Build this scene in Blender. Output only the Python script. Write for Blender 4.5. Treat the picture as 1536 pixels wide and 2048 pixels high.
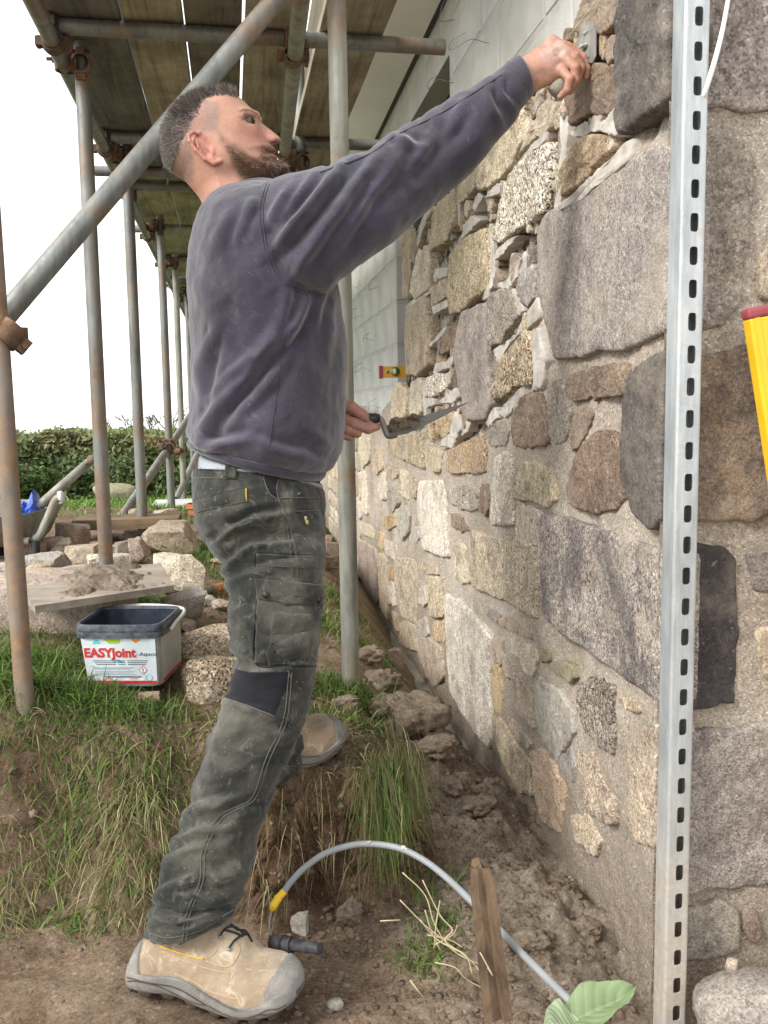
import bpy, bmesh, math, random
import numpy as np
from mathutils import Vector, Matrix
from mathutils.bvhtree import BVHTree

# ---------------------------------------------------------------- camera
F = 1880.0                      # focal length in pixels of a 1536 x 2048 picture
def nrm(v):
    v = np.asarray(v, float); return v / np.linalg.norm(v)
_Y = nrm([495-768, 1024-812, -F])
_Z = -nrm([1016-768, -(17900-1024), -F])
_Z = nrm(_Z - _Y*np.dot(_Z, _Y)); _X = np.cross(_Y, _Z)
RC = np.stack([_X, _Y, _Z], 0)
CAM = np.array([0.0, 0.0, 1.2])
scene = bpy.context.scene
for o in list(bpy.data.objects): bpy.data.objects.remove(o)
cd = bpy.data.cameras.new('camera'); cam = bpy.data.objects.new('camera', cd)
scene.collection.objects.link(cam); scene.camera = cam
cd.sensor_fit = 'VERTICAL'; cd.sensor_height = 24.0; cd.sensor_width = 18.0
cd.lens = F/2048*24.0; cd.clip_start = 0.05; cd.clip_end = 2000
M4 = Matrix.Identity(4)
for i in range(3):
    for j in range(3): M4[i][j] = RC[i, j]
    M4[i][3] = CAM[i]
cam.matrix_world = M4

# ---------------------------------------------------------------- sky, sun, exposure (bright overcast day)
world = bpy.data.worlds.new('World'); scene.world = world; world.use_nodes = True
wn = world.node_tree; wn.nodes.clear()
sky = wn.nodes.new('ShaderNodeTexSky'); sky.sky_type = 'NISHITA'; sky.sun_disc = False
sky.air_density = 1.0; sky.dust_density = 1.5; sky.ozone_density = 1.0
bw = wn.nodes.new('ShaderNodeRGBToBW'); mx = wn.nodes.new('ShaderNodeMixRGB'); mx.inputs[0].default_value = 0.88
bg = wn.nodes.new('ShaderNodeBackground'); bg.inputs[1].default_value = 0.098
wo = wn.nodes.new('ShaderNodeOutputWorld')
wn.links.new(sky.outputs[0], bw.inputs[0]); wn.links.new(sky.outputs[0], mx.inputs[1]); wn.links.new(bw.outputs[0], mx.inputs[2])
# an even white cloud layer in front of the clear sky
cl_ = wn.nodes.new('ShaderNodeMixRGB'); cl_.inputs[0].default_value = .72; cl_.inputs[2].default_value = (8.6, 8.8, 9.0, 1)
wn.links.new(mx.outputs[0], cl_.inputs[1]); wn.links.new(cl_.outputs[0], bg.inputs[0]); wn.links.new(bg.outputs[0], wo.inputs[0])
sl = bpy.data.lights.new('sun', 'SUN'); sl.energy = 1.5; sl.angle = math.radians(18); sl.color = (1.0, 0.965, 0.91)
sun = bpy.data.objects.new('sun', sl); scene.collection.objects.link(sun)
# the sun stands behind and to the left of the camera
sd = Vector((-0.70, -0.38, 0.62)).normalized()
sun.rotation_euler = sd.to_track_quat('Z', 'Y').to_euler()
sky.sun_elevation = math.asin(sd.z); sky.sun_rotation = math.atan2(sd.x, sd.y)
scene.view_settings.view_transform = 'Standard'; scene.view_settings.look = 'None'
scene.view_settings.gamma = 1.0; scene.view_settings.use_curve_mapping = False
scene.view_settings.exposure = 1.30
scene.render.engine = 'CYCLES'
scene.cycles.max_bounces = 6; scene.cycles.diffuse_bounces = 3; scene.cycles.glossy_bounces = 2
scene.cycles.transparent_max_bounces = 4; scene.cycles.use_denoising = True

# ---------------------------------------------------------------- measuring helpers: a bearing in the photograph meets a surface of the place
def ray(px, py): return RC @ np.array([(px-768)/F, (1024-py)/F, -1.0])
def P(px, py, d): return CAM + ray(px, py)*d
def onX(px, py, x): r = ray(px, py); return CAM + r*(x-CAM[0])/r[0]
def onY(px, py, y): r = ray(px, py); return CAM + r*(y-CAM[1])/r[1]
def onZ(px, py, z): r = ray(px, py); return CAM + r*(z-CAM[2])/r[2]
EX, EY, EV = RC @ np.array([1., 0, 0]), RC @ np.array([0, 1., 0]), RC @ np.array([0, 0, -1.])

# ---------------------------------------------------------------- noise
def _h(ix, iy, iz, seed):
    n = (ix.astype(np.int64)*374761393 + iy.astype(np.int64)*668265263 + iz.astype(np.int64)*2147483647 + seed*1274126177) & 0xffffffff
    n = ((n ^ (n >> 13)) * 1274126177) & 0xffffffff
    n = ((n ^ (n >> 16)) * 2246822519) & 0xffffffff
    return ((n ^ (n >> 15)) & 0xffffff) / float(0xffffff)
def vnoise(p, scale=1.0, seed=0):
    p = np.asarray(p, float)*scale + 1000.37
    i = np.floor(p).astype(np.int64); f = p-i; f = f*f*f*(f*(f*6-15)+10)
    r = 0
    for dx in (0, 1):
        wx = f[:, 0] if dx else 1-f[:, 0]
        for dy in (0, 1):
            wy = f[:, 1] if dy else 1-f[:, 1]
            for dz in (0, 1):
                wz = f[:, 2] if dz else 1-f[:, 2]
                r = r + wx*wy*wz*_h(i[:, 0]+dx, i[:, 1]+dy, i[:, 2]+dz, seed)
    return r*2-1
def fbm(p, scale=1.0, octaves=4, seed=0, gain=0.5, lac=2.03):
    r = 0; a = 1.0
    for k in range(octaves):
        r = r + a*vnoise(p, scale, seed+k*17); a *= gain; scale *= lac
    return r
def sstep(a, b, x):
    t = np.clip((x-a)/(b-a), 0, 1); return t*t*(3-2*t)

# ---------------------------------------------------------------- objects
COL = scene.collection
def mesh_from(name, v, f, smooth=True):
    me = bpy.data.meshes.new(name)
    v = np.asarray(v, float)
    if isinstance(f, np.ndarray) and f.ndim == 2:
        n, k = f.shape
        me.vertices.add(len(v)); me.vertices.foreach_set('co', v.ravel())
        me.loops.add(n*k); me.loops.foreach_set('vertex_index', f.ravel().astype(np.int32))
        me.polygons.add(n); me.polygons.foreach_set('loop_start', np.arange(0, n*k, k, dtype=np.int32))
        me.update(calc_edges=True); me.validate()
    else:
        me.from_pydata([tuple(a) for a in v], [], [tuple(int(i) for i in a) for a in f]); me.update()
    if smooth: me.polygons.foreach_set('use_smooth', np.ones(len(me.polygons), bool))
    return me
def link(name, me, m=None, parent=None):
    o = bpy.data.objects.new(name, me); COL.objects.link(o)
    if m is not None and me is not None and len(me.materials) == 0: me.materials.append(m)
    if parent is not None:
        o.parent = parent
        o.matrix_parent_inverse = PINV.get(parent.name, Matrix.Identity(4))
    return o
PINV = {}
def thing(name, label, cat, loc=(0, 0, 0), group=None):
    o = bpy.data.objects.new(name, None); COL.objects.link(o); o.empty_display_size = 0.05
    o.location = Vector([float(a) for a in loc]); o['label'] = label; o['category'] = cat
    if group: o['group'] = group
    PINV[o.name] = Matrix.Translation(-o.location)
    return o
def tag(o, label, cat, group=None, kind=None):
    o['label'] = label; o['category'] = cat
    if group: o['group'] = group
    if kind: o['kind'] = kind
    return o
def rebase(o):
    """move a mesh object's origin to the middle of its base"""
    me = o.data; n = len(me.vertices); co = np.empty(n*3); me.vertices.foreach_get('co', co); co = co.reshape(-1, 3)
    b = np.array([(co[:, 0].min()+co[:, 0].max())/2, (co[:, 1].min()+co[:, 1].max())/2, co[:, 2].min()])
    me.vertices.foreach_set('co', (co-b).ravel()); o.location = Vector(b); me.update()
    PINV[o.name] = Matrix.Translation(-o.location)
    return o

class MB:
    """collects shapes of ONE part"""
    def __init__(s): s.v = []; s.f = []; s.n = 0
    def add(s, v, f):
        v = np.asarray(v, float); s.v.append(v)
        s.f += [tuple(int(i)+s.n for i in a) for a in f]; s.n += len(v); return s
    def box(s, c, h, ax=None):
        c = np.asarray(c, float); A = np.eye(3) if ax is None else np.asarray(ax, float)
        v = [c + A[0]*h[0]*i + A[1]*h[1]*j + A[2]*h[2]*k for i in (-1, 1) for j in (-1, 1) for k in (-1, 1)]
        return s.add(v, [(0, 1, 3, 2), (4, 6, 7, 5), (0, 4, 5, 1), (2, 3, 7, 6), (0, 2, 6, 4), (1, 5, 7, 3)])
    def tube(s, pts, r, n=12, cap=True, flat=None):
        pts = np.asarray(pts, float); m = len(pts); r = np.broadcast_to(np.asarray(r, float), (m,))
        T = np.gradient(pts, axis=0); T /= np.linalg.norm(T, axis=1)[:, None]+1e-12
        a = np.array([0, 0, 1.]) if abs(T[0][2]) < .9 else np.array([1., 0, 0])
        u = np.cross(T[0], a); u /= np.linalg.norm(u); V = []
        for i in range(m):
            u = u - T[i]*np.dot(u, T[i]); u /= np.linalg.norm(u)+1e-12; w = np.cross(T[i], u)
            for k in range(n):
                t = 2*math.pi*k/n; V.append(pts[i] + r[i]*(math.cos(t)*u + math.sin(t)*w))
        Fc = [(i*n+k, i*n+(k+1) % n, (i+1)*n+(k+1) % n, (i+1)*n+k) for i in range(m-1) for k in range(n)]
        if cap: Fc += [tuple(range(n-1, -1, -1)), tuple(range((m-1)*n, m*n))]
        return s.add(V, Fc)
    def rings(s, R, cap=True, closed=False):
        m = len(R); n = len(R[0]); V = np.concatenate([np.asarray(r, float) for r in R])
        Fc = [(i*n+k, i*n+(k+1) % n, (i+1)*n+(k+1) % n, (i+1)*n+k) for i in range(m-1) for k in range(n)]
        if cap: Fc += [tuple(range(n-1, -1, -1)), tuple(range((m-1)*n, m*n))]
        return s.add(V, Fc)
    def build(s, name, m, parent=None, smooth=False, auto=None):
        me = mesh_from(name, np.concatenate(s.v), s.f, smooth)
        bm = bmesh.new(); bm.from_mesh(me); bmesh.ops.recalc_face_normals(bm, faces=bm.faces); bm.to_mesh(me); bm.free()
        if auto: sharp(me, auto)
        return link(name, me, m, parent)
def sharp(me, deg=35):
    bm = bmesh.new(); bm.from_mesh(me); c = math.radians(deg)
    for f in bm.faces: f.smooth = True
    for e in bm.edges: e.smooth = not (len(e.link_faces) == 2 and e.calc_face_angle(0) > c)
    bm.to_mesh(me); bm.free()
def vcol(me, name, rgb):
    a = me.attributes.new(name, 'FLOAT_COLOR', 'POINT')
    c = np.ones((len(me.vertices), 4)); c[:, :3] = rgb; a.data.foreach_set('color', c.ravel())
def verts(me):
    co = np.empty(len(me.vertices)*3); me.vertices.foreach_get('co', co); return co.reshape(-1, 3)
def vnormals(me):
    co = np.empty(len(me.vertices)*3); me.vertices.foreach_get('normal', co); return co.reshape(-1, 3)
def catmull(pts, per):
    p = np.asarray(pts, float); n = len(p); q = np.vstack([2*p[0]-p[1], p, 2*p[-1]-p[-2]]); out = []
    for i in range(n-1):
        a, b, c, d = q[i:i+4]
        for t in np.linspace(0, 1, per, endpoint=False):
            out.append(.5*((2*b)+(-a+c)*t+(2*a-5*b+4*c-d)*t*t+(-a+3*b-3*c+d)*t**3))
    out.append(p[-1]); return np.array(out)
# ---------------------------------------------------------------- procedural materials
class NT:
    def __init__(s, name, rough=0.8, spec=0.3, metal=0.0):
        s.m = bpy.data.materials.new(name); s.m.use_nodes = True; s.t = s.m.node_tree
        s.b = s.t.nodes['Principled BSDF']; s.b.inputs['Roughness'].default_value = rough
        s.b.inputs['Specular IOR Level'].default_value = spec; s.b.inputs['Metallic'].default_value = metal
        s.co = s.t.nodes.new('ShaderNodeTexCoord').outputs['Object']
    def n(s, t, **k):
        q = s.t.nodes.new('ShaderNode'+t)
        for a, b in k.items(): setattr(q, a, b)
        return q
    def l(s, a, b): s.t.links.new(a, b)
    def geo(s): return s.n('NewGeometry').outputs['Position']
    def scaled(s, sc, co=None):
        q = s.n('Mapping'); q.inputs['Scale'].default_value = sc; s.l(co or s.co, q.inputs[0]); return q.outputs[0]
    def noise(s, scale, detail=4, rough=.55, co=None, dist=0):
        q = s.n('TexNoise'); q.inputs['Scale'].default_value = scale; q.inputs['Detail'].default_value = detail
        q.inputs['Roughness'].default_value = rough; q.inputs['Distortion'].default_value = dist
        s.l(co or s.co, q.inputs['Vector']); return q.outputs['Fac']
    def vor(s, scale, out='Color', co=None, feature='F1'):
        q = s.n('TexVoronoi'); q.feature = feature; q.inputs['Scale'].default_value = scale; s.l(co or s.co, q.inputs['Vector']); return q.outputs[out]
    def ramp(s, x, stops, interp='LINEAR'):
        q = s.n('ValToRGB'); e = q.color_ramp; e.interpolation = interp
        while len(e.elements) < len(stops): e.elements.new(.5)
        for el, (p, c) in zip(e.elements, stops):
            el.position = p; el.color = (c, c, c, 1) if isinstance(c, (int, float)) else (*c, 1)
        s.l(x, q.inputs[0]); return q.outputs[0]
    def mix(s, f, a, b, mode='MIX'):
        q = s.n('MixRGB', blend_type=mode)
        for i, x in enumerate((f, a, b)):
            if isinstance(x, (int, float)):
                q.inputs[i].default_value = x if i == 0 else (x, x, x, 1)
            elif isinstance(x, tuple): q.inputs[i].default_value = (*x, 1)
            else: s.l(x, q.inputs[i])
        return q.outputs[0]
    def math(s, op, a, b=None):
        q = s.n('Math', operation=op)
        for i, x in enumerate((a, b)):
            if x is None: continue
            if isinstance(x, (int, float)): q.inputs[i].default_value = x
            else: s.l(x, q.inputs[i])
        return q.outputs[0]
    def bump(s, h, dist=.002, strength=.6, prev=None):
        q = s.n('Bump'); q.inputs['Distance'].default_value = dist; q.inputs['Strength'].default_value = strength
        s.l(h, q.inputs['Height'])
        if prev is not None: s.l(prev, q.inputs['Normal'])
        return q.outputs[0]
    def attr(s, name, out='Color'):
        q = s.n('Attribute'); q.attribute_name = name; return q.outputs[out]
    def done(s, col=None, normal=None, rough=None):
        if col is not None:
            if isinstance(col, tuple): s.b.inputs['Base Color'].default_value = (*col, 1)
            else: s.l(col, s.b.inputs['Base Color'])
        if normal is not None: s.l(normal, s.b.inputs['Normal'])
        if rough is not None: s.l(rough, s.b.inputs['Roughness'])
        return s.m
MAT = {}
def granite(soot=False):
    t = NT('sooty_granite' if soot else 'granite', .9, .25); oi = t.n('ObjectInfo'); c = oi.outputs['Color']; sp = oi.outputs['Alpha']
    co = t.n('VectorMath', operation='ADD'); t.l(t.co, co.inputs[0])
    rv = t.n('VectorMath', operation='SCALE'); rv.inputs[0].default_value = (7.3, 3.1, 5.7); t.l(oi.outputs['Random'], rv.inputs['Scale']); t.l(rv.outputs[0], co.inputs[1]); q = co.outputs[0]
    gs = t.n('VectorMath', operation='SCALE'); t.l(q, gs.inputs[0]); t.l(t.math('ADD', t.math('MULTIPLY', t.math('FRACT', t.math('MULTIPLY', oi.outputs['Random'], 37.7)), .5), .8), gs.inputs['Scale']); qg = gs.outputs[0]   # grain size differs from stone to stone
    sep = t.n('SeparateColor'); t.l(t.vor(300, co=qg), sep.inputs[0])
    grain = t.ramp(sep.outputs[0], [(0, (.16, .14, .13)), (.16, (.55, .5, .45)), (.32, (.95, .92, .88)), (.7, (1.15, 1.1, 1.02)), (.86, (1.7, 1.66, 1.6))], 'CONSTANT')
    sep2 = t.n('SeparateColor'); t.l(t.vor(130, co=qg), sep2.inputs[0])
    grain2 = t.ramp(sep2.outputs[1], [(0, (.5, .46, .44)), (.14, (.92, .9, .88)), (.8, (1.08, 1.02, .95)), (.9, (1.35, 1.3, 1.24))], 'CONSTANT')
    g = t.mix(sp, 1.0, grain); g = t.mix(1, g, t.mix(sp, 1.0, grain2), 'MULTIPLY')
    col = t.mix(1, c, g, 'MULTIPLY')
    st = t.ramp(t.noise(9, 6, .62, q, .6), [(.28, (.55, .5, .47)), (.5, (1, 1, 1)), (.75, (1.22, 1.16, 1.05))])
    col = t.mix(.85, col, st, 'MULTIPLY')
    st2 = t.ramp(t.noise(42, 6, .7, q), [(.3, .62), (.55, 1.05), (.75, 1.2)]); col = t.mix(.8, col, st2, 'MULTIPLY')
    dust = t.ramp(t.noise(5, 5, .6, q), [(.52, 0), (.72, .55)]); col = t.mix(dust, col, (.47, .41, .33))
    if soot:
        col = t.mix(t.ramp(t.noise(4.5, 6, .68, q, .8), [(.46, 0), (.62, .62)]), col, (.055, .052, .055)); col = t.mix(t.ramp(t.noise(60, 4, .7, q), [(.62, 0), (.7, .5)]), col, (.45, .42, .38))
    n1 = t.bump(t.noise(28, 8, .68, q), .012, .8); n2 = t.bump(t.noise(150, 5, .7, q), .004, .8, n1)
    n3 = t.bump(sep.outputs[0], .0012, .5, n2)
    return t.done(col, n3)
MAT['granite'] = granite(); MAT['sooty'] = granite(True)
def earthy(name, c1, c2, c3, big=5, grit=.5, bd=.01, rough=.95):
    t = NT(name, rough, .12)
    a = t.ramp(t.noise(big, 7, .62, dist=.4), [(.3, c1), (.5, c2), (.7, c3)])
    b = t.ramp(t.noise(95, 5, .75), [(.28, .45), (.5, 1.0), (.75, 1.4)]); col = t.mix(grit, a, b, 'MULTIPLY')
    sep = t.n('SeparateColor'); t.l(t.vor(240), sep.inputs[0])
    col = t.mix(.7*grit, col, t.ramp(sep.outputs[0], [(0, .55), (.2, .95), (.8, 1.08), (.93, 1.6)], 'CONSTANT'), 'MULTIPLY')
    n1 = t.bump(t.noise(34, 8, .72), bd, .9); n2 = t.bump(t.noise(170, 5, .75), bd*.35, .9, n1)
    return t.done(col, n2)
MAT['mortar'] = earthy('old_mortar', (.30, .245, .19), (.42, .355, .285), (.50, .44, .365), 4, .55, .006)
MAT['mortar_dark'] = earthy('damp_mortar', (.13, .105, .08), (.22, .18, .14), (.33, .28, .23), 14, .6, .014)
def fresh():
    t = NT('fresh_mortar', .62, .35)
    col = t.ramp(t.noise(22, 4, .5), [(.3, (.38, .34, .29)), (.55, (.55, .51, .455)), (.75, (.66, .62, .57))])
    return t.done(col, t.bump(t.noise(16, 3, .5, t.scaled((1, 1, 3))), .006, .5, t.bump(t.noise(120, 4, .7), .002, .5)))
MAT['fresh'] = fresh()
def concrete(name, c, k=.1):
    t = NT(name, .9, .2); lo = tuple(x*(1-k*2) for x in c); hi = tuple(min(1, x*(1+k)) for x in c)
    col = t.ramp(t.noise(6, 6, .6), [(.3, lo), (.55, c), (.75, hi)])
    col = t.mix(.4, col, t.ramp(t.noise(160, 3, .7), [(.3, .7), (.6, 1.1)]), 'MULTIPLY')
    return t.done(col, t.bump(t.noise(140, 5, .7), .003, .6))
MAT['block'] = concrete('concrete_block', (.60, .60, .565))
MAT['joint'] = concrete('block_joint', (.54, .535, .50))
MAT['dark_in'] = concrete('dark_opening', (.12, .13, .125))
MAT['footing'] = concrete('footing_concrete', (.36, .33, .26), .15)
def galv(name, c, stain=.5, rust=0.0, rough=.42, metal=.75):
    t = NT(name, rough, .5, metal)
    a = t.ramp(t.noise(16, 6, .65, t.scaled((1, 1, .22))), [(.3, tuple(x*.55 for x in c)), (.52, c), (.75, tuple(min(1, x*1.25) for x in c))])
    sc = t.ramp(t.noise(90, 4, .7, t.scaled((1, 1, .08))), [(.35, .75), (.6, 1.1)]); a = t.mix(stain, a, sc, 'MULTIPLY')
    if rust: a = t.mix(t.ramp(t.noise(5, 6, .7), [(.6-rust, 0), (.75-rust*.6, .9)]), a, t.ramp(t.noise(40, 5, .7), [(.3, (.16, .085, .045)), (.7, (.36, .22, .12))]))
    r = t.ramp(t.noise(30, 4, .6), [(.3, rough-.1), (.7, rough+.2)])
    return t.done(a, t.bump(t.noise(60, 4, .7), .0008, .5), r)
MAT['tube'] = galv('scaffold_tube_steel', (.24, .25, .235), .6, .12, .5, .45)
MAT['tube_rust'] = galv('rusty_tube_steel', (.26, .25, .22), .6, .27, .6, .25)
MAT['tube_pale'] = galv('dusty_tube_steel', (.34, .34, .29), .5, .06, .6, .3)
MAT['rust'] = galv('rusty_coupler_steel', (.115, .075, .06), .5, .16, .75, .3)
MAT['zinc'] = galv('galvanised_zinc', (.50, .54, .56), .28, 0, .42, .55)
MAT['blade'] = galv('worn_trowel_steel', (.27, .26, .24), .9, 0, .55, .3)
def wood(name, c, axis=1, dark=.45, moss=0.0, rough=.85):
    t = NT(name, rough, .2); oi = t.n('ObjectInfo'); s = [26, 26, 26]; s[axis] = 1.2
    off = t.n('VectorMath', operation='ADD'); t.l(t.co, off.inputs[0]); rv = t.n('VectorMath', operation='SCALE'); rv.inputs[0].default_value = (3.3, 7.1, 2.7)
    t.l(oi.outputs['Random'], rv.inputs['Scale']); t.l(rv.outputs[0], off.inputs[1]); q = off.outputs[0]
    g = t.noise(1, 8, .68, t.scaled(tuple(s), q), 1.2)
    col = t.ramp(g, [(.28, tuple(x*dark for x in c)), (.5, c), (.72, tuple(x*1.3 for x in c))])
    col = t.mix(1, col, oi.outputs['Color'], 'MULTIPLY')
    blot = t.ramp(t.noise(5, 5, .65, q), [(.35, .55), (.6, 1.1)]); col = t.mix(.8, col, blot, 'MULTIPLY')
    if moss: col = t.mix(t.ramp(t.noise(3.2, 5, .6, q), [(.46, 0), (.66, moss)]), col, (.15, .15, .06))
    return t.done(col, t.bump(g, .004, .7))
MAT['board'] = wood('scaffold_board_timber', (.40, .365, .29), 1, .45, .05)
MAT['ply'] = wood('dirty_plywood', (.34, .29, .235), 0, .7)
MAT['stake'] = wood('weathered_stake', (.15, .098, .06), 2, .3)
MAT['old_timber'] = wood('old_timber', (.26, .2, .14), 0, .5)
def plain(name, c, rough=.5, spec=.5, metal=0, var=.25, bs=30, bd=.001):
    t = NT(name, rough, spec, metal)
    col = t.mix(1, c, t.ramp(t.noise(bs, 5, .65), [(.3, 1-var), (.7, 1+var*.6)]), 'MULTIPLY')
    return t.done(col, t.bump(t.noise(bs*4, 4, .6), bd, .5))
MAT['white_board'] = plain('white_soffit_board', (.88, .88, .85), .5, .4, 0, .08, 3)
MAT['gap'] = plain('black_gap', (.03, .04, .04), .6)
MAT['level_y'] = plain('yellow_level_body', (.80, .50, .02), .38, .5, 0, .12, 14)
MAT['level_o'] = plain('amber_level_body', (.75, .40, .05), .4, .5, 0, .12, 14)
MAT['level_r'] = plain('dull_red_cap', (.30, .06, .075), .6, .4, 0, .2, 30)
MAT['vial'] = plain('green_vial', (.55, .75, .12), .15, .6, 0, .05)
MAT['cord_w'] = plain('white_cord', (.82, .82, .80), .6, .3, 0, .06)
MAT['line_g'] = plain('builders_line', (.62, .68, .42), .7, .3)
MAT['cable'] = plain('grey_cable', (.27, .285, .29), .5, .4, 0, .15, 25)
MAT['yellow'] = plain('yellow_tape', (.82, .52, .03), .45, .4, 0, .15, 60)
MAT['black'] = plain('black_plastic', (.022, .022, .024), .42, .5, 0, .5, 30)
MAT['wire'] = plain('thin_wire', (.30, .29, .28), .45, .5, .6)
MAT['blue'] = plain('blue_plastic_sheet', (.03, .09, .46), .35, .5, 0, .2, 12, .004)
MAT['barrow'] = galv('barrow_steel', (.33, .33, .31), .7, .12, .6, .4)
MAT['terra'] = plain('terracotta', (.46, .15, .07), .8, .2, 0, .2)
def ground_mat():
    t = NT('ground_soil', .96, .1)
    n = t.noise(5, 8, .65, dist=.5); a = t.ramp(n, [(.28, (.13, .084, .052)), (.48, (.285, .20, .135)), (.68, (.43, .325, .23))])
    g = t.attr('soil', 'Fac')                     # pale excavated heap by the wall, brown topsoil elsewhere
    pale = t.ramp(n, [(.3, (.19, .145, .10)), (.5, (.35, .285, .215)), (.7, (.47, .40, .315))])
    a = t.mix(g, a, pale)
    a = t.mix(t.attr('shade_tone', 'Fac'), a, t.mix(1, a, (.50, .42, .37), 'MULTIPLY'))     # cut face of the bank: browner soil, with its shade painted into the colour
    lawn = t.attr('lawn', 'Fac'); a = t.mix(lawn, a, t.ramp(t.noise(60, 4, .7), [(.3, (.05, .085, .02)), (.7, (.14, .20, .05))]))
    b = t.ramp(t.noise(90, 6, .78), [(.28, .4), (.5, 1.0), (.75, 1.5)]); a = t.mix(.6, a, b, 'MULTIPLY')
    sep = t.n('SeparateColor'); t.l(t.vor(210), sep.inputs[0]); a = t.mix(.5, a, t.ramp(sep.outputs[0], [(0, .5), (.25, .95), (.85, 1.1), (.95, 1.7)], 'CONSTANT'), 'MULTIPLY')
    n1 = t.bump(t.noise(26, 8, .74), .022, .9); n2 = t.bump(t.noise(130, 6, .75), .007, .9, n1)
    return t.done(a, n2)
MAT['ground'] = ground_mat()
def leafy(name, rough=.5, trans=.25, spec=.35):
    t = NT(name, rough, spec); c = t.attr('Col'); c2 = t.mix(.5, c, t.ramp(t.noise(25, 3, .6), [(.3, .7), (.7, 1.25)]), 'MULTIPLY')
    t.l(c2, t.b.inputs['Base Color'])
    tr = t.n('BsdfTranslucent'); t.l(c2, tr.inputs[0]); ms = t.n('MixShader'); ms.inputs[0].default_value = trans
    out = [n for n in t.t.nodes if n.type == 'OUTPUT_MATERIAL'][0]
    t.l(t.b.outputs[0], ms.inputs[1]); t.l(tr.outputs[0], ms.inputs[2]); t.l(ms.outputs[0], out.inputs[0])
    return t.m
MAT['leaf'] = leafy('leaf'); MAT['grass'] = leafy('grass_blade', .55, .3, .3)
MAT['crumb'] = earthy('soil_crumb', (.10, .07, .048), (.205, .15, .108), (.33, .265, .20), 9, .6, .01)
MAT['clod'] = earthy('soil_clod', (.15, .112, .078), (.28, .222, .165), (.39, .325, .255), 9, .6, .012)
# ---------------------------------------------------------------- ground: path, dug trench beside the wall, grassy bank, lawn falling away to the hedge
def tps(pts):
    p = np.array(pts, float); x = p[:, :2]; n = len(p)
    def k(a, b):
        r = np.linalg.norm(a[:, None]-b[None], axis=2)+1e-9; return r*r*np.log(r)
    A = np.zeros((n+3, n+3)); A[:n, :n] = k(x, x)+np.eye(n)*.02; A[:n, n] = 1; A[:n, n+1:] = x; A[n, :n] = 1; A[n+1:, :n] = x.T
    w = np.linalg.solve(A, np.concatenate([p[:, 2], [0, 0, 0]]))
    return lambda q: k(q, x)@w[:n] + w[n] + q@w[n+1:]
LOW = tps([(-1.2, .9, .17), (-.5, 1.3, .175), (-.1, 1.55, .176), (-.22, 1.62, .185), (.05, 1.48, .176), (0, 1.2, .16), (.3, 1.3, .13), (.5, 1.2, .12), (.66, 1.38, .105), (.6, 1.65, .20), (.66, 2.0, .15),
           (.47, 1.85, .235), (.3, 1.8, .15), (.1, 1.75, .13), (-.9, 1.75, .17), (.66, 2.7, .07), (.5, 2.25, .25), (.5, 2.7, .24), (.66, 3.6, .05), (.66, 4.8, .06), (.5, 4.8, .12)])
TOP = tps([(-1.6, 2, .585), (-.9, 2, .585), (-.5, 2.1, .60), (-.3, 2.2, .535), (-.05, 2.02, .470), (.12, 1.98, .440), (.25, 2.4, .42), (-.5, 3.3, .61), (-.1, 3, .56), (.2, 3.4, .45),
           (-.5, 5, .60), (.2, 5, .5), (-1.6, 4, .6)])
def zlow(q):
    c = np.stack([np.clip(q[:, 0], -1.4, .68), np.clip(q[:, 1], .8, 4.8)], 1); return LOW(c)
def ztop(q):
    c = np.stack([np.clip(q[:, 0], -1.6, .4), np.clip(q[:, 1], 1.8, 5.0)], 1); z = TOP(c)
    return z - np.clip(q[:, 1]-5.5, 0, 8.5)*.098 - np.clip(q[:, 1]-15, 0, None)*.05
def yedge(x): return 1.87 + .03*np.sin(x*9) - .02*np.sin(x*23+1) - .02*sstep(-.12, .02, x)
def xedge(y): return np.interp(y, [1.8, 1.95, 2.3, 3, 5, 9], [.24, .27, .30, .30, .38, .5])
def bankmask(q):
    x, y = q[:, 0], q[:, 1]
    soft = sstep(.02, -.16, x); w = .05 + .10*soft
    a = sstep(-1, 1, (y-yedge(x)-.075*soft)/w); d = xedge(y)-x
    b = sstep(-.16-.2*sstep(2, 3, y), .08, d)
    return a*b
def ground_z(x, y, rough=True):
    q = np.stack([np.atleast_1d(x), np.atleast_1d(y)], 1).astype(float); p3 = np.column_stack([q, np.zeros(len(q))])
    m = bankmask(q); z = zlow(q)*(1-m) + ztop(q)*m; z = np.where(q[:, 1] > 12, np.minimum(z, ztop(q)), z)
    if rough:
        near = 1-sstep(4, 8, q[:, 1])
        heap = sstep(.22, .42, q[:, 0])*sstep(1.35, 1.6, q[:, 1])*(1-m)
        slope = 4*m*(1-m)
        z = z + near*(.010*fbm(p3, 4, 3, 3) + (.006+.016*heap)*(1-slope)*fbm(p3, 17, 4, 5, .55)) + (1-near)*.06*fbm(p3, .5, 3, 9)
        z = z + near*((heap*.9*(1-slope)+.16)*.014*np.abs(fbm(p3, 34, 3, 12)) - heap*.012*np.abs(fbm(p3, 13, 3, 15)))
        # boot and barrow marks in the trodden path
        pathm = (1-m)*(1-heap)*near; z = z - pathm*.010*sstep(.1, .5, fbm(p3, 9, 2, 21))
    return z
def axis(fine, lo, hi, outlo, outhi, g=1.09):
    a = list(np.arange(lo, hi, fine)); s = fine; x = lo; L = []
    while x > outlo: s *= g; x -= s; L.append(x)
    s = fine; x = a[-1]; H = []
    while x < outhi: s *= g; x += s; H.append(x)
    return np.array(L[::-1]+a+H)
gx = axis(.0075, -.86, .76, -300, 300); gy = axis(.0075, .86, 2.45, -60, 900, 1.07); gy = np.sort(np.concatenate([gy[(gy < 1.80) | (gy > 1.985)], np.arange(1.80, 1.985, .0024)]))
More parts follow.
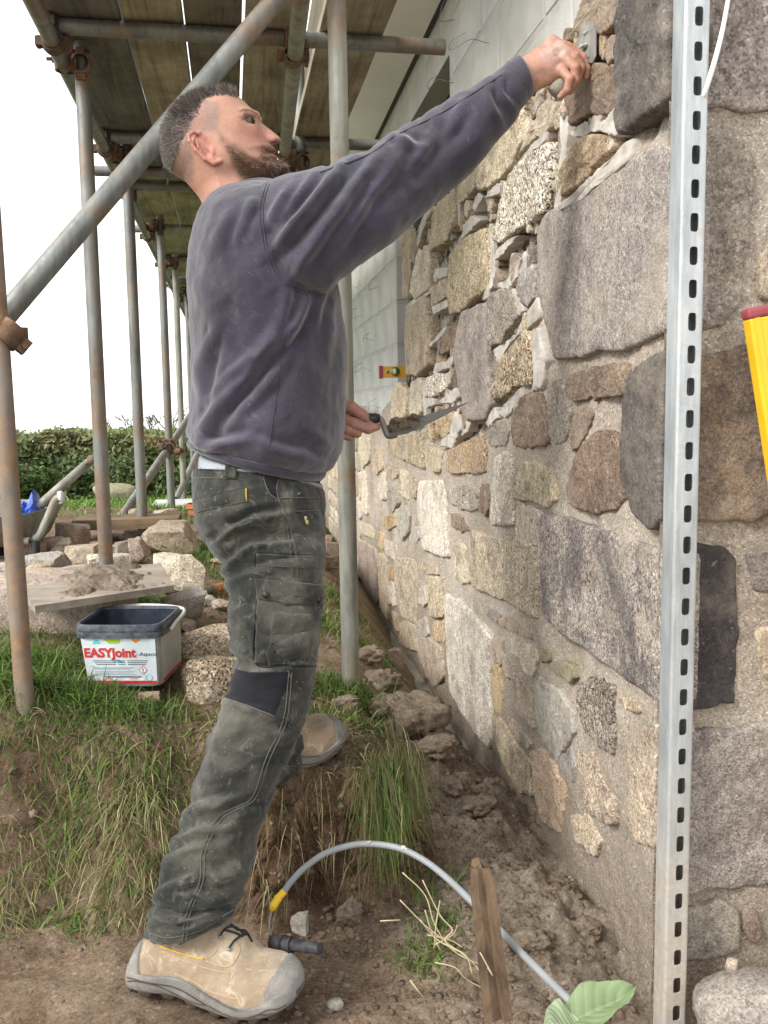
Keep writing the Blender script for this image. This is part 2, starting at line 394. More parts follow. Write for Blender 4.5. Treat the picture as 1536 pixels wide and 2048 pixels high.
X, Yg = np.meshgrid(gx, gy); xx, yy = X.ravel(), Yg.ravel(); zz = ground_z(xx, yy)
q2 = np.stack([xx, yy], 1); bmk = bankmask(q2)
# push the bank face about so that it crumbles and overhangs
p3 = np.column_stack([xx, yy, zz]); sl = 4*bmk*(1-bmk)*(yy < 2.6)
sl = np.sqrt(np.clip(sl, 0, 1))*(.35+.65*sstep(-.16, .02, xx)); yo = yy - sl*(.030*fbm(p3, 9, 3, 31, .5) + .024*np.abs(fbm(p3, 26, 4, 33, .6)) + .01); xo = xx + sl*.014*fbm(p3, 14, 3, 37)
nx, ny = len(gx), len(gy); idx = np.arange(nx*ny).reshape(ny, nx)
fq = np.stack([idx[:-1, :-1].ravel(), idx[:-1, 1:].ravel(), idx[1:, 1:].ravel(), idx[1:, :-1].ravel()], 1)
gme = mesh_from('ground', np.column_stack([xo, yo, zz]), fq)
soil = np.clip(sstep(.16, .42, xx)*(1-bmk)*sstep(1.2, 1.7, yy) + .25*fbm(p3, 5, 3, 41)*(1-bmk), 0, 1)
lawn = sstep(5.2, 6.5, yy+.5*fbm(p3, 2, 2, 50)) + sstep(-1.0, -2.2, xx)*(bmk > .9)
shade_tone = np.clip(sl*1.1*(yy < 2.0), 0, 1)  # mask of the steep face for the shade painted into the soil
for nm, val in (('soil', soil), ('shade_tone', shade_tone), ('lawn', np.clip(lawn, 0, 1))):
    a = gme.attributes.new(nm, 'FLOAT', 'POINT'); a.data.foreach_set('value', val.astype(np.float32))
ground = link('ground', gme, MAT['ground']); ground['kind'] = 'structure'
GBVH = BVHTree.FromPolygons([tuple(a) for a in np.column_stack([xo, yo, zz])], [tuple(a) for a in fq.tolist()])
def gz(x, y):
    h = GBVH.ray_cast(Vector((x, y, 5)), Vector((0, 0, -1))); return h[0].z if h[0] else 0.0
def on_ground(px, py):
    h = GBVH.ray_cast(Vector(CAM), Vector(ray(px, py))); return np.array(h[0]) if h[0] else onZ(px, py, .1)
# ---------------------------------------------------------------- rubble stone wall with a square corner
XW, YW = .672, 1.455           # plane of the long face, plane of the return face
Z_ = {'A': (780, 180, 2.648), 'B': (780, 500, 2.648), 'C': (640, 860, 3.657), 'D': (900, 880, 3.339), 'E': (860, 1180, 3.2), 'p': (0, 0, 1.0), 'F': (1330, 0, 2.0), 'G': (1300, 1024, 2.0)}
GR = dict(beige=(.62, .54, .42), cream=(.70, .64, .52), white=(.76, .72, .64), tan=(.56, .44, .31), pink=(.52, .435, .37), brown=(.31, .24, .185), dark=(.18, .165, .152), purple=(.43, .405, .372),
          grey=(.48, .455, .40), orange=(.58, .44, .28), moss=(.33, .31, .21), slate=(.33, .33, .31), char=(.10, .09, .088), mid=(.38, .345, .312), yellow=(.58, .51, .37), sand=(.56, .475, .37))
LF = [  # long face: (frame, outline, colour, speckle, proud mm)
('A', [(690,95),(692,200),(690,290),(640,400),(590,470),(475,530),(470,400),(510,300),(560,230),(640,130)], 'beige', .55, 22),
('A', [(800,330),(845,290),(852,400),(850,520),(825,640),(740,700),(600,800),(560,780),(575,640),(610,540),(640,440),(720,375)], 'white', 1.0, 26),
('A', [(760,200),(800,100),(835,60),(870,80),(862,200),(770,265),(700,330),(720,260)], 'pink', .35, 16),
('A', [(1135,250),(1132,340),(1090,400),(1010,500),(910,560),(920,440),(960,340),(985,275),(1060,240)], 'tan', .45, 18),
('A', [(1190,-130),(1212,-60),(1210,20),(1150,120),(1060,130),(960,190),(930,120),(915,0),(930,-60),(1010,-130)], 'brown', .3, 14),
('p', [(1168,0),(1190,-60),(1236,-70),(1240,40),(1215,60),(1180,70),(1150,60)], 'brown', .4, 14),
('p', [(1246,-60),(1340,-60),(1340,100),(1338,190),(1290,236),(1242,268),(1245,120)], 'dark', .3, 30),
('p', [(1076,470),(1090,430),(1130,400),(1200,370),(1260,322),(1290,303),(1336,300),(1337,480),(1335,655),(1255,688),(1180,706),(1110,716),(1090,640),(1075,560)], 'purple', .5, 26),
('A', [(330,545),(342,620),(340,720),(300,790),(220,850),(220,760),(225,660),(270,580)], 'beige', .5, 18),
('A', [(435,400),(442,520),(370,600),(365,490)], 'cream', .45, 12),
('A', [(505,740),(525,860),(532,1000),(520,1050),(440,1110),(380,1165),(325,1180),(312,1090),(315,880),(400,790)], 'yellow', .75, 22),
('A', [(120,960),(150,850),(205,820),(215,960),(205,1050),(130,1105),(110,1060)], 'cream', .5, 16),
('A', [(72,750),(102,740),(106,880),(104,1010),(96,1100),(72,1090)], 'sand', .35, 14),
('B', [(85,310),(140,280),(200,260),(205,420),(205,600),(150,650),(80,655),(78,500)], 'sand', .5, 18),
('B', [(225,190),(300,150),(310,240),(220,300)], 'beige', .4, 12),
('B', [(375,350),(430,320),(505,290),(515,420),(520,640),(530,800),(500,880),(420,890),(380,760),(360,620),(360,470)], 'mid', .4, 24),
('B', [(550,230),(640,200),(690,330),(640,400),(600,480),(540,500),(520,400),(525,280)], 'mid', .5, 18),
('B', [(690,130),(760,80),(765,250),(720,300),(670,210)], 'purple', .4, 14),
('B', [(600,570),(690,460),(740,440),(752,520),(762,620),(750,720),(700,710),(600,780),(555,780),(570,660)], 'sand', 1.0, 24),
('B', [(300,420),(350,380),(352,500),(270,550),(270,470)], 'brown', .4, 12),
('B', [(185,690),(240,650),(285,660),(290,740),(220,780),(180,770)], 'white', .9, 14),
('B', [(105,700),(165,680),(168,780),(165,860),(105,870)], 'cream', .5, 12),
('B', [(5,780),(40,700),(80,740),(82,810),(80,880),(5,890)], 'beige', .5, 14),
('B', [(640,870),(680,800),(720,760),(800,760),(820,860),(830,1020),(740,1050),(640,1030)], 'brown', .45, 20),
('B', [(830,720),(870,690),(920,740),(945,860),(920,1000),(860,1030),(835,960)], 'mid', .5, 16),
('B', [(925,740),(960,660),(1080,620),(1220,600),(1240,650),(1225,770),(1100,780),(970,800)], 'brown', .5, 20),
('p', [(1246,800),(1262,750),(1285,722),(1335,698),(1332,860),(1330,1038),(1300,1050),(1265,1030),(1246,960),(1243,870)], 'dark', .3, 32),
('B', [(960,880),(1020,840),(1060,850),(1050,920),(990,1040),(955,1060),(950,960)], 'brown', .4, 14),
('D', [(800,430),(780,330),(800,220),(840,110),(880,40),(970,-60),(1050,-40),(1120,60),(1150,200),(1140,380),(1080,480),(960,480),(850,460)], 'brown', .55, 24),
('B', [(510,920),(600,890),(620,960),(600,1030),(540,1040),(500,1000)], 'mid', .5, 12),
('B', [(250,880),(330,850),(340,930),(270,1000),(245,950)], 'tan', .4, 12),
('C', [(915,150),(1050,90),(1190,30),(1195,180),(1195,310),(1060,318),(930,315)], 'tan', .8, 20),
('D', [(290,120),(360,90),(400,110),(410,300),(415,560),(270,565),(265,470),(275,300)], 'white', .6, 20),
('D', [(440,180),(560,135),(660,190),(690,280),(690,400),(640,455),(560,415),(440,390),(415,280)], 'yellow', .5, 24),
('D', [(440,410),(600,470),(608,600),(605,730),(520,680),(430,660),(425,520)], 'cream', .6, 16),
('D', [(130,600),(260,650),(330,680),(345,850),(345,1060),(240,1030),(140,980),(120,780)], 'beige', .6, 20),
('D', [(370,640),(480,680),(590,740),(600,900),(580,1190),(480,1140),(370,1060),(355,900)], 'beige', .7, 24),
('p', [(1085,1030),(1160,1048),(1250,1083),(1324,1110),(1325,1260),(1322,1410),(1250,1358),(1160,1290),(1087,1232),(1084,1130)], 'purple', .75, 30),
('D', [(-20,340),(80,310),(170,320),(175,460),(130,475),(60,450),(-20,410)], 'grey', .9, 16),
('D', [(190,310),(235,290),(250,440),(220,510),(185,470)], 'brown', .3, 12),
('D', [(20,690),(70,690),(120,740),(130,950),(80,960),(30,920)], 'cream', .5, 12),
('D', [(0,490),(60,500),(110,600),(70,610),(0,575)], 'brown', .5, 8),
('C', [(720,380),(890,380),(910,520),(915,760),(930,930),(820,900),(750,860),(720,700),(705,540)], 'white', .55, 20),
('C', [(490,70),(600,40),(720,20),(735,150),(750,280),(660,240),(560,200),(490,150)], 'beige', .7, 18),
('C', [(750,100),(890,150),(880,310),(800,300),(765,230)], 'yellow', .5, 14),
('C', [(270,60),(360,50),(360,230),(310,270),(270,240)], 'cream', .5, 14),
('C', [(380,120),(440,130),(450,280),(400,330),(375,280)], 'sand', .5, 12),
('C', [(480,250),(550,220),(560,330),(530,370),(490,320)], 'sand', .6, 12),
('C', [(430,340),(480,300),(480,510),(440,510),(420,430)], 'cream', .5, 12),
('C', [(580,290),(630,300),(640,510),(590,490)], 'cream', .5, 12),
('C', [(650,350),(700,360),(695,500),(650,490)], 'sand', .6, 12),
('C', [(490,430),(560,400),(570,540),(520,600),(485,540)], 'grey', .6, 14),
('C', [(265,320),(330,300),(345,620),(300,590),(262,570)], 'cream', .5, 14),
('C', [(560,580),(620,550),(650,620),(640,750),(600,805),(560,740),(550,660)], 'grey', .5, 14),
('C', [(655,720),(710,700),(720,790),(695,830),(660,800)], 'grey', .4, 12),
('C', [(450,640),(540,620),(550,700),(490,735),(450,700)], 'orange', .5, 12),
('C', [(410,740),(455,760),(455,880),(415,840)], 'orange', .4, 10),
('C', [(270,670),(380,700),(390,800),(280,750)], 'cream', .5, 12),
('C', [(465,800),(550,840),(550,960),(470,900)], 'cream', .4, 12),
('C', [(560,930),(700,960),(710,1100),(700,1260),(690,1420),(600,1370),(560,1250),(555,1100)], 'beige', .7, 20),
('C', [(420,900),(480,940),(490,1200),(490,1390),(430,1300),(415,1100)], 'sand', .5, 16),
('C', [(490,990),(545,1000),(545,1100),(490,1080)], 'orange', .4, 10),
('C', [(490,1110),(545,1120),(550,1290),(495,1270)], 'cream', .4, 10),
('C', [(720,1160),(770,1130),(775,1260),(750,1290),(715,1270)], 'cream', .4, 10),
('C', [(770,1060),(900,1090),(910,1300),(890,1370),(800,1360),(780,1250)], 'beige', .7, 18),
('C', [(275,800),(400,870),(410,1270),(330,1200),(280,1050)], 'pink', .5, 16),
('C', [(720,960),(830,1000),(860,1060),(760,1050),(715,1010)], 'sand', .5, 8),
('C', [(970,840),(1060,820),(1090,900),(1070,1100),(1000,1050),(975,950)], 'sand', .5, 10),
('C', [(580,1420),(620,1380),(690,1440),(700,1536),(720,1620),(640,1600),(580,1560)], 'sand', .6, 16),
('C', [(700,1400),(760,1370),(780,1500),(720,1560),(700,1500)], 'grey', .4, 12),
('C', [(820,1400),(900,1400),(900,1560),(820,1530)], 'tan', .6, 12),
('C', [(510,1320),(570,1350),(580,1480),(540,1450)], 'tan', .5, 10),
('E', [(-110,340),(-30,300),(70,380),(80,560),(20,620),(-60,520)], 'sand', .5, 14),
('E', [(95,30),(200,80),(300,190),(370,300),(380,600),(390,900),(370,1010),(280,900),(190,780),(120,640),(95,400)], 'white', .5, 28),
('E', [(380,310),(450,310),(450,480),(380,470)], 'pink', .3, 10),
('E', [(385,480),(440,490),(460,650),(445,800),(390,740)], 'orange', .3, 12),
('E', [(455,410),(495,430),(510,570),(480,560),(450,500)], 'pink', .3, 10),
('E', [(510,310),(640,360),(680,430),(640,550),(590,520),(570,430),(510,400)], 'cream', .4, 14),
('E', [(525,530),(570,540),(630,660),(650,890),(590,830),(530,740)], 'sand', .5, 16),
('E', [(680,360),(760,390),(750,460),(700,460)], 'moss', .3, 14),
('E', [(740,480),(830,450),(900,480),(920,560),(880,590),(800,540)], 'moss', .3, 18),
('E', [(690,550),(740,600),(820,640),(850,700),(910,780),(910,900),(870,980),(800,1090),(720,1000),(680,900),(660,760),(670,640)], 'grey', .25, 22),
('E', [(950,600),(1050,570),(1150,620),(1160,750),(1180,880),(1150,1050),(1060,990),(980,900),(935,780)], 'mid', .95, 20),
('E', [(1170,680),(1260,690),(1320,720),(1325,790),(1250,770)], 'sand', .5, 12),
('E', [(480,800),(560,870),(640,980),(620,1015),(530,950)], 'pink', .4, 12),
('E', [(390,800),(470,850),(540,1000),(620,1080),(630,1310),(560,1300),(480,1130),(420,1000)], 'sand', .5, 16),
('E', [(640,1040),(700,1020),(780,1100),(850,1250),(850,1400),(820,1536),(700,1500),(650,1300)], 'tan', .5, 18),
('E', [(800,1100),(890,990),(920,1100),(920,1240),(850,1180)], 'grey', .4, 10),
('E', [(930,1050),(1030,1030),(1070,1180),(1165,1330),(1155,1500),(1060,1480),(980,1390),(960,1200)], 'sand', .6, 18),
('E', [(1260,1000),(1330,930),(1450,860),(1460,1300),(1455,1650),(1330,1600),(1230,1480),(1235,1250)], 'sand', .5, 22),
('E', [(340,110),(440,160),(420,215),(345,160)], 'grey', .3, 9),
('E', [(430,180),(490,170),(550,230),(540,280),(430,215)], 'tan', .2, 9),
('E', [(560,240),(640,290),(640,320),(560,285)], 'tan', .2, 8),
('E', [(880,1440),(1000,1440),(1080,1600),(1040,1700),(900,1600)], 'sand', .5, 8),
]
RF = [  # return face
('F', [(110,-60),(460,-60),(470,430),(400,436),(330,438),(250,422),(172,434),(110,425)], 'mid', .5, 16),
('F', [(120,560),(240,545),(330,580),(360,640),(352,780),(350,900),(330,1050),(320,1200),(240,1290),(120,1310)], 'mid', .45, 9),
('F', [(100,1420),(200,1412),(330,1400),(470,1380),(470,1700),(470,2060),(100,2070),(100,1700)], 'brown', .4, 18),
('F', [(390,1010),(470,990),(470,1200),(385,1190)], 'sand', .4, 8),
('G', [(120,130),(300,140),(350,200),(355,500),(350,760),(260,780),(120,790)], 'char', .35, 8),
('G', [(430,480),(520,460),(520,700),(460,660)], 'sand', .4, 8),
('G', [(400,170),(520,150),(520,330),(430,320)], 'mid', .4, 6),
('G', [(110,905),(300,880),(400,862),(520,845),(520,1200),(520,1485),(320,1505),(110,1525)], 'mid', .5, 20),
('G', [(110,1610),(300,1560),(360,1600),(365,1760),(250,1800),(110,1805)], 'mid', .4, 14),
('G', [(380,1590),(430,1600),(460,1700),(420,1740),(380,1680)], 'brown', .4, 12),
]
def pdist2(w, poly):
    """signed distance, inside positive"""
    q = np.roll(poly, -1, 0); e = q-poly; t = np.clip(((w-poly)*e).sum(1)/((e*e).sum(1)+1e-12), 0, 1); d = np.linalg.norm(w-poly-e*t[:, None], axis=1).min()
    c = ((poly[:, 1] > w[1]) != (q[:, 1] > w[1])) & (w[0] < (q[:, 0]-poly[:, 0])*(w[1]-poly[:, 1])/(q[:, 1]-poly[:, 1]+1e-12)+poly[:, 0]); return d if c.sum() % 2 else -d
def smooth_outline(p, res, seed, jit):
    p = np.asarray(p, float); c = p.mean(0); p = c+(p-c)*1.035
    for kk in (.07, .12):
        a = np.roll(p, -1, 0); p = np.stack([(1-kk)*p+kk*a, kk*p+(1-kk)*a], 1).reshape(-1, 2)
    d = np.linalg.norm(np.roll(p, -1, 0)-p, axis=1); s = np.concatenate([[0], np.cumsum(d)]); n = int(np.clip(s[-1]/res, 16, 120))
    t = np.linspace(0, s[-1], n, endpoint=False); pp = np.vstack([p, p[:1]])
    q = np.stack([np.interp(t, s, pp[:, k]) for k in (0, 1)], 1)
    size = math.sqrt(max(1e-9, abs(np.sum(q[:, 0]*np.roll(q[:, 1], -1)-q[:, 1]*np.roll(q[:, 0], -1)))/2))
    j = fbm(np.column_stack([q*1.0, np.full(n, seed*.37)]), 1.0/(.30*size), 5, seed, .68)
    dirn = q-q.mean(0); dirn /= np.linalg.norm(dirn, axis=1)[:, None]+1e-9
    return q + dirn*(j*min(jit*size, .0055))[:, None], size
def stone_mesh(out2, size, proud, seed, to3, nrml, ring=None, depth=.06, rough=1.0):
    n = len(out2); c = out2.mean(0)
    T = [1.0, 1.0, .988, .968, .935, .87, .76, .62, .44, .22] if size > .07 else [1.0, 1.0, .96, .85, .6, .3]
    if size > .2: T = [1.0, 1.0, .992, .97, .935] + list(np.linspace(.88, .06, 15))
    H = []; V2 = []
    for k, t in enumerate(T):
        V2.append(c+(out2-c)*t)
        if k == 0: H.append(np.full(n, -depth))
        elif k == 1: H.append(np.full(n, -.35*proud))
        else: H.append(np.full(n, proud*(1-max(0, t)**(44 if size > .2 else 34))**.6))
    V2 = np.concatenate(V2+[c[None]]); H = np.concatenate(H+[np.array([proud])])
    q = np.column_stack([V2, np.full(len(V2), seed*1.7)]); amp = min(.0034, .022*size)*rough
    nz = fbm(q, 1/(.45*size), 5, seed+5, .62)*amp + np.abs(fbm(q, 1/(.16*size), 4, seed+9, .6))*amp*.6
    tilt = vnoise(np.array([[seed*.91, 0, 0], [0, seed*.73, 2]]), 1)*.03
    H2 = H + np.where(H > -depth+1e-6, nz, 0) + np.where(H > 0, (V2-c)@tilt, 0)
    v = to3(V2[:, 0], V2[:, 1]) + np.outer(H2, nrml)
    m = len(T); f = [(i*n+k, i*n+(k+1) % n, (i+1)*n+(k+1) % n, (i+1)*n+k) for i in range(m-1) for k in range(n)]
    f += [((m-1)*n+k, (m-1)*n+(k+1) % n, m*n) for k in range(n)]
    return v, f
def add_stone(name, v, f, colr, sp, parent, seed, jitter=.10):
    me = mesh_from(name, v, f); bm = bmesh.new(); bm.from_mesh(me); bmesh.ops.recalc_face_normals(bm, faces=bm.faces); bm.to_mesh(me); bm.free()
    o = link(name, me, MAT['sooty' if seed in SOOT else 'granite'], parent); r = random.Random(seed)
    k = 1+r.uniform(-jitter, jitter); o.color = (colr[0]*k, colr[1]*k*(1+r.uniform(-.02, .02)), colr[2]*k*(1+r.uniform(-.05, .05)), sp); return o
SOOT = {k for k, q in enumerate(LF) if q[2] in ('dark',)} | {k for k, q in enumerate(LF) if q[0] == 'p' and q[2] == 'purple' and q[1][0][1] > 900} | {202, 204, 207}
wall = thing('stone_wall', 'rubble stone wall with pointed lower courses and fresh unpointed stones above', 'wall', (XW, YW, 0))
toL = lambda y, z: np.column_stack([np.full(len(y), XW), y, z])
toR = lambda x, z: np.column_stack([x, np.full(len(x), YW), z])
# top of the unfinished wall along its length
_tp = [onX(*q, XW) for q in [(1345, -80), (1150, -60), (1130, 40), (1046, 96), (1000, 225), (930, 320), (880, 375), (838, 415), (812, 458), (806, 470)]]
TOPY = np.array([1.0]+[a[1] for a in _tp]+[_tp[-1][1]+.005, 4.18, 4.9, 6, 8, 12]); TOPZ = np.array([2.2]+[a[2] for a in _tp]+[1.36, 1.31, 1.17, 1.17, 1.18, 1.2])
def wall_top(y): return np.interp(y, TOPY, TOPZ)
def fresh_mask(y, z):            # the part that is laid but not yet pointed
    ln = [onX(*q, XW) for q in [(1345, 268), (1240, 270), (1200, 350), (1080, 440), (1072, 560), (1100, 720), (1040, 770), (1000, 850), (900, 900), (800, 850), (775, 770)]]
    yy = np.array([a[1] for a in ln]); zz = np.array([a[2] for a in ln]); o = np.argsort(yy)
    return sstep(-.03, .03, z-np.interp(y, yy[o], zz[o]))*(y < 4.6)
# old mortar / core surface
ys = np.concatenate([np.arange(YW-.002, 3.2, .011), np.arange(3.2, 4.18, .016), np.geomspace(4.18, 12, 90)]); nt = 150
Yv = np.repeat(ys, nt); tt = np.tile(np.linspace(0, 1, nt), len(ys)); Zv = -.12 + tt*(wall_top(Yv)-.03+.12)
pw = np.column_stack([np.full(len(Yv), XW), Yv, Zv]); fm = fresh_mask(Yv, Zv)
off = .0045 + fm*.023 - (1-fm)*(.006*fbm(pw, 7, 3, 61)) - .003*fbm(pw, 40, 3, 63) - fm*.016*fbm(pw, 22, 4, 66)
foot = sstep(.10, .04, Zv)*(Yv > 1.62)*.0
Vw = np.column_stack([XW+off-foot, Yv, Zv]); ii = np.arange(len(ys)*nt).reshape(len(ys), nt)
fw = np.stack([ii[:-1, :-1].ravel(), ii[:-1, 1:].ravel(), ii[1:, 1:].ravel(), ii[1:, :-1].ravel()], 1)
nb = len(Vw)  # top cap back to the blockwork
cap = np.column_stack([np.full(len(ys), .795), ys, wall_top(ys)-.03]); Vw = np.vstack([Vw, cap])
top = ii[:, -1]; fcap = np.stack([top[:-1], nb+np.arange(len(ys)-1), nb+np.arange(1, len(ys)), top[1:]], 1)
wme = mesh_from('mortar', Vw, np.vstack([fw, fcap])); a = wme.attributes.new('fresh', 'FLOAT', 'POINT'); a.data.foreach_set('value', np.concatenate([fm, np.ones(len(ys))]).astype(np.float32))
def core_mat():
    t = NT('wall_mortar', .95, .1); n = t.noise(4, 7, .62, dist=.4)
    old = t.ramp(n, [(.3, (.40, .335, .265)), (.5, (.52, .45, .37)), (.7, (.61, .545, .46))])
    shade_tone = t.ramp(t.noise(16, 6, .65), [(.40, (.04, .032, .025)), (.47, (.17, .14, .11)), (.58, (.46, .42, .365)), (.75, (.64, .60, .54))])  # dark end paints the black shade of gaps between unpointed stones
    col = t.mix(t.attr('fresh', 'Fac'), old, shade_tone)
    sepz = t.n('SeparateXYZ'); t.l(t.co, sepz.inputs[0])
    dirt = t.math('MULTIPLY', t.ramp(sepz.outputs[2], [(.22, .75), (.62, 0)]), t.ramp(n, [(.3, .5), (.7, 1.0)])); col = t.mix(dirt, col, (.21, .155, .11))   # splashed soil on the foot of the wall
    sep = t.n('SeparateColor'); t.l(t.vor(330), sep.inputs[0])
    col = t.mix(.7, col, t.ramp(sep.outputs[0], [(0, .5), (.18, .9), (.8, 1.1), (.92, 1.6)], 'CONSTANT'), 'MULTIPLY')
    col = t.mix(.5, col, t.ramp(t.noise(110, 5, .75), [(.3, .6), (.7, 1.3)]), 'MULTIPLY')
    return t.done(col, t.bump(t.noise(190, 5, .75), .0035, .9, t.bump(t.noise(40, 7, .7), .010, .8)))
MAT['core'] = core_mat()
core = link('mortar', wme, MAT['core'], wall)
# return face core
xs_ = np.arange(XW-.004, 1.9, .012); zs_ = np.arange(-.12, 2.15, .012); Xr, Zr = np.meshgrid(xs_, zs_)
pr = np.column_stack([Xr.ravel(), np.full(Xr.size, YW), Zr.ravel()])
vr = pr + np.column_stack([np.zeros(Xr.size), .003+.004*fbm(pr, 7, 3, 71)+.003*fbm(pr, 40, 3, 73), np.zeros(Xr.size)])
ii = np.arange(Xr.size).reshape(Xr.shape); fr = np.stack([ii[:-1, :-1].ravel(), ii[:-1, 1:].ravel(), ii[1:, 1:].ravel(), ii[1:, :-1].ravel()], 1)
link('mortar', mesh_from('return_mortar', vr, fr), MAT['core'], wall)
for k, (fr_, pts, cn, sp, pm) in enumerate(LF):
    ox, oy, s = Z_[fr_]; w3 = np.array([onX(ox+a/s, oy+b/s, XW-.006) for a, b in pts]); o2 = w3[:, 1:].copy(); o2[:, 0] = np.maximum(o2[:, 0], YW-.004)
    fr0 = float(fresh_mask(np.array([o2[:, 0].mean()]), np.array([o2[:, 1].mean()]))[0]); o2 = o2.mean(0)+(o2-o2.mean(0))*(1+.03*fr0); o2[:, 0] = np.maximum(o2[:, 0], YW-.004); per = np.linalg.norm(np.roll(o2, -1, 0)-o2, axis=1).sum(); o2, size = smooth_outline(o2, max(.006, per/110), k, .055)
    fr0 = float(fresh_mask(np.array([o2[:, 0].mean()]), np.array([o2[:, 1].mean()]))[0])
    v, f = stone_mesh(o2, size, pm*.001*(.27+.33*fr0), k, toL, np.array([-1., 0, 0]), rough=1+.8*fr0); add_stone('stone', v, f, GR[cn], sp, wall, k)
for k, (fr_, pts, cn, sp, pm) in enumerate(RF):
    ox, oy, s = Z_[fr_]; w3 = np.array([onY(ox+a/s, oy+b/s, YW-.01) for a, b in pts]); o2 = w3[:, [0, 2]].copy(); o2[:, 0] = np.maximum(o2[:, 0], XW+.004)
    o2, size = smooth_outline(o2, .01, 200+k, .025)
    v, f = stone_mesh(o2, size, pm*.0005, 200+k, toR, np.array([0, -1., 0])); add_stone('stone', v, f, GR[cn], sp, wall, 200+k)
# farther stretch of the wall: coursed rubble laid stone by stone
rw = random.Random(5); z = .09; far_n = 0
names = ['beige', 'cream', 'sand', 'white', 'pink', 'tan', 'sand', 'grey']
while z < 1.14:
    h = rw.uniform(.10, .19); h = min(h, 1.19-z); y = 5.55+rw.uniform(0, .3)
    while y < 8.0:
        w = rw.uniform(.13, .36); g = .012
        e = lambda: rw.uniform(-.014, .014)
        if rw.random() < .25 and h > .13:
            hh = h*rw.uniform(.4, .6); boxes = [(z, z+hh), (z+hh, z+h)]
        else: boxes = [(z, z+h)]
        for (z0, z1) in boxes:
            pts = np.array([(y+g+e(), z0+g+e()), (y+w/2, z0+g+e()), (y+w-g+e(), z0+g+e()), (y+w-g+e(), (z0+z1)/2), (y+w-g+e(), z1-g+e()), (y+w/2, z1-g+e()), (y+g+e(), z1-g+e()), (y+g+e(), (z0+z1)/2)])
            o2, size = smooth_outline(pts, .03, 300+far_n, .03); v, f = stone_mesh(o2, min(size, .069), rw.uniform(.004, .009), 300+far_n, toL, np.array([-1., 0, 0]))
            add_stone('stone', v, f, GR[rw.choice(names)], .5, wall, 300+far_n, .18); far_n += 1
        y += w
    z += h
# small packing stones wedged between the big ones of the unpointed part
polys = []
for (fr_, pts, *_q) in LF:
    ox, oy, s = Z_[fr_]; polys.append(np.array([onX(ox+a/s, oy+b/s, XW-.006) for a, b in pts])[:, 1:])
rq = np.random.RandomState(77); put = []; tries = 0
while len(put) < 95 and tries < 5000:
    tries += 1; w = onX(rq.uniform(810, 1235), rq.uniform(60, 870), XW-.006)[1:]
    if fresh_mask(np.array([w[0]]), np.array([w[1]]))[0] < .8 or w[1] > wall_top(w[0])-.06: continue
    dd = min(-pdist2(w, q) for q in polys); dd = min([dd]+[np.hypot(*(w-p))-r for p, r in put])
    if dd < .0065: continue
    r = min(dd*1.02, .030); put.append((w, r)); m = rq.randint(5, 8); an = np.sort(rq.uniform(0, 6.28, m)+np.arange(m)*.01); an = np.linspace(0, 6.28, m, endpoint=False)+rq.uniform(-.35, .35, m); st = rq.uniform(.9, 1.5)
    o2 = w+np.column_stack([np.cos(an), np.sin(an)*st])*(r*rq.uniform(.8, 1.15, m))[:, None]; k = 800+len(put)
    o2, size = smooth_outline(o2, .004, k, .05); v, f = stone_mesh(o2, min(size, .069), rq.uniform(-.003, .010), k, toL, np.array([-1., 0, 0]), rough=1.6)
    add_stone('stone', v, f, GR[['sand', 'mid', 'brown', 'pink', 'cream', 'tan'][rq.randint(6)]], .5, wall, k, .2)
# trowelled strips of fresh mortar pressed between the upper stones
FM = [('A', [(900,50),(915,60),(922,300),(905,500),(870,680),(840,720),(868,560),(888,300)]), ('A', [(1262,255),(1255,380),(1150,470),(1000,590),(900,640),(920,600),(1080,440),(1200,330)]),
('A', [(1216,10),(1222,60),(1206,240),(1110,220),(1100,180),(1180,120)]), ('A', [(1100,75),(1105,210),(960,250),(940,225),(980,190),(1060,140)]), ('A', [(560,500),(600,490),(602,540),(500,575)]),
('A', [(430,665),(480,690),(375,795),(378,725)]), ('A', [(455,545),(482,560),(440,640),(425,625)]), ('A', [(640,780),(672,770),(600,870),(556,905),(570,840)]), ('A', [(532,765),(548,780),(552,900),(558,1000),(540,1000),(534,880)]),
('A', [(690,870),(742,870),(700,960),(650,1005)]), ('A', [(836,218),(832,262),(720,360),(688,372),(760,270)]), ('A', [(200,620),(212,640),(170,760),(140,840),(150,740)]), ('A', [(350,490),(362,500),(364,700),(350,730)]),
('B', [(490,262),(515,180),(545,60),(552,100),(545,190),(520,255)]), ('B', [(560,180),(620,165),(690,40),(675,130),(630,212),(580,200)]), ('B', [(765,245),(773,370),(640,475),(590,535),(558,605),(530,530),(600,500),(680,400),(740,310)]),
('B', [(645,205),(680,220),(703,320),(680,348),(655,300)]), ('B', [(740,440),(790,415),(800,500),(826,580),(800,720),(752,748),(770,600)]), ('B', [(560,872),(620,780),(708,712),(700,765),(640,842),(600,885)]),
('B', [(500,925),(555,825),(568,890),(520,945)]), ('B', [(345,850),(372,950),(330,1040),(265,1042),(280,1000),(330,960)]), ('B', [(400,860),(432,855),(402,962),(368,985)]), ('B', [(350,535),(322,622),(218,655),(240,600),(300,590)]),
('B', [(255,805),(350,725),(362,780),(330,815)]), ('B', [(78,302),(140,235),(205,195),(213,222),(100,305)]), ('B', [(218,300),(312,258),(305,302),(225,345)]), ('B', [(183,785),(232,785),(235,822),(190,840)]),
('B', [(366,330),(402,325),(388,392),(368,405)]), ('B', [(238,98),(302,92),(292,142),(228,155)]), ('B', [(208,502),(292,405),(284,445),(215,515)]), ('B', [(165,690),(178,690),(185,880),(172,890)]), ('B', [(290,660),(320,640),(318,700),(295,730)])]
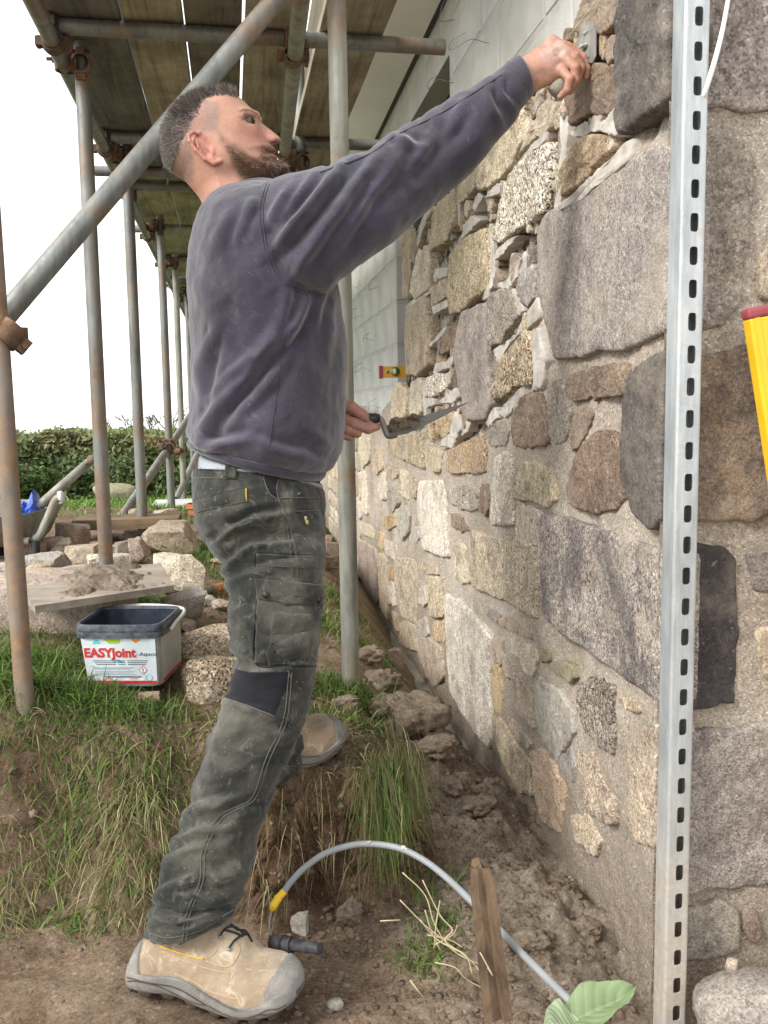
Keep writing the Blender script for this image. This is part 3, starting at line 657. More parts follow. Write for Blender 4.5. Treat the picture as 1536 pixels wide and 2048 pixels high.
for k, (fr_, pts) in enumerate(FM):
    ox, oy, s = Z_[fr_]; o2 = np.array([onX(ox+a/s, oy+b/s, XW-.008) for a, b in pts])[:, 1:]
    o2, size = smooth_outline(o2, .005, 600+k, .09)
    v, f = stone_mesh(o2, max(size, .071), .002+.008*abs(math.sin(k*2.1)), 600+k, toL, np.array([-1., 0, 0]), depth=.03, rough=1.1)
    me = mesh_from('fresh_mortar', v, f); bm = bmesh.new(); bm.from_mesh(me); bmesh.ops.recalc_face_normals(bm, faces=bm.faces); bm.to_mesh(me); bm.free()
    link('fresh_mortar', me, MAT['fresh'], wall)
# concrete footing under the wall
mb = MB(); mb.box((XW+.06, 3.9, -.03), (.10, 2.1, .105)); fo = mb.build('footing', MAT['footing'], wall)
# ---------------------------------------------------------------- concrete block wall behind, window opening, soffit
XB = .80
bw_ = thing('block_wall', 'pale concrete block wall with wire ties behind the stone facing', 'wall', (XB, 6, 0))
JY0 = onX(897, 150, XB)[1]; JY1 = onX(792, 600, XB)[1]; ZH = onX(896, 112, XB)[2]; ZS = 1.14
def blocks():
    h, w, j = .215, .44, .010; bme = {}; row = 0; z = -.05
    while z < 3.0:
        y = 1.62 + (row % 2)*.225; z1 = min(z+h, 3.02)
        while y < 13:
            segs = [(y, min(y+w, 13))]
            if z < ZH-.02 and z1 > ZS+.02:
                segs = [(a, b) for a, b in ((y, min(y+w, JY0)), (max(y, JY1), y+w)) if b-a > .04]
            for a, b in segs:
                key = (round(b-a, 3), round(z1-z, 3))
                if key not in bme:
                    mb = MB(); L, H = key; mb.box((.05, (L-j)/2, (H-j)/2), (.05, (L-j)/2, (H-j)/2))
                    me = mesh_from('block', np.concatenate(mb.v), mb.f, False); bm = bmesh.new(); bm.from_mesh(me); bmesh.ops.recalc_face_normals(bm, faces=bm.faces)
                    bmesh.ops.bevel(bm, geom=list(bm.edges), offset=.004, segments=1, affect='EDGES'); bm.to_mesh(me); bm.free(); me.materials.append(MAT['block']); bme[key] = me
                if b < 2.3 and z < 1.2: continue          # wholly behind the stone facing
                o = link('block', bme[key], None, bw_); o.location = (XB+.001*((row*7+int(y*10)) % 3), a, z)
            y += w+j
        z += h+j; row += 1
blocks()
mb = MB()   # joint mortar behind the block faces, leaving the opening free
for (y0, y1, z0, z1) in ((1.6, JY0-.004, -.05, 3.02), (JY1+.004, 13, -.05, 3.02), (JY0-.004, JY1+.004, -.05, ZS-.004), (JY0-.004, JY1+.004, ZH+.004, 3.02)):
    mb.box((XB+.0525, (y0+y1)/2, (z0+z1)/2), (.0485, (y1-y0)/2, (z1-z0)/2))
mb.build('joint_mortar', MAT['joint'], bw_)
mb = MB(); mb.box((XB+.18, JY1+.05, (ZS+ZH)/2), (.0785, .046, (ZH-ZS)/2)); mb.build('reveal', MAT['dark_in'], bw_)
mb = MB(); mb.box((XB+.7, (JY0+JY1)/2+.6, 1.5), (.02, 3.2, 1.9)); mb.box((XB+.4, (JY0+JY1)/2+.6, 3.2), (.29, 3.2, .02)); mb.box((XB+.4, JY1+1.5, 1.7), (.28, .02, 1.48)); mb.build('dark_room_box', MAT['dark_in'], bw_)  # dark sheets in place of the unlit room; its shade is in the colour
rt = random.Random(3)
for q in [(908,40,0), (905,165,1), (735,525,0), (715,575,1), (722,632,0), (745,680,1), (722,742,0), (740,740,1), (760,815,1), (756,575,0), (975,85,1), (730,470,1)]:
    c = onX(q[0], q[1], XB-.004); L = rt.uniform(.05, .11); s = 1 if q[2] else -1
    pts = [c+np.array([.01, 0, 0]), c+np.array([-.01, .0, 0]), c+np.array([-.05, s*.02, .015*s]), c+np.array([-L, s*.05, -.01]), c+np.array([-L+.01, s*.08, .03]), c+np.array([-L+.05, s*.06, .05])]
    MB().tube(catmull(pts, 5), .0013, 5).build('wall_tie', MAT['wire'], bw_, True)
ZF = onX(885, 20, XB)[2]
ev = thing('roof_eaves', 'white soffit board under the eaves above the block wall', 'eaves', (XB-.2, 6, ZF))
mb = MB(); mb.box((XB-.26, 7.2, ZF+.012), (.235, 5.6, .012)); mb.build('soffit_board', MAT['white_board'], ev)
mb = MB(); mb.box((XB-.012, 7.2, ZF+.016), (.011, 5.6, .013)); mb.build('shadow_gap', MAT['gap'], ev)
mb = MB(); mb.box((XB-.505, 7.2, ZF+.09), (.009, 5.6, .10)); mb.build('fascia_board', MAT['white_board'], ev)
# ---------------------------------------------------------------- tube scaffolding
sc = thing('scaffolding', 'grey tube scaffold with rusty couplers beside the stone wall', 'scaffolding', (-.1, 4.5, .5))
RT = .02415
def tube(name, a, b, m='tube', r=RT, n=20):
    a, b = np.asarray(a, float), np.asarray(b, float); d = (b-a)/np.linalg.norm(b-a); k = 6
    pts = [a+(b-a)*t for t in np.linspace(0, 1, k)]
    mb = MB(); mb.tube(pts, r, n, cap=False)
    # open hollow end: wall thickness ring at both ends
    u = np.cross(d, [0.3, .1, 1]); u /= np.linalg.norm(u); w = np.cross(d, u)
    for e, s in ((a, 1), (b, -1)):
        ro = [e+r*(math.cos(t)*u+math.sin(t)*w) for t in np.linspace(0, 2*math.pi, n, endpoint=False)]
        ri = [e+(r-.004)*(math.cos(t)*u+math.sin(t)*w) for t in np.linspace(0, 2*math.pi, n, endpoint=False)]
        rd = [p+d*s*.12 for p in ri]; mb.rings([ro, ri, rd], cap=False)
    o = mb.build(name, MAT[m], sc, True, 50); return o
def coupler(c, d1, d2, parent=None):
    """right-angle coupler: two hinged bands round tubes of directions d1 and d2 with bolts and nuts"""
    mb = MB(); bolts = []; c = np.asarray(c, float); d1, d2 = nrm(d1), nrm(d2); n = np.cross(d1, d2); n = nrm(n) if np.linalg.norm(n) > .1 else nrm(np.cross(d1, [0, 1, .2]))
    for d, s in ((d1, 1), (d2, -1)):
        cc = c + n*s*RT*1.02; u = n; w = nrm(np.cross(d, u)); N = 20
        R = []
        for rr, hh in ((RT+.001, -.024), (RT+.008, -.022), (RT+.010, 0), (RT+.008, .022), (RT+.001, .024)):
            R.append([cc+d*hh+rr*(math.cos(t)*u+math.sin(t)*w) for t in np.linspace(0, 2*math.pi, N, endpoint=False)])
        mb.rings(R, cap=False)
        for sg in (1, -1):
            bb = cc + w*sg*(RT+.014); mb.box(bb, (.011, .013, .016), (w, u, d))
        bolt = cc + w*(RT+.016); bolts.append((bolt, u))
        bolt2 = cc - w*(RT+.016); mb.tube([bolt2-u*.018, bolt2+u*.018], .007, 8)
    mb.box(c, (.02, .02, .012), (d1, d2, n))
    co = mb.build('coupler', MAT['rust'], sc, True, 40)
    for bo, u in bolts: MB().tube([bo-u*.03, bo+u*.05], .006, 8).tube([bo+u*.022, bo+u*.034], .0115, 6).build('bolt', MAT['rust'], co, True, 40)
    return co
VUP = np.array([0, 0, 1.]); VY = nrm([-.0176, 1, 0]); VX = nrm([1, .0176, 0])
ZL = 2.30                              # ledger height
def lx(y): return -.553 - .0176*(y-3.3)
def ix(y): return .262 - .0176*(y-2.4)
# outer ledger and inner ledger
tube('ledger', (lx(2.0), 2.0, ZL), (lx(16), 16, ZL), 'tube')
iz = 2.26
pA, pB = onZ(602, 0, iz), onZ(570, 300, iz)
dI = nrm(pB-pA); tube('ledger', pA-dI*.5, pB+dI*1.5, 'tube_pale')
pC = onZ(586, 60, iz)
# standards: outer row
def standard(pxh, yb, tilt, zb, zt, y, x=None, m='tube'):
    x = x if x is not None else lx(y)+.05
    return None
OUT = []
for (x812, Y, lean, ztop_, m) in ((22, 2.06, .0, 2.9, 'tube_rust'), (197, 3.30, 0, 3.2, 'tube'), (275, 4.44, 0, 3.2, 'tube'), (335, 6.1, 0, 3.2, 'tube'), (361, 7.6, 0, 3.2, 'tube_pale'), (382, 9.4, 0, 3.2, 'tube'), (395, 11.6, 0, 3.2, 'tube')):
    c = onY(x812, 812, Y); zb = gz(c[0], c[1])-.25
    if Y < 2.5:
        lo_, hi_ = onY(46, 1350, Y), onY(-13, 512, Y); dd_ = hi_-lo_; tube('standard', lo_-dd_*.25, hi_+dd_*1.6, m, .0200)
    else: tube('standard', (c[0], Y, zb), (c[0]+lean, Y, ztop_), m)
    OUT.append(c)
    if Y > 2.5: coupler((c[0]-.024, Y-.024, ZL), VUP, VY)
# inner standards
pi_ = P(689, 812, 2.48); tube('standard', (pi_[0]+.004, pi_[1], gz(pi_[0], pi_[1])-.2), (pi_[0]-.004, pi_[1], 3.4), 'tube_pale')
p2_ = onY(600, 240, 4.3); tube('standard', (p2_[0], 4.3, gz(p2_[0], 4.3)-.2), (p2_[0], 4.3, 3.4), 'tube')
coupler((p2_[0]-.02, 4.28, iz), VUP, dI); 
cc_ = onZ(586, 112, iz); coupler(cc_+np.array([0, 0, .024]), VX, dI)
cc_ = onZ(568, 305, iz); coupler(cc_+np.array([0, 0, .024]), VX, dI)
# transoms carrying the boards
ZT = ZL+.048
TR = [(onZ(118, 52, ZT), onZ(889, 95, ZT), 'tube')]
a = onZ(232, 275, ZT); TR.append((a+VX*-.02, a+VX*1.30, 'tube')); 
for (px, py, dx0, L, m) in ((262, 372, -.05, 1.3, 'tube'), (190, 342, 0, 1.4, 'tube'), (300, 458, -.12, 1.3, 'tube_pale'), (330, 517, -.05, 1.3, 'tube'), (345, 560, -.1, 1.3, 'tube'), (365, 590, -.1, 1.3, 'tube')):
    a = onZ(px, py, ZT); TR.append((a+VX*dx0, a+VX*L, m))
for a, b, m in TR:
    tube('transom', a, b, m)
    t = (lx(a[1])-a[0])/(b[0]-a[0]); c = a+(b-a)*t; coupler(c-np.array([0, 0, .024]), VX, VY)
# braces
b0 = P(-40, 690, 1.99); b1 = P(570, -22, 2.28); tube('brace', b0-(b1-b0)*.05, b1+(b1-b0)*.35, 'tube')
cl = P(10, 668, 1.97); coupler(cl, VUP, nrm(b1-b0))
f0 = onY(225, 1062, 4.9); f1 = onY(402, 800, 7.2); tube('brace', f0, f0+(f1-f0)*1.25, 'tube')
g0 = onY(352, 1000, 7.0); g1 = onY(400, 895, 9.0); tube('brace', g0, g0+(g1-g0)*1.3, 'tube')
cq = onY(333, 893, 6.08); coupler(cq, VUP, nrm(f1-f0)); cq = onY(355, 902, 7.5); coupler(cq, VUP, VX)
# scaffold boards lying on the transoms (each one can be lifted off)
ZBd = ZT+RT+.002
def board(xl, xr, y0, y1, zo, tint, label, bend=0):
    n = 14; Vv = []; s = [(xl, 0), (xr, 0), (xr, .038), (xl, .038)]
    for k in range(n+1):
        y = y0+(y1-y0)*k/n; sh = -.0176*(y-3.3)
        for x, z in s: Vv.append((x+sh, y, z+.002*math.sin(k*1.3+xl*9)))
    f = [(i*4+k, i*4+(k+1) % 4, (i+1)*4+(k+1) % 4, (i+1)*4+k) for i in range(n) for k in range(4)]+[(3, 2, 1, 0), (n*4, n*4+1, n*4+2, n*4+3)]
    me = mesh_from('scaffold_board', np.array(Vv)+[0, 0, ZBd+zo], f, False); bm = bmesh.new(); bm.from_mesh(me); bmesh.ops.recalc_face_normals(bm, faces=bm.faces)
    bmesh.ops.bevel(bm, geom=[e for e in bm.edges if abs((e.verts[0].co-e.verts[1].co).normalized().y) > .9], offset=.003, segments=1, affect='EDGES'); bm.to_mesh(me); bm.free()
    o = link('scaffold_board', me, MAT['board']); rebase(o); o.color = (*tint, 1); tag(o, label, 'board', 'scaffold boards of the working deck'); return o
def bx_at(px, py): 
    q = onZ(px, py, ZBd); return q[0]+.0176*(q[1]-3.3)
ed = [(bx_at(112, 90), bx_at(247, 60)), (bx_at(252, 60), bx_at(368, 60)), (bx_at(372, 60), bx_at(483, 60)), (bx_at(490, 60), bx_at(603, 60)), (bx_at(640, 60), bx_at(771, 60))]
dk, lt, ol = (.42, .44, .48), (1.0, .98, .95), (.95, .92, .84)
tn = [dk, ol, (.45, .46, .47), lt, ol]
lb = ['dark grey scaffold board along the outer ledger', 'mossy tan scaffold board beside the dark outer one', 'dark grey scaffold board above the brace in the middle', 'pale tan scaffold board above the face of the man', 'stained tan scaffold board nearest the block wall']
for (a, b), t, l in zip(ed, tn, lb): board(a, b, 2.35, 5.0, 0, t, l)
lb2 = ['far outer scaffold board over the outer ledger', 'far tan scaffold board second from the outer ledger', 'far scaffold board in the middle of the deck', 'far scaffold board fourth from the outer ledger', 'far scaffold board next to the block wall']
for k, ((a, b), l) in enumerate(zip(ed, lb2)): board(a, b, 5.03, 8.9, .002, [(.9, .9, .75), (.8, .82, .6), (.7, .7, .6), (.9, .9, .8), (.8, .8, .6)][k], l)
lb3 = ['farthest outer scaffold board at the end of the deck', 'farthest scaffold board second from the outside', 'farthest scaffold board in the middle of the deck', 'farthest scaffold board fourth from the outside', 'farthest scaffold board against the block wall']
for k, ((a, b), l) in enumerate(zip(ed, lb3)): board(a, b, 8.93, 12.8, 0, [(.8, .8, .6), (.9, .9, .7), (.7, .7, .55), (.8, .8, .7), (.75, .75, .6)][k], l)
# ---------------------------------------------------------------- the mason
def surface_nets(f):
    """f > 0 inside; returns vertices in grid units and quads"""
    s = f > 0; nx, ny, nz = f.shape
    cs = [(i, j, k) for i in (0, 1) for j in (0, 1) for k in (0, 1)]
    S = [s[i:nx-1+i, j:ny-1+j, k:nz-1+k] for i, j, k in cs]; cnt = sum(a.astype(np.int8) for a in S)
    act = (cnt > 0) & (cnt < 8); I = np.argwhere(act); idm = np.full(act.shape, -1, np.int64); idm[act] = np.arange(len(I))
    acc = np.zeros((len(I), 3)); num = np.zeros(len(I))
    val = [f[I[:, 0]+i, I[:, 1]+j, I[:, 2]+k] for i, j, k in cs]
    for a in range(8):
        for b in range(a+1, 8):
            d = [cs[b][t]-cs[a][t] for t in range(3)]
            if sum(abs(x) for x in d) != 1: continue
            va, vb = val[a], val[b]; m = (va > 0) != (vb > 0); t = np.where(m, va/(va-vb+1e-20), 0)
            for ax in range(3): acc[:, ax] += np.where(m, cs[a][ax]+t*d[ax], 0)
            num += m
    V = I + acc/num[:, None]; Q = []
    for ax in range(3):
        sl0 = [slice(None)]*3; sl1 = [slice(None)]*3; sl0[ax] = slice(0, -1); sl1[ax] = slice(1, None)
        a = s[tuple(sl0)]; b = s[tuple(sl1)]; o1, o2 = [(1, 2), (2, 0), (0, 1)][ax]
        E = np.argwhere(a != b); E = E[(E[:, o1] > 0) & (E[:, o2] > 0) & (E[:, o1] < f.shape[o1]-1) & (E[:, o2] < f.shape[o2]-1)]
        fl = a[tuple(E.T)]
        def g(d1, d2):
            q = E.copy(); q[:, o1] -= d1; q[:, o2] -= d2; return idm[tuple(q.T)]
        q = np.stack([g(1, 1), g(0, 1), g(0, 0), g(1, 0)], 1); q[~fl] = q[~fl][:, ::-1]; Q.append(q)
    Q = np.concatenate(Q); return V, Q[(Q >= 0).all(1)]
def smax(a, b, k):
    h = np.clip(.5+.5*(a-b)/k, 0, 1); return b*(1-h)+a*h + k*h*(1-h)
def rcone(G, a, b, ra, rb, cs=1.0):
    """signed inside-distance of a tapered capsule; cs squeezes the depth axis"""
    U, V, C = G; a = np.array(a, float); b = np.array(b, float); d = b-a; a2 = a.copy(); L = (d*[1, 1, cs])@(d*[1, 1, cs])+1e-9
    pu, pv, pc = U-a[0], V-a[1], (C-a[2])*cs
    t = np.clip((pu*d[0]+pv*d[1]+pc*d[2]*cs)/L, 0, 1)
    return ra+(rb-ra)*t - np.sqrt((pu-t*d[0])**2+(pv-t*d[1])**2+(pc-t*d[2]*cs)**2)
def chain(G, pts, k=4, cs=1.0):
    r = None
    for (p, q) in zip(pts[:-1], pts[1:]):
        c = rcone(G, p[:3], q[:3], p[3], q[3], cs); r = c if r is None else smax(r, c, k)
    return r
def grid(u0, u1, v0, v1, c0, c1, h):
    return np.meshgrid(np.arange(u0, u1, h, dtype=np.float32), np.arange(v0, v1, h, dtype=np.float32), np.arange(c0, c1, h, dtype=np.float32), indexing='ij')
def pdist(u, v, poly):
    """signed distance (inside positive) to a closed polygon"""
    p = np.asarray(poly, float); q = np.roll(p, -1, 0); d = np.full(u.shape, 1e9); ins = np.zeros(u.shape, bool)
    for (x0, y0), (x1, y1) in zip(p, q):
        ex, ey = x1-x0, y1-y0; t = np.clip(((u-x0)*ex+(v-y0)*ey)/(ex*ex+ey*ey+1e-9), 0, 1)
        d = np.minimum(d, np.hypot(u-x0-t*ex, v-y0-t*ey)); c = ((y0 > v) != (y1 > v)) & (u < (x1-x0)*(v-y0)/(y1-y0+1e-12)+x0); ins ^= c
    return np.where(ins, d, -d)
EVH = nrm([EV[0], EV[1], 0])
def to_world(U, V, Cc, D):
    r = np.stack([(U-768)/F, (1024-V)/F, -np.ones_like(U)], 1)@RC.T
    return CAM + r*D + np.outer(Cc*D/F, EVH)
def sdf_mesh(f, G, h, D):
    V, Q = surface_nets(f); u0, v0, c0 = G[0][0, 0, 0], G[1][0, 0, 0], G[2][0, 0, 0]
    uvc = np.stack([u0+V[:, 0]*h, v0+V[:, 1]*h, c0+V[:, 2]*h], 1)
    # grid axes (right, down, away) are a right-handed frame with outward quads
    return uvc, to_world(uvc[:, 0], uvc[:, 1], uvc[:, 2], D), Q
def relax(v, q, it=2, lam=.5, keep=None):
    e = np.concatenate([q[:, [i, (i+1) % q.shape[1]]] for i in range(q.shape[1])])
    for _ in range(it):
        s = np.zeros_like(v); n = np.zeros(len(v)); np.add.at(s, e[:, 0], v[e[:, 1]]); np.add.at(s, e[:, 1], v[e[:, 0]]); np.add.at(n, e[:, 0], 1); np.add.at(n, e[:, 1], 1)
        t = s/np.maximum(n, 1)[:, None]; v = v+(t-v)*lam
    return v
def proj(v):
    c = (v-CAM)@RC; return 768-F*c[:, 0]/c[:, 2], 1024+F*c[:, 1]/c[:, 2]
def loft(specs, n=40, per=5, flat=2.15):
    """specs: (edge point, opposite edge point, depth, half thickness along the view)"""
    C, A, B = [], [], []
    for (l, r, d, rb) in specs:
        a, b = P(*l, d), P(*r, d); C.append((a+b)/2); A.append((b-a)/2); B.append(rb)
    C = catmull(C, per); A = catmull(A, per); B = catmull(np.array(B)[:, None], per)[:, 0]; R = []
    for c, a, rb in zip(C, A, B):
        bb = EVH - nrm(a)*np.dot(EVH, nrm(a)); bb = nrm(bb); t = np.linspace(0, 2*math.pi, n, endpoint=False)
        ct, st = np.cos(t), np.sin(t); ct = np.sign(ct)*np.abs(ct)**(2/flat); st = np.sign(st)*np.abs(st)**(2/flat)
        R.append(c+np.outer(ct, a)+np.outer(st, bb*rb))
    return R
def remesh(mbs, vox, it=2):
    me = mesh_from('tmp', np.concatenate(mbs.v), mbs.f); bm = bmesh.new(); bm.from_mesh(me); bmesh.ops.recalc_face_normals(bm, faces=bm.faces); bm.to_mesh(me); bm.free()
    o = bpy.data.objects.new('tmp', me); COL.objects.link(o); md = o.modifiers.new('r', 'REMESH'); md.mode = 'VOXEL'; md.voxel_size = vox
    dg = bpy.context.evaluated_depsgraph_get(); dg.update(); m2 = bpy.data.meshes.new_from_object(o.evaluated_get(dg)); bpy.data.objects.remove(o); bpy.data.meshes.remove(me)
    v = verts(m2).copy(); q = np.array([tuple(p.vertices) for p in m2.polygons if len(p.vertices) == 4]); v = relax(v, q, it); bpy.data.meshes.remove(m2)
    return v, q
def normals(v, q):
    n = np.zeros_like(v); fn = np.cross(v[q[:, 2]]-v[q[:, 0]], v[q[:, 3]]-v[q[:, 1]])
    for k in range(4): np.add.at(n, q[:, k], fn)
    return n/(np.linalg.norm(n, axis=1)[:, None]+1e-12)
def polydist(u, v, pl):
    """distance to an open polyline, signed by side, and the run 0..1 along it"""
    pl = np.asarray(pl, float); best = np.full(len(u), 1e9); sg = np.zeros(len(u)); run = np.zeros(len(u)); L = np.linalg.norm(np.diff(pl, axis=0), axis=1); S = np.concatenate([[0], np.cumsum(L)])
    for i in range(len(pl)-1):
        (x0, y0), (x1, y1) = pl[i], pl[i+1]; ex, ey = x1-x0, y1-y0; t = np.clip(((u-x0)*ex+(v-y0)*ey)/(ex*ex+ey*ey), 0, 1)
        d = np.hypot(u-x0-t*ex, v-y0-t*ey); m = d < best; best = np.where(m, d, best); sg = np.where(m, np.sign((u-x0)*ey-(v-y0)*ex), sg); run = np.where(m, (S[i]+t*L[i])/S[-1], run)
    return best*np.where(sg == 0, 1, sg), run
def folds(v, q, FL):
    n = normals(v, q); u_, v_ = proj(v); h = np.zeros(len(v))
    for (pl, w, amp) in FL:
        pl = catmull(pl, 6) if len(pl) > 2 else np.array(pl, float)
        s, run = polydist(u_, v_, pl); env = np.clip(np.sin(np.pi*np.clip(run*.94+.03, 0, 1)), 0, 1)**.6
        h += 1.55*amp*env*(np.exp(-(s/w)**2) - .75*np.exp(-((s-1.7*w)/(.9*w))**2))
    facing = (n@EVH) < .35
    return v + n*np.where(facing, h, 0)[:, None]
def bvh(v, q): return BVHTree.FromPolygons([tuple(a) for a in v], [tuple(a) for a in q.tolist()])
def cast(T, px, py):
    r = ray(px, py); h = T.ray_cast(Vector(CAM), Vector(r))
    if h[0] is None:
        p = CAM+r*1.7; g = T.find_nearest(Vector(p)); return np.array(g[0]), np.array(g[1])
    n = np.array(h[1]); 
    if n@r > 0: n = -n
    return np.array(h[0]), n
def seam(T, pl, name, m, parent, r=.0011, lift=.0004, per=8, n=6):
    c = catmull(pl, per) if len(pl) > 2 else np.array([np.array(pl[0])+(np.array(pl[1])-np.array(pl[0]))*t for t in np.linspace(0, 1, 14)])
    pts = []
    for a in c:
        p, nn = cast(T, *a); pts.append(p+nn*lift)
    pts = np.array(pts); sm = pts.copy(); sm[1:-1] = (pts[:-2]+2*pts[1:-1]+pts[2:])/4
    return MB().tube(sm, r, n).build(name, m, parent, True)
def dense(poly, step):
    out = []; p = np.asarray(poly, float)
    for a, b in zip(p, np.roll(p, -1, 0)):
        k = max(1, int(np.linalg.norm(b-a)/step)); out += [a+(b-a)*t/k for t in range(k)]
    return np.array(out)
def patch(T, poly, name, m, parent, thick=.002, step=5, rim=.93, lump=0.0):
    o = dense(poly, step); c = o.mean(0); n = len(o); TT = [1.0, 1.0, rim] + list(np.linspace(rim, 0, 8)[1:-1]); V = []
    for k, t in enumerate(TT):
        for a in o:
            b = c+(a-c)*t; p, nn = cast(T, *b); h = -.002 if k == 0 else thick*.6 if k == 1 else thick
            V.append(p+nn*(h+lump*(1-t*t)*(k > 1)))
    p, nn = cast(T, *c); V.append(p+nn*(thick+lump)); k = len(TT)
    f = [(i*n+j, i*n+(j+1) % n, (i+1)*n+(j+1) % n, (i+1)*n+j) for i in range(k-1) for j in range(n)]+[((k-1)*n+j, (k-1)*n+(j+1) % n, k*n) for j in range(n)]
    mb = MB().add(V, f); return mb.build(name, m, parent, True)

man = thing('person', 'man in a purple-grey sweatshirt and dirty work trousers pointing the stone wall with a trowel', 'person', (0, 1.75, .3))
# ---- materials
def skin_mat():
    t = NT('skin', .52, .4); c = t.attr('Col'); c = t.mix(.5, c, t.ramp(t.noise(60, 5, .65), [(.3, (.8, .72, .7)), (.55, (1, 1, 1)), (.75, (1.1, 1.06, 1.04))]), 'MULTIPLY')
    c = t.mix(.5, c, t.ramp(t.noise(420, 3, .6), [(.3, .68), (.65, 1.12)]), 'MULTIPLY'); c = t.mix(t.ramp(t.noise(24, 5, .65), [(.5, 0), (.68, .4)]), c, (.50, .20, .15))
    t.b.inputs['Subsurface Weight'].default_value = .12; t.b.inputs['Subsurface Radius'].default_value = (.008, .003, .0015); t.b.inputs['Subsurface Scale'].default_value = 1
    return t.done(c, t.bump(t.noise(380, 4, .6), .0006, .5, t.bump(t.noise(70, 4, .6), .0012, .4)))
MAT['skin'] = skin_mat()
def cloth(name, c, dust, dcol, weave=900, fuzz=.2, dsc=7, sheen=.25, streak=None):
    t = NT(name, .92, .15); col = t.mix(1, c, t.ramp(t.noise(4, 5, .6), [(.3, .82), (.7, 1.15)]), 'MULTIPLY')
    d = t.ramp(t.noise(dsc, 7, .68, dist=.8), [(.45, 0), (.62, dust*.5), (.78, dust)]); col = t.mix(d, col, dcol)
    if streak:
        d2 = t.ramp(t.noise(26, 6, .7, dist=1.5), [(.55, 0), (.70, streak)]); col = t.mix(d2, col, tuple(min(1, x*1.7) for x in dcol))
        spk = t.ramp(t.noise(130, 3, .6), [(.66, 0), (.72, streak)]); col = t.mix(spk, col, (.45, .43, .39))
        lo = t.ramp(t.noise(6, 5, .62), [(.32, .42), (.5, .85), (.68, 1.35)]); col = t.mix(.8, col, lo, 'MULTIPLY')
    col = t.mix(.35, col, t.ramp(t.noise(weave, 2, .6), [(.3, .65), (.7, 1.25)]), 'MULTIPLY')
    t.b.inputs['Sheen Weight'].default_value = sheen; t.b.inputs['Sheen Roughness'].default_value = .5
    return t.done(col, t.bump(t.noise(weave, 2, .6), .0006, fuzz, t.bump(t.noise(260, 3, .7), .0012, .5, t.bump(t.noise(45, 5, .6), .0035, .35))))
MAT['sweat'] = cloth('sweatshirt_fleece', (.043, .040, .062), .22, (.16, .14, .145), 1100, .6, 11, .5, .14)
MAT['sweat_seam'] = cloth('sweatshirt_seam', (.04, .037, .052), .2, (.16, .14, .14), 1100, .4)
MAT['trouser'] = cloth('worn_work_trouser', (.027, .029, .025), .9, (.16, .15, .118), 1300, .4, 8, .2, .4)
MAT['trouser_dark'] = cloth('dark_panel_and_shadow', (.009, .0095, .012), .2, (.035, .035, .035), 1300, .4, 9, .15)
MAT['stitch'] = cloth('trouser_stitching', (.085, .083, .066), .5, (.19, .175, .14), 1300, .3)
MAT['belt'] = cloth('grey_belt_cloth', (.36, .39, .42), .3, (.3, .29, .27), 1300, .3)
MAT['leather'] = cloth('tan_nubuck', (.33, .25, .17), .9, (.47, .40, .315), 600, .7, 9, .15, .45)
MAT['boot_stitch'] = cloth('boot_stitching', (.50, .36, .20), .5, (.5, .4, .3), 600, .3)
MAT['rubber'] = cloth('dusty_grey_rubber', (.22, .21, .195), .8, (.38, .345, .30), 500, .4, 12, 0, .35)
MAT['lug'] = cloth('muddy_rubber_lug', (.075, .058, .046), .6, (.20, .155, .12), 300, .6, 12, 0)
MAT['tag_yellow'] = plain('dull_yellow_tag', (.36, .25, .05), .7, .3, 0, .2, 60)
MAT['lace'] = plain('dark_lace', (.03, .03, .035), .8, .2)
def hair_mat():
    t = NT('hair', .55, .35); return t.done(t.attr('Col'))
MAT['hair'] = hair_mat()

# ---- head and neck (distances in thousandths of a metre, near enough)
DH = 1.86
HC = [(432,470),(418,412),(392,387),(370,362),(344,346),(332,328),(325,302),(322,281),(327,257),(337,237),(350,219),(368,203),(390,191),(415,184),(442,181),(464,185),(479,195),(490,205),(500,215),(512,226),(520,236),(521,245),(523,256),(528,268),(533,279),(537,288),(546,293),(549,299),(548,305),(544,309),(551,313),(552,318),(550,323),(561,328),(570,333),(565,342),(545,355),(520,366),(498,377),(492,388),(503,412),(535,470)]
NOSE = [(518,240),(523,246),(534,254),(548,265),(559,274),(562,280),(559,285),(552,287),(543,290),(534,291),(526,284),(516,262)]
G = grid(312, 606, 160, 462, -94, 95, 2.0); U2, V2_ = G[0][:, :, 0].astype(float), G[1][:, :, 0].astype(float)
e = pdist(U2, V2_, HC)
def blur(a, k=2):
    for _ in range(k):
        p = np.pad(a, 1, mode='edge'); a = (p[:-2, 1:-1]+p[2:, 1:-1]+p[1:-1, :-2]+p[1:-1, 2:]+4*p[1:-1, 1:-1])/8
    return a
Rm = 74 - 10*sstep(320, 380, V2_) - 12*sstep(470, 545, U2)*sstep(245, 300, V2_) + 3*sstep(420, 350, U2)*sstep(330, 260, V2_)
ein = np.minimum(e, Rm); f2 = (Rm**2-(Rm-ein)**2); f2 = np.where(e < 0, e*2*Rm, f2)
f = (f2[:, :, None]-G[2]**2)/(2*Rm[:, :, None])
# cheekbone, brow, temple
Cabs = np.abs(G[2]); GA = (G[0], G[1], Cabs)
f = smax(f, rcone(GA, (478, 272, 48), (505, 274, 34), 16, 12), 14)
f = smax(f, rcone(GA, (492, 238, 42), (515, 234, 14), 8, 7), 7)
f = smax(f, rcone(GA, (470, 330, 46), (520, 345, 22), 16, 14), 14)      # jaw
f = -smax(-f, rcone(GA, (503, 251, 48), (510, 251, 34), 8, 7.5), 7)   # eye socket
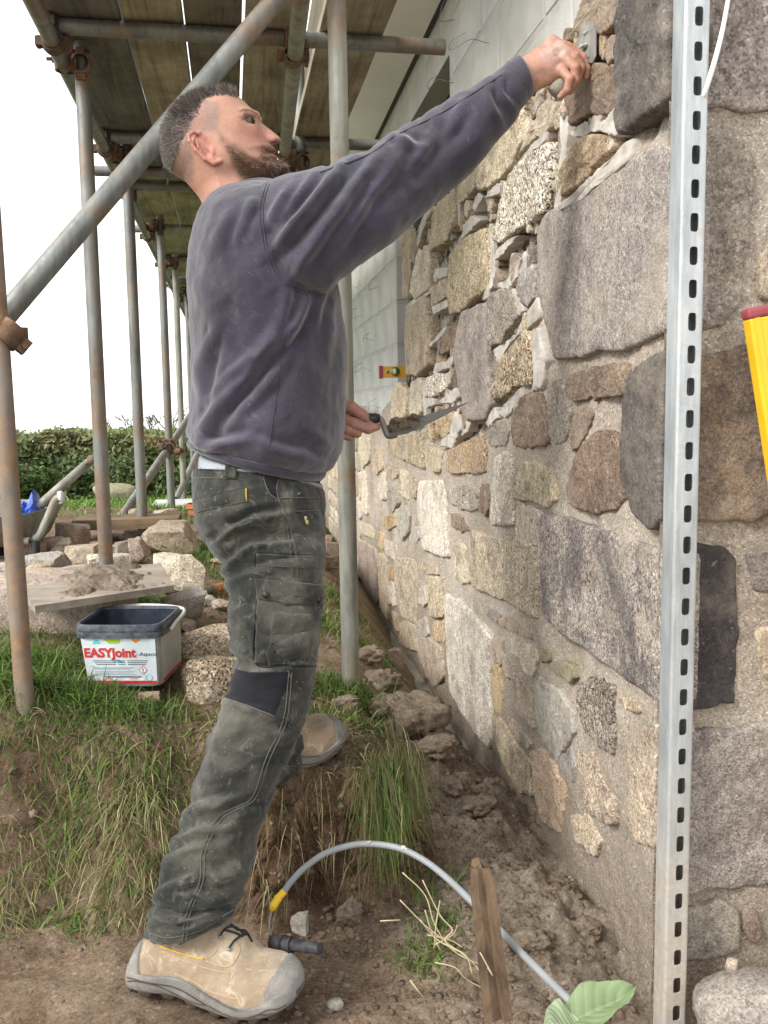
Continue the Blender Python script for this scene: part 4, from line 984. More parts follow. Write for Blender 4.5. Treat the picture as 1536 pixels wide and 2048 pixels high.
# nose
en = pdist(U2, V2_, NOSE); Rn = 11 + 6*sstep(258, 284, V2_); en2 = np.minimum(en, Rn); fn_ = np.where(en < 0, en*2*Rn, Rn**2-(Rn-en2)**2)
f = smax(f, (fn_[:, :, None]-G[2]**2)/(2*Rn[:, :, None]), 5)
f = smax(f, rcone(GA, (542, 282, 9), (547, 282, 10), 6.5, 6), 4)        # wing of the nose
f = -smax(-f, rcone(GA, (551, 287, 6), (546, 288, 8), 3.2, 2.6), 2)     # nostril
f = smax(f, rcone(GA, (530, 304, 22), (547, 303, 2), 5, 4.5), 5)        # upper lip
f = smax(f, rcone(GA, (533, 314, 20), (549, 315, 2), 5, 4.5), 4)        # lower lip
f = -smax(-f, rcone(GA, (526, 309, 26), (552, 309, 0), 1.7, 1.7), 2.5)  # mouth line
f = smax(f, rcone(GA, (487, 253, 44), (511, 247, 28), 5.4, 4.2), 3)     # upper lid
f = smax(f, rcone(GA, (487, 257, 43), (510, 260, 28), 5.0, 3.8), 3)     # lower lid
# ear
f = smax(f, rcone(GA, (410, 305, 69), (432, 330, 67), 11, 9), 5)
f = smax(f, chain(GA, [(452, 341, 71, 4.6), (441, 345, 74, 5), (424, 338, 79, 4), (408, 323, 84, 3.7), (397, 306, 87, 3.6), (395, 295, 86, 3.6), (402, 288, 83, 3.7), (413, 289, 78, 3.6), (421, 297, 74, 3.2), (426, 306, 71, 3)], 3), 4)
f = smax(f, chain(GA, [(408, 302, 80, 2.4), (413, 316, 80, 2.6), (424, 331, 78, 2.8), (440, 338, 74, 3.4)], 3), 3)
f = -smax(-f, rcone(GA, (420, 312, 85), (430, 326, 80), 7.5, 8.5), 2.5)
f = smax(f, rcone(GA, (438, 318, 72), (439, 325, 72), 4.5, 4.5), 3)
# sternomastoid cord in the neck
f = smax(f, rcone(GA, (440, 352, 50), (500, 405, 34), 9, 9), 10)
f = smax(f, rcone(G, (470, 400, 0), (486, 470, 0), 62, 60, 1.05), 20)
uvc, hv, hq = sdf_mesh(f, G, 2.0, DH); hv = relax(hv, hq, 1, .4)
u_, v_, c_ = uvc.T
skin = np.tile(np.array([.47, .262, .185]), (len(hv), 1))
def paint(col, mask, rgb): return col*(1-mask[:, None])+np.array(rgb)*mask[:, None]
nzs = fbm(uvc, .05, 4, 3)
def region(poly, soft): return sstep(-soft, soft, pdist(u_, v_, poly)+nzs*soft*.35)
skin = paint(skin, .55*region([(480,265),(530,262),(555,272),(560,290),(530,296),(500,300),(478,290)], 16), (.52, .22, .165))
skin = paint(skin, .6*region([(392,284),(425,284),(455,345),(440,350),(400,325)], 5)*(np.abs(c_) > 66), (.52, .20, .15))
skin = paint(skin, .35*region([(400,350),(480,360),(520,400),(470,440),(410,400)], 18), (.50, .23, .17))
FADE = [(322,230),(360,205),(400,190),(418,200),(410,212),(432,222),(447,226),(447,240),(452,268),(446,282),(425,284),(404,286),(393,296),(396,318),(398,340),(392,372),(372,366),(340,345),(325,310)]
skin = paint(skin, .62*region(FADE, 7), (.215, .165, .145))
skin = paint(skin, .88*region([(322,225),(365,200),(392,186),(410,190),(396,205),(392,222),(375,250),(352,280),(340,330),(322,300)], 16), (.085, .07, .066))
BEARD = [(450,288),(458,292),(472,300),(488,314),(508,328),(528,328),(528,318),(521,308),(527,297),(540,291),(552,292),(551,300),(538,303),(536,312),(556,316),(575,330),(566,345),(530,364),(500,378),(486,368),(478,345),(468,325),(455,305)]
bm_ = region(BEARD, 8); skin = paint(skin, .85*bm_, (.19, .095, .066))
skin = paint(skin, .8*region([(544,300),(551,297),(553,304),(545,308)], 2.5), (.42, .17, .15)); skin = paint(skin, .8*region([(536,310),(552,312),(554,317),(540,317)], 2), (.45, .19, .16))
skin = paint(skin, .8*region([(485,242),(494,233),(506,230),(519,234),(519,238),(506,235),(495,239)], 2)*(np.abs(c_) < 58), (.115, .075, .055))
skin = paint(skin, .5*region([(487,253),(498,248),(510,247),(511,249),(500,251),(488,255)], 1.4), (.16, .085, .07))
HEADV, HEADQ, HEADC = hv, hq, skin
HT = bvh(hv, hq)
# ---- right hand (on the trowel at the wall)
DR = 1.772
G = grid(1020, 1192, 56, 214, -46, 48, 1.3)
f = smax(rcone(G, (1030, 162, 4), (1052, 148, 2), 31, 30, 1.45), rcone(G, (1052, 148, 2), (1086, 124, 0), 30, 31, 1.6), 12)
for (kx, ky, kc, r) in ((1106, 82, 2, 13), (1122, 97, -5, 13.5), (1127, 119, -7, 13.5), (1120, 143, -5, 13)):
    f = smax(f, rcone(G, (1066, 138, 0), (kx, ky, kc), 16, r, 1.1), 9)
fing = [[(1106, 82, 4, 11.5), (1136, 94, 2, 10.5), (1166, 114, 3, 9.5), (1176, 134, 6, 8.2), (1174, 151, 8, 7)], [(1122, 97, -6, 11.5), (1148, 117, -12, 10.2), (1160, 138, -8, 9.2), (1156, 160, 2, 8)],
        [(1127, 119, -11, 11.5), (1147, 142, -19, 10), (1149, 164, -13, 9), (1140, 182, 0, 7.8)], [(1120, 143, -11, 10.5), (1136, 165, -20, 9), (1132, 184, -13, 8.2), (1121, 193, -1, 7)]]
ff = np.full(f.shape, -99., np.float32)
for c in fing: ff = np.maximum(ff, chain(G, c, 2.5))
f = smax(f, ff, 3)
f = smax(f, rcone(G, (1052, 166, 4), (1108, 148, 4), 21, 17, 1.2), 10)
f = smax(f, chain(G, [(1075, 108, 14, 15), (1108, 88, 28, 12), (1140, 96, 30, 10.5), (1158, 112, 24, 9)], 5), 6)
uvc, rv, rq = sdf_mesh(f, G, 1.3, DR); rv = relax(rv, rq, 1, .4)
n3 = fbm(uvc, .07, 4, 8); rc_ = np.tile(np.array([.46, .255, .18]), (len(rv), 1)) ; rc_ = rc_*(1+.16*n3[:, None])
kn = np.zeros(len(rv))
for c in fing:
    for p in c[:3]: kn = np.maximum(kn, np.exp(-(np.hypot(uvc[:, 0]-p[0], uvc[:, 1]-p[1])/9)**2))
rc_ = rc_*(1-.5*kn[:, None])+np.array([.50, .23, .18])*.5*kn[:, None]
dust = np.clip(np.exp(-(np.hypot(uvc[:, 0]-1105, uvc[:, 1]-108)/24)**2)*(.6+.6*n3), 0, .7); rc_ = rc_*(1-dust[:, None])+np.array([.56, .46, .41])*dust[:, None]
# ---- left hand (holding the second trowel in front of the belly)
DL = 2.03
G = grid(640, 772, 776, 900, -40, 44, 1.3)
f = smax(rcone(G, (640, 822, 4), (668, 838, 2), 27, 27, 1.3), rcone(G, (668, 838, 2), (688, 846, 4), 27, 20, 1.2), 8)
lf = [[(672, 806, -6, 14), (703, 815, -9, 12.5), (726, 831, -8, 11), (741, 842, -5, 8.5)], [(680, 836, -8, 13), (708, 846, -14, 11), (736, 857, -9, 10.5), (753, 853, -2, 8.5)],
      [(676, 848, -6, 12.5), (696, 859, -12, 11), (714, 866, -8, 10)], [(672, 858, -4, 11.5), (688, 868, -8, 10), (699, 873, -5, 9)]]
ff = np.full(f.shape, -99., np.float32)
for c in lf: ff = np.maximum(ff, chain(G, c, 2.5))
f = smax(f, ff, 3)
uvc, lv, lq = sdf_mesh(f, G, 1.3, DL); lv = relax(lv, lq, 1, .4); n3 = fbm(uvc, .07, 4, 18)
lc_ = np.tile(np.array([.46, .25, .19]), (len(lv), 1))*(1+.18*n3[:, None])
# ---- one body: head, neck, trunk, arms and hands
tb = MB()
tb.rings(loft([((425, 470), (560, 450), 1.86, .10), ((410, 560), (640, 560), 1.86, .15), ((410, 800), (660, 800), 1.86, .15), ((420, 930), (620, 945), 1.86, .14), ((450, 1090), (620, 1090), 1.86, .12)], 24, 3))
tb.rings(loft([((540, 430), (580, 540), 1.72, .05), ((700, 360), (725, 460), 1.72, .045), ((870, 260), (900, 330), 1.77, .036), ((1000, 165), (1030, 220), 1.766, .03), ((1030, 135), (1056, 182), 1.772, .026)], 20, 3))
tb.rings(loft([((520, 450), (610, 450), 2.03, .05), ((500, 600), (590, 640), 2.10, .045), ((560, 720), (600, 680), 2.10, .04), ((640, 850), (655, 800), 2.04, .028)], 20, 3))
tv = np.concatenate(tb.v); V = [hv, rv, lv, tv]; off = np.cumsum([0]+[len(a) for a in V])
fc = [tuple(a) for a in (hq+off[0]).tolist()]+[tuple(a) for a in (rq+off[1]).tolist()]+[tuple(a) for a in (lq+off[2]).tolist()]+[tuple(i+int(off[3]) for i in a) for a in tb.f]
bme_ = mesh_from('body', np.concatenate(V), fc); vcol(bme_, 'Col', np.vstack([skin, rc_, lc_, np.tile([.52, .31, .22], (len(tv), 1))]))
body = link('body', bme_, MAT['skin'], man)
# eyes
for s in (-1, 1):
    c = to_world(np.array([500.]), np.array([253.]), np.array([s*31.]), DH)[0]; R = []
    for k in range(1, 10):
        th = math.pi*k/10; R.append([c+.0118*(math.cos(th)*EX+math.sin(th)*(math.cos(a)*EY+math.sin(a)*EVH)) for a in np.linspace(0, 2*math.pi, 16, endpoint=False)])
    eo = MB().rings(R).build('eye', plain('eye_white', (.13, .105, .095), .4, .4, 0, .05), man, True)
    ic = c+.0080*nrm(EX*.93+EY*.12+EVH*s*.35); MB().tube([ic, ic+.0045*nrm(EX*.93+EY*.12+EVH*s*.35)], [.0060, .0050], 14).build('iris', plain('iris', (.035, .022, .015), .5, .2), eo, True)

# ---- strands: hair, beard, eyebrows, stubble
def strands(name, T, regions, seed, mcol):
    r = random.Random(seed); V, Fc, Cc = [], [], []
    for (poly, n, L0, L1, dirf, spread, wd, cols) in regions:
        p = np.array(poly, float); lo, hi = p.min(0), p.max(0); rg = np.random.RandomState(seed+n)
        uu = rg.uniform(lo[0], hi[0], n*8); vv = rg.uniform(lo[1], hi[1], n*8); sdv = pdist(uu, vv, poly); keep = sdv > rg.exponential(6.0, n*8)-4; uu, vv, ss = uu[keep][:n], vv[keep][:n], sdv[keep][:n]
        for u, v, s_ in zip(uu, vv, ss):
            far = name != 'eyebrow' and r.random() < .3
            o_ = Vector(CAM); d_ = Vector(ray(u, v)); h = T.ray_cast(o_, d_)
            if h[0] is None: continue
            pos, nn = np.array(h[0]), np.array(h[1])
            if nn@np.array(d_) > 0: nn = -nn
            if far:     # the same place on the far side of the head
                h2 = T.ray_cast(Vector(pos+np.array(d_)*.5), -d_)
                if h2[0] is not None: pos = np.array(h2[0]); nn = np.array(h2[1]); nn = nn if nn@np.array(d_) > 0 else -nn
            du, dv, up = dirf(u, v); L = r.uniform(L0, L1)*min(1, max(.5, (s_+6)/10))
            t = nrm(EX*du+EY*dv+nn*up+np.array([r.gauss(0, spread) for _ in range(3)])); t2 = nrm(t+EY*-.15+EX*r.gauss(0, spread*.6)+EVH*r.gauss(0, spread*.6))
            w = nrm(np.cross(t, RC@np.array([0, 0, 1.])))*wd; b = len(V); a0 = pos-nn*.001; a1 = a0+t*L*.55; a2 = a1+t2*L*.45
            V += [a0-w, a0+w, a1+w*.8, a1-w*.8, a2]; Fc += [(b, b+1, b+2, b+3), (b+3, b+2, b+4)]
            c = np.array(cols[r.randrange(len(cols))])*r.uniform(.7, 1.25); Cc += [c]*5
    me = mesh_from(name, V, Fc); vcol(me, 'Col', np.array(Cc)); o = link(name, me, MAT['hair'], man); return o
back = lambda u, v: (-.75-.2*sstep(420, 330, np.array(u)), .25-1.1*sstep(215, 300, np.array(v)), .38)
topd = lambda u, v: (-.75+.75*sstep(425, 465, np.array(u)), .45, .6)
strands('hair', HT, [
 ([(345,222),(368,200),(392,186),(415,179),(442,176),(468,182),(476,194),(455,189),(430,190),(408,198),(392,216),(372,232),(352,240)], 3600, .012, .023, topd, .3, .00042, [(.085,.07,.062),(.13,.105,.09),(.22,.19,.165),(.06,.05,.046)]),
 ([(322,240),(345,215),(385,205),(405,205),(400,225),(385,250),(365,280),(350,320),(345,345),(330,330),(322,300)], 5200, .006, .013, back, .25, .0004, [(.075,.062,.056),(.11,.09,.08),(.18,.155,.14)]),
 ([(385,225),(412,214),(440,226),(446,240),(448,268),(440,282),(404,284),(392,300),(392,350),(372,360),(352,340),(360,290)], 2600, .0015, .0035, back, .3, .0003, [(.12,.095,.085),(.2,.16,.14)])], 4, None)
bd = lambda u, v: (.45+.3*sstep(520, 560, np.array(u)), -.55, .55)
strands('beard', HT, [
 (BEARD, 4200, .005, .010, bd, .3, .00042, [(.20,.095,.06),(.25,.125,.078),(.13,.068,.045),(.09,.05,.036),(.32,.20,.14)]),
 ([(545,318),(562,322),(575,332),(566,345),(535,360),(505,374),(500,362),(530,345)], 2800, .011, .022, bd, .3, .00045, [(.07,.04,.03),(.10,.055,.04),(.16,.09,.06),(.045,.03,.025)]),
 ([(518,304),(528,296),(541,290),(554,291),(553,300),(540,304),(531,313),(530,328),(518,326)], 1300, .004, .008, lambda u, v: (.1, -.8, .4), .2, .0004, [(.11,.06,.042),(.16,.085,.058),(.22,.12,.08)])], 5, None)
strands('eyebrow', HT, [([(484,243),(493,233),(506,230),(520,234),(520,239),(506,236),(494,240)], 420, .005, .009, lambda u, v: (-.6, .25, .5), .2, .0004, [(.06,.042,.034),(.09,.06,.045)])], 6, None)

# ---- trousers
hip = [((402, 905), (636, 962), 1.86, .155), ((394, 955), (646, 985), 1.86, .178), ((391, 1005), (650, 1015), 1.86, .186), ((399, 1055), (652, 1055), 1.86, .182), ((428, 1098), (651, 1095), 1.86, .15), ((450, 1125), (648, 1120), 1.86, .10)]
near = [((398, 1010), (640, 1020), 1.80, .09), ((412, 1072), (649, 1070), 1.775, .098), ((438, 1115), (651, 1108), 1.765, .096), ((452, 1160), (649, 1158), 1.755, .092), ((456, 1225), (644, 1230), 1.745, .087), ((465, 1290), (638, 1300), 1.735, .082), ((471, 1335), (631, 1345), 1.725, .078), ((458, 1380), (621, 1400), 1.715, .077), ((441, 1420), (605, 1450), 1.705, .076), ((421, 1470), (584, 1505), 1.69, .074), ((401, 1530), (557, 1560), 1.68, .072), ((383, 1590), (539, 1612), 1.67, .071), ((360, 1645), (523, 1665), 1.655, .070), ((336, 1705), (509, 1720), 1.645, .069), ((318, 1755), (497, 1768), 1.635, .069), ((306, 1805), (482, 1798), 1.625, .070), ((293, 1850), (471, 1818), 1.62, .072), ((290, 1866), (470, 1824), 1.62, .072)]
farl = [((430, 1040), (640, 1040), 1.94, .085), ((465, 1130), (640, 1130), 1.96, .088), ((492, 1250), (634, 1250), 1.985, .08), ((505, 1330), (624, 1340), 2.0, .075), ((498, 1400), (612, 1410), 2.0, .07), ((488, 1460), (608, 1465), 1.99, .066), ((480, 1520), (608, 1510), 1.98, .068), ((474, 1560), (606, 1540), 1.97, .070)]
mb = MB(); mb.rings(loft(hip)); mb.rings(loft(near)); mb.rings(loft(farl))
tv_, tq_ = remesh(mb, .0048, 4)
TF = [([(425,1092),(474,1055),(524,1037),(580,1028)], 9, .009), ([(440,1150),(488,1104),(530,1092),(590,1084)], 9, .008), ([(448,1172),(520,1140),(600,1128)], 8, .005), ([(395,1040),(440,1028),(500,1018)], 9, .004), ([(400,1075),(440,1058),(500,1050)], 7, .004),
 ([(455,1215),(480,1225),(510,1250)], 10, .004), ([(462,1290),(490,1300),(520,1322)], 9, .005), ([(470,1335),(510,1345),(560,1338),(620,1330)], 8, .006), ([(452,1400),(500,1420),(540,1428)], 9, .005), ([(520,1460),(560,1470),(590,1465)], 10, .004),
 ([(410,1520),(450,1540),(480,1538)], 12, .004), ([(364,1632),(410,1612),(455,1600)], 10, .008), ([(345,1688),(400,1664),(468,1655)], 11, .009), ([(330,1725),(380,1700),(430,1690)], 9, .006), ([(400,1745),(440,1752),(490,1742)], 11, .007), ([(312,1800),(350,1770),(400,1760)], 10, .006),
 ([(305,1826),(380,1842),(468,1826)], 8, .010), ([(300,1850),(360,1862),(440,1838)], 6, .006), ([(340,1780),(420,1800),(480,1785)], 9, .006), ([(455,1640),(490,1625),(520,1630)], 10, .005), ([(430,1480),(470,1500),(500,1490)], 12, .004)]
tv_ = folds(tv_, tq_, TF); nn_ = normals(tv_, tq_); qa = tv_@np.array([[9, 0, 4.], [0, 9, 0], [-6, 0, 30]]).T; rdg = 1-np.abs(fbm(qa, 1, 3, 85)); lowleg = sstep(.9, .6, tv_[:, 2])
tv_ = tv_ + nn_*((.0045+.003*lowleg)*(rdg-.6))[:, None]
tv_ = tv_ + nn_*(.0022*fbm(tv_, 14, 3, 81)+.0010*fbm(tv_, 45, 2, 83))[:, None]
trousers = link('trousers', mesh_from('trousers', tv_, tq_), MAT['trouser'], man); TT_ = bvh(tv_, tq_)
def z7(x, y): return (380+x/4.453, 900+y/4.453)
def tp(*a): return [z7(*q) for q in a]
patch(TT_, tp((590,1150),(1160,1195),(1175,1380),(840,1375),(600,1320)), 'pocket_flap', MAT['trouser'], trousers, .0075, 5, .96, .003)
patch(TT_, tp((605,1320),(860,1370),(1150,1380),(1110,1920),(850,1920),(580,1880)), 'cargo_pocket', MAT['trouser'], trousers, .006, 6, .96, .006)
patch(TT_, tp((730,1445),(1050,1460),(1020,1900),(690,1890)), 'tool_pocket', MAT['trouser'], trousers, .0135, 5, .95, .001)
patch(TT_, tp((585,915),(1135,945),(1130,1050),(585,1040)), 'reflective_strip', MAT['trouser'], trousers, .002, 4, .94)
patch(TT_, tp((50,445),(500,345),(505,465),(70,555)), 'back_pocket', MAT['trouser'], trousers, .002, 4, .95)
patch(TT_, tp((665,205),(830,205),(770,330),(790,430),(720,390),(680,300)), 'side_pocket_lining', MAT['trouser_dark'], trousers, .0012, 4, .95)
patch(TT_, [(472,1338),(500,1345),(577,1343),(572,1370),(548,1430),(500,1412),(447,1394)], 'knee_panel', MAT['trouser_dark'], trousers, .002, 5, .96)
patch(TT_, tp((320,150),(425,120),(405,265),(322,260)), 'belt_loop', MAT['trouser'], trousers, .006, 3, .9)
patch(TT_, tp((492,345),(507,343),(509,462),(500,465)), 'pocket_tag', MAT['tag_yellow'], trousers, .003, 3, .9)
for q in ((682, 1283), (1110, 1325)):
    p, n = cast(TT_, *z7(*q)); MB().tube([p+n*.008, p+n*.0125], [.0068, .006], 16).tube([p+n*.0125, p+n*.0135], [.0045, .0035], 12).build('press_stud', MAT['black'], trousers, True)
for pl in ([(640,210),(700,380),(800,470),(850,650),(895,880)], [(830,210),(775,300),(775,400),(840,560),(890,700),(940,880)], [(895,900),(910,1130)], [(940,900),(955,1130)], [(800,430),(1150,425)], [(600,1330),(620,1600),(600,1880)],
           [(605,1190),(870,1215),(1150,1235)], [(605,1300),(850,1358),(1160,1368)], [(735,1500),(1045,1510)], [(900,1450),(890,1900)], [(60,460),(280,400),(490,352)], [(75,545),(280,505),(505,458)], [(590,925),(860,938),(1130,955)], [(590,1035),(860,1042),(1130,1045)], [(930,545),(1140,540)], [(40,250),(330,255)],
           [(420,130),(640,180),(1090,260)], [(590,1165),(605,1330)], [(870,1960),(900,2040)]):
    seam(TT_, tp(*pl), 'stitching', MAT['stitch'], trousers, .0010, .0012)
for pl in ([(577,1345),(566,1440),(530,1520),(500,1600),(440,1630),(405,1700),(400,1760),(372,1830),(366,1880)], [(583,1345),(573,1440),(538,1520),(508,1600),(448,1634),(412,1700),(407,1760),(379,1830),(373,1880)], [(447,1396),(500,1414),(548,1432)], [(300,1880),(340,1888),(400,1874),(466,1832)], [(300,1866),(340,1875),(400,1860),(466,1820)]):
    seam(TT_, pl, 'stitching', MAT['stitch'], trousers, .0010, .0012)
for pl in ([(600,1325),(840,1380),(1165,1388)], [(598,1335),(575,1885),(850,1925),(1112,1925)], [(728,1445),(688,1892)], [(1112,1925),(1150,1390)], [(585,912),(1137,942)], [(582,915),(582,1042)], [(40,450),(495,345)], [(700,1890),(1020,1905),(1052,1462)]):
    seam(TT_, tp(*pl), 'pocket_shadow_line', MAT['trouser_dark'], trousers, .0019, .0002)  # dark cords drawn as the shadow line along the pocket edges
p, n = cast(TT_, *z7(1020, 600)); MB().tube([p+n*.004, p+n*.006-np.array([0, 0, .012])], [.003, .0025], 8).build('zip_pull', MAT['blade'], trousers, True)
p, n = cast(TT_, *z7(1028, 635)); MB().tube([p+n*.005, p+n*.006-np.array([0, 0, .008])], [.003, .003], 8).build('zip_toggle', MAT['tag_yellow'], trousers, True)
# belt
patch(TT_, [(400,912),(470,922),(560,936),(642,962),(644,978),(560,950),(470,942),(398,938)], 'belt', MAT['belt'], man, .004, 5, .95)

# ---- sweatshirt
tor = [((394, 884), (638, 948), 1.86, .158), ((380, 874), (660, 944), 1.86, .175), ((377, 866), (678, 926), 1.86, .185), ((382, 840), (688, 880), 1.86, .19), ((389, 780), (692, 800), 1.86, .19), ((390, 720), (692, 730), 1.86, .19), ((386, 660), (690, 660), 1.86, .195), ((383, 600), (684, 600), 1.86, .205), ((384, 550), (676, 545), 1.86, .212), ((390, 500), (668, 490), 1.86, .215), ((402, 450), (652, 440), 1.86, .20), ((415, 420), (625, 405), 1.86, .16), ((430, 400), (590, 382), 1.86, .115), ((445, 392), (560, 374), 1.86, .088)]
slv = [((480, 400), (530, 590), 1.77, .07), ((555, 366), (605, 590), 1.715, .085), ((620, 346), (662, 568), 1.70, .082), ((690, 325), (728, 522), 1.71, .076), ((745, 298), (790, 474), 1.725, .07), ((790, 264), (850, 426), 1.745, .065), ((850, 230), (910, 373), 1.765, .058), ((910, 194), (965, 318), 1.757, .052), ((960, 163), (1012, 262), 1.763, .046), ((1000, 139), (1045, 214), 1.768, .041), ((1020, 124), (1060, 190), 1.772, .038)]
fsl = [((470, 440), (590, 440), 1.98, .07), ((455, 560), (590, 580), 2.06, .07), ((470, 680), (600, 660), 2.10, .065), ((560, 790), (650, 700), 2.10, .055), ((630, 850), (672, 790), 2.05, .042)]
mb = MB(); mb.rings(loft(tor)); mb.rings(loft(slv)); mb.rings(loft(fsl))
sv_, sq_ = remesh(mb, .0046, 5)
SF = [([(612,600),(585,650),(540,700),(495,752),(440,812),(390,880)], 13, .013), ([(575,560),(560,640),(520,700),(470,745),(415,805)], 12, .008), ([(600,620),(560,720),(510,790),(450,850)], 14, .005), ([(412,680),(400,740),(400,800)], 12, .006), ([(440,640),(415,720),(408,790)], 10, .004), ([(383,893),(430,892),(500,878)], 11, .009), ([(500,880),(560,905),(640,925)], 12, .006),
 ([(712,300),(655,375),(590,450),(540,510)], 13, .008), ([(768,300),(705,378),(640,470),(590,545)], 14, .009), ([(640,340),(590,400),(548,450)], 11, .007), ([(680,330),(620,410),(560,485)], 10, .005), ([(825,255),(780,330),(720,410),(650,510)], 16, .007), ([(590,365),(560,410),(535,450)], 9, .006), ([(470,410),(450,450),(430,500)], 13, .004), ([(510,395),(490,430),(470,480)], 10, .004),
 ([(980,160),(975,200),(1000,240)], 10, .005), ([(1000,150),(1000,185),(1025,215)], 7, .004), ([(870,230),(850,290),(800,350)], 14, .005), ([(930,195),(910,240),(870,290)], 12, .004), ([(780,268),(810,285),(850,300)], 9, .004), ([(660,560),(640,600),(628,650)], 10, .006), ([(670,545),(660,640),(655,720)], 12, .004), ([(400,560),(430,620),(445,700)], 20, .004), ([(670,900),(640,880),(600,850)], 14, .005)]
sv_ = folds(sv_, sq_, SF); nn_ = normals(sv_, sq_)
pu, pv = proj(sv_); und = sstep(25, 60, np.abs(polydist(pu, pv, [(620, 460), (1040, 160)])[0]))
qa = sv_@np.array([[9, 0, 7.], [0, 7, 0], [-9, 0, 14]]).T; rdg = 1-np.abs(fbm(qa, 1, 3, 95)); sv_ = sv_ + nn_*(.0028*(rdg-.6))[:, None]
sv_ = sv_ + nn_*(.0035*fbm(sv_, 9, 3, 91)+.0012*fbm(sv_, 30, 2, 93))[:, None]
sweat = link('sweatshirt', mesh_from('sweatshirt', sv_, sq_), MAT['sweat'], man); ST = bvh(sv_, sq_)
for pl in ([(540,352),(523,400),(520,440),(530,500),(560,560),(614,592)], [(546,352),(529,400),(526,440),(536,500),(566,558),(616,586)], [(614,592),(620,580)], [(575,660),(560,740),(545,850),(536,905)], [(640,345),(740,308),(790,272),(880,228),(960,178),(1004,150)]):
    seam(ST, pl, 'seam', MAT['sweat_seam'], sweat, .0011, .0004)
# ribbed hem, cuff and collar, proud of the shirt
def band(T, specs, name, k=1.02, per=4):
    R = loft(specs, 48, per, 2.1); mb = MB(); mb.rings(R, cap=False); o = mb.build(name, MAT['sweat'], sweat, True); md = o.modifiers.new('s', 'SOLIDIFY'); md.thickness = .004; return o
band(ST, [((382, 877), (652, 943), 1.86, .174), ((380, 887), (650, 954), 1.86, .172), ((390, 894), (643, 961), 1.86, .164)], 'hem_band')
band(ST, [((1010, 129), (1052, 206), 1.768, .0405), ((1022, 121), (1062, 194), 1.771, .0400), ((1033, 114), (1068, 185), 1.774, .0385)], 'cuff')
band(ST, [((416, 414), (566, 376), 1.86, .092), ((413, 405), (556, 366), 1.86, .084), ((420, 402), (548, 364), 1.86, .079)], 'collar')

# ---- boots
def z5(x, y): return (240+x/3.84, 1780+y/3.84)
BST = [((112,600),(108,618),.012), ((122,500),(128,668),.030), ((168,390),(210,698),.038), ((290,300),(330,713),.043), ((440,210),(450,723),.045), ((610,190),(560,758),.046), ((770,235),(680,813),.047), ((890,290),(800,853),.049), ((980,395),(900,878),.051), ((1055,480),(1010,888),.053), ((1130,505),(1110,886),.053), ((1215,525),(1210,873),.050), ((1295,570),(1295,843),.042), ((1350,640),(1358,803),.030), ((1380,730),(1385,763),.013)]
def boot_rings(grow=0.0, per=4, n=44, lo=None, hi=None):
    m = len(BST); C, A, W = [], [], []
    for i, (t, b, w) in enumerate(BST):
        d = 1.665-.105*i/(m-1); a, c = P(*z5(*t), d), P(*z5(*b), d); C.append((a+c)/2); A.append((a-c)/2); W.append(w)
    C = catmull(C, per); A = catmull(A, per); W = catmull(np.array(W)[:, None], per)[:, 0]; ax = nrm((C[-1]-C[0])*[1, 1, 0]); side = np.array([ax[1], -ax[0], 0]); R = []
    for c, a, w in zip(C, A, W):
        t = np.linspace(0, 2*math.pi, n, endpoint=False); ct, st = np.cos(t), np.sin(t); e = np.where(ct < 0, .55, .95)
        ct2 = np.sign(ct)*np.abs(ct)**e; st2 = np.sign(st)*np.abs(st)**np.where(ct < 0, .55, .9); L = np.linalg.norm(a)
        R.append(c+np.outer(ct2*(1+grow/L), a)+np.outer(st2*(w+grow), side))
    return R, C, A, W, side, ax
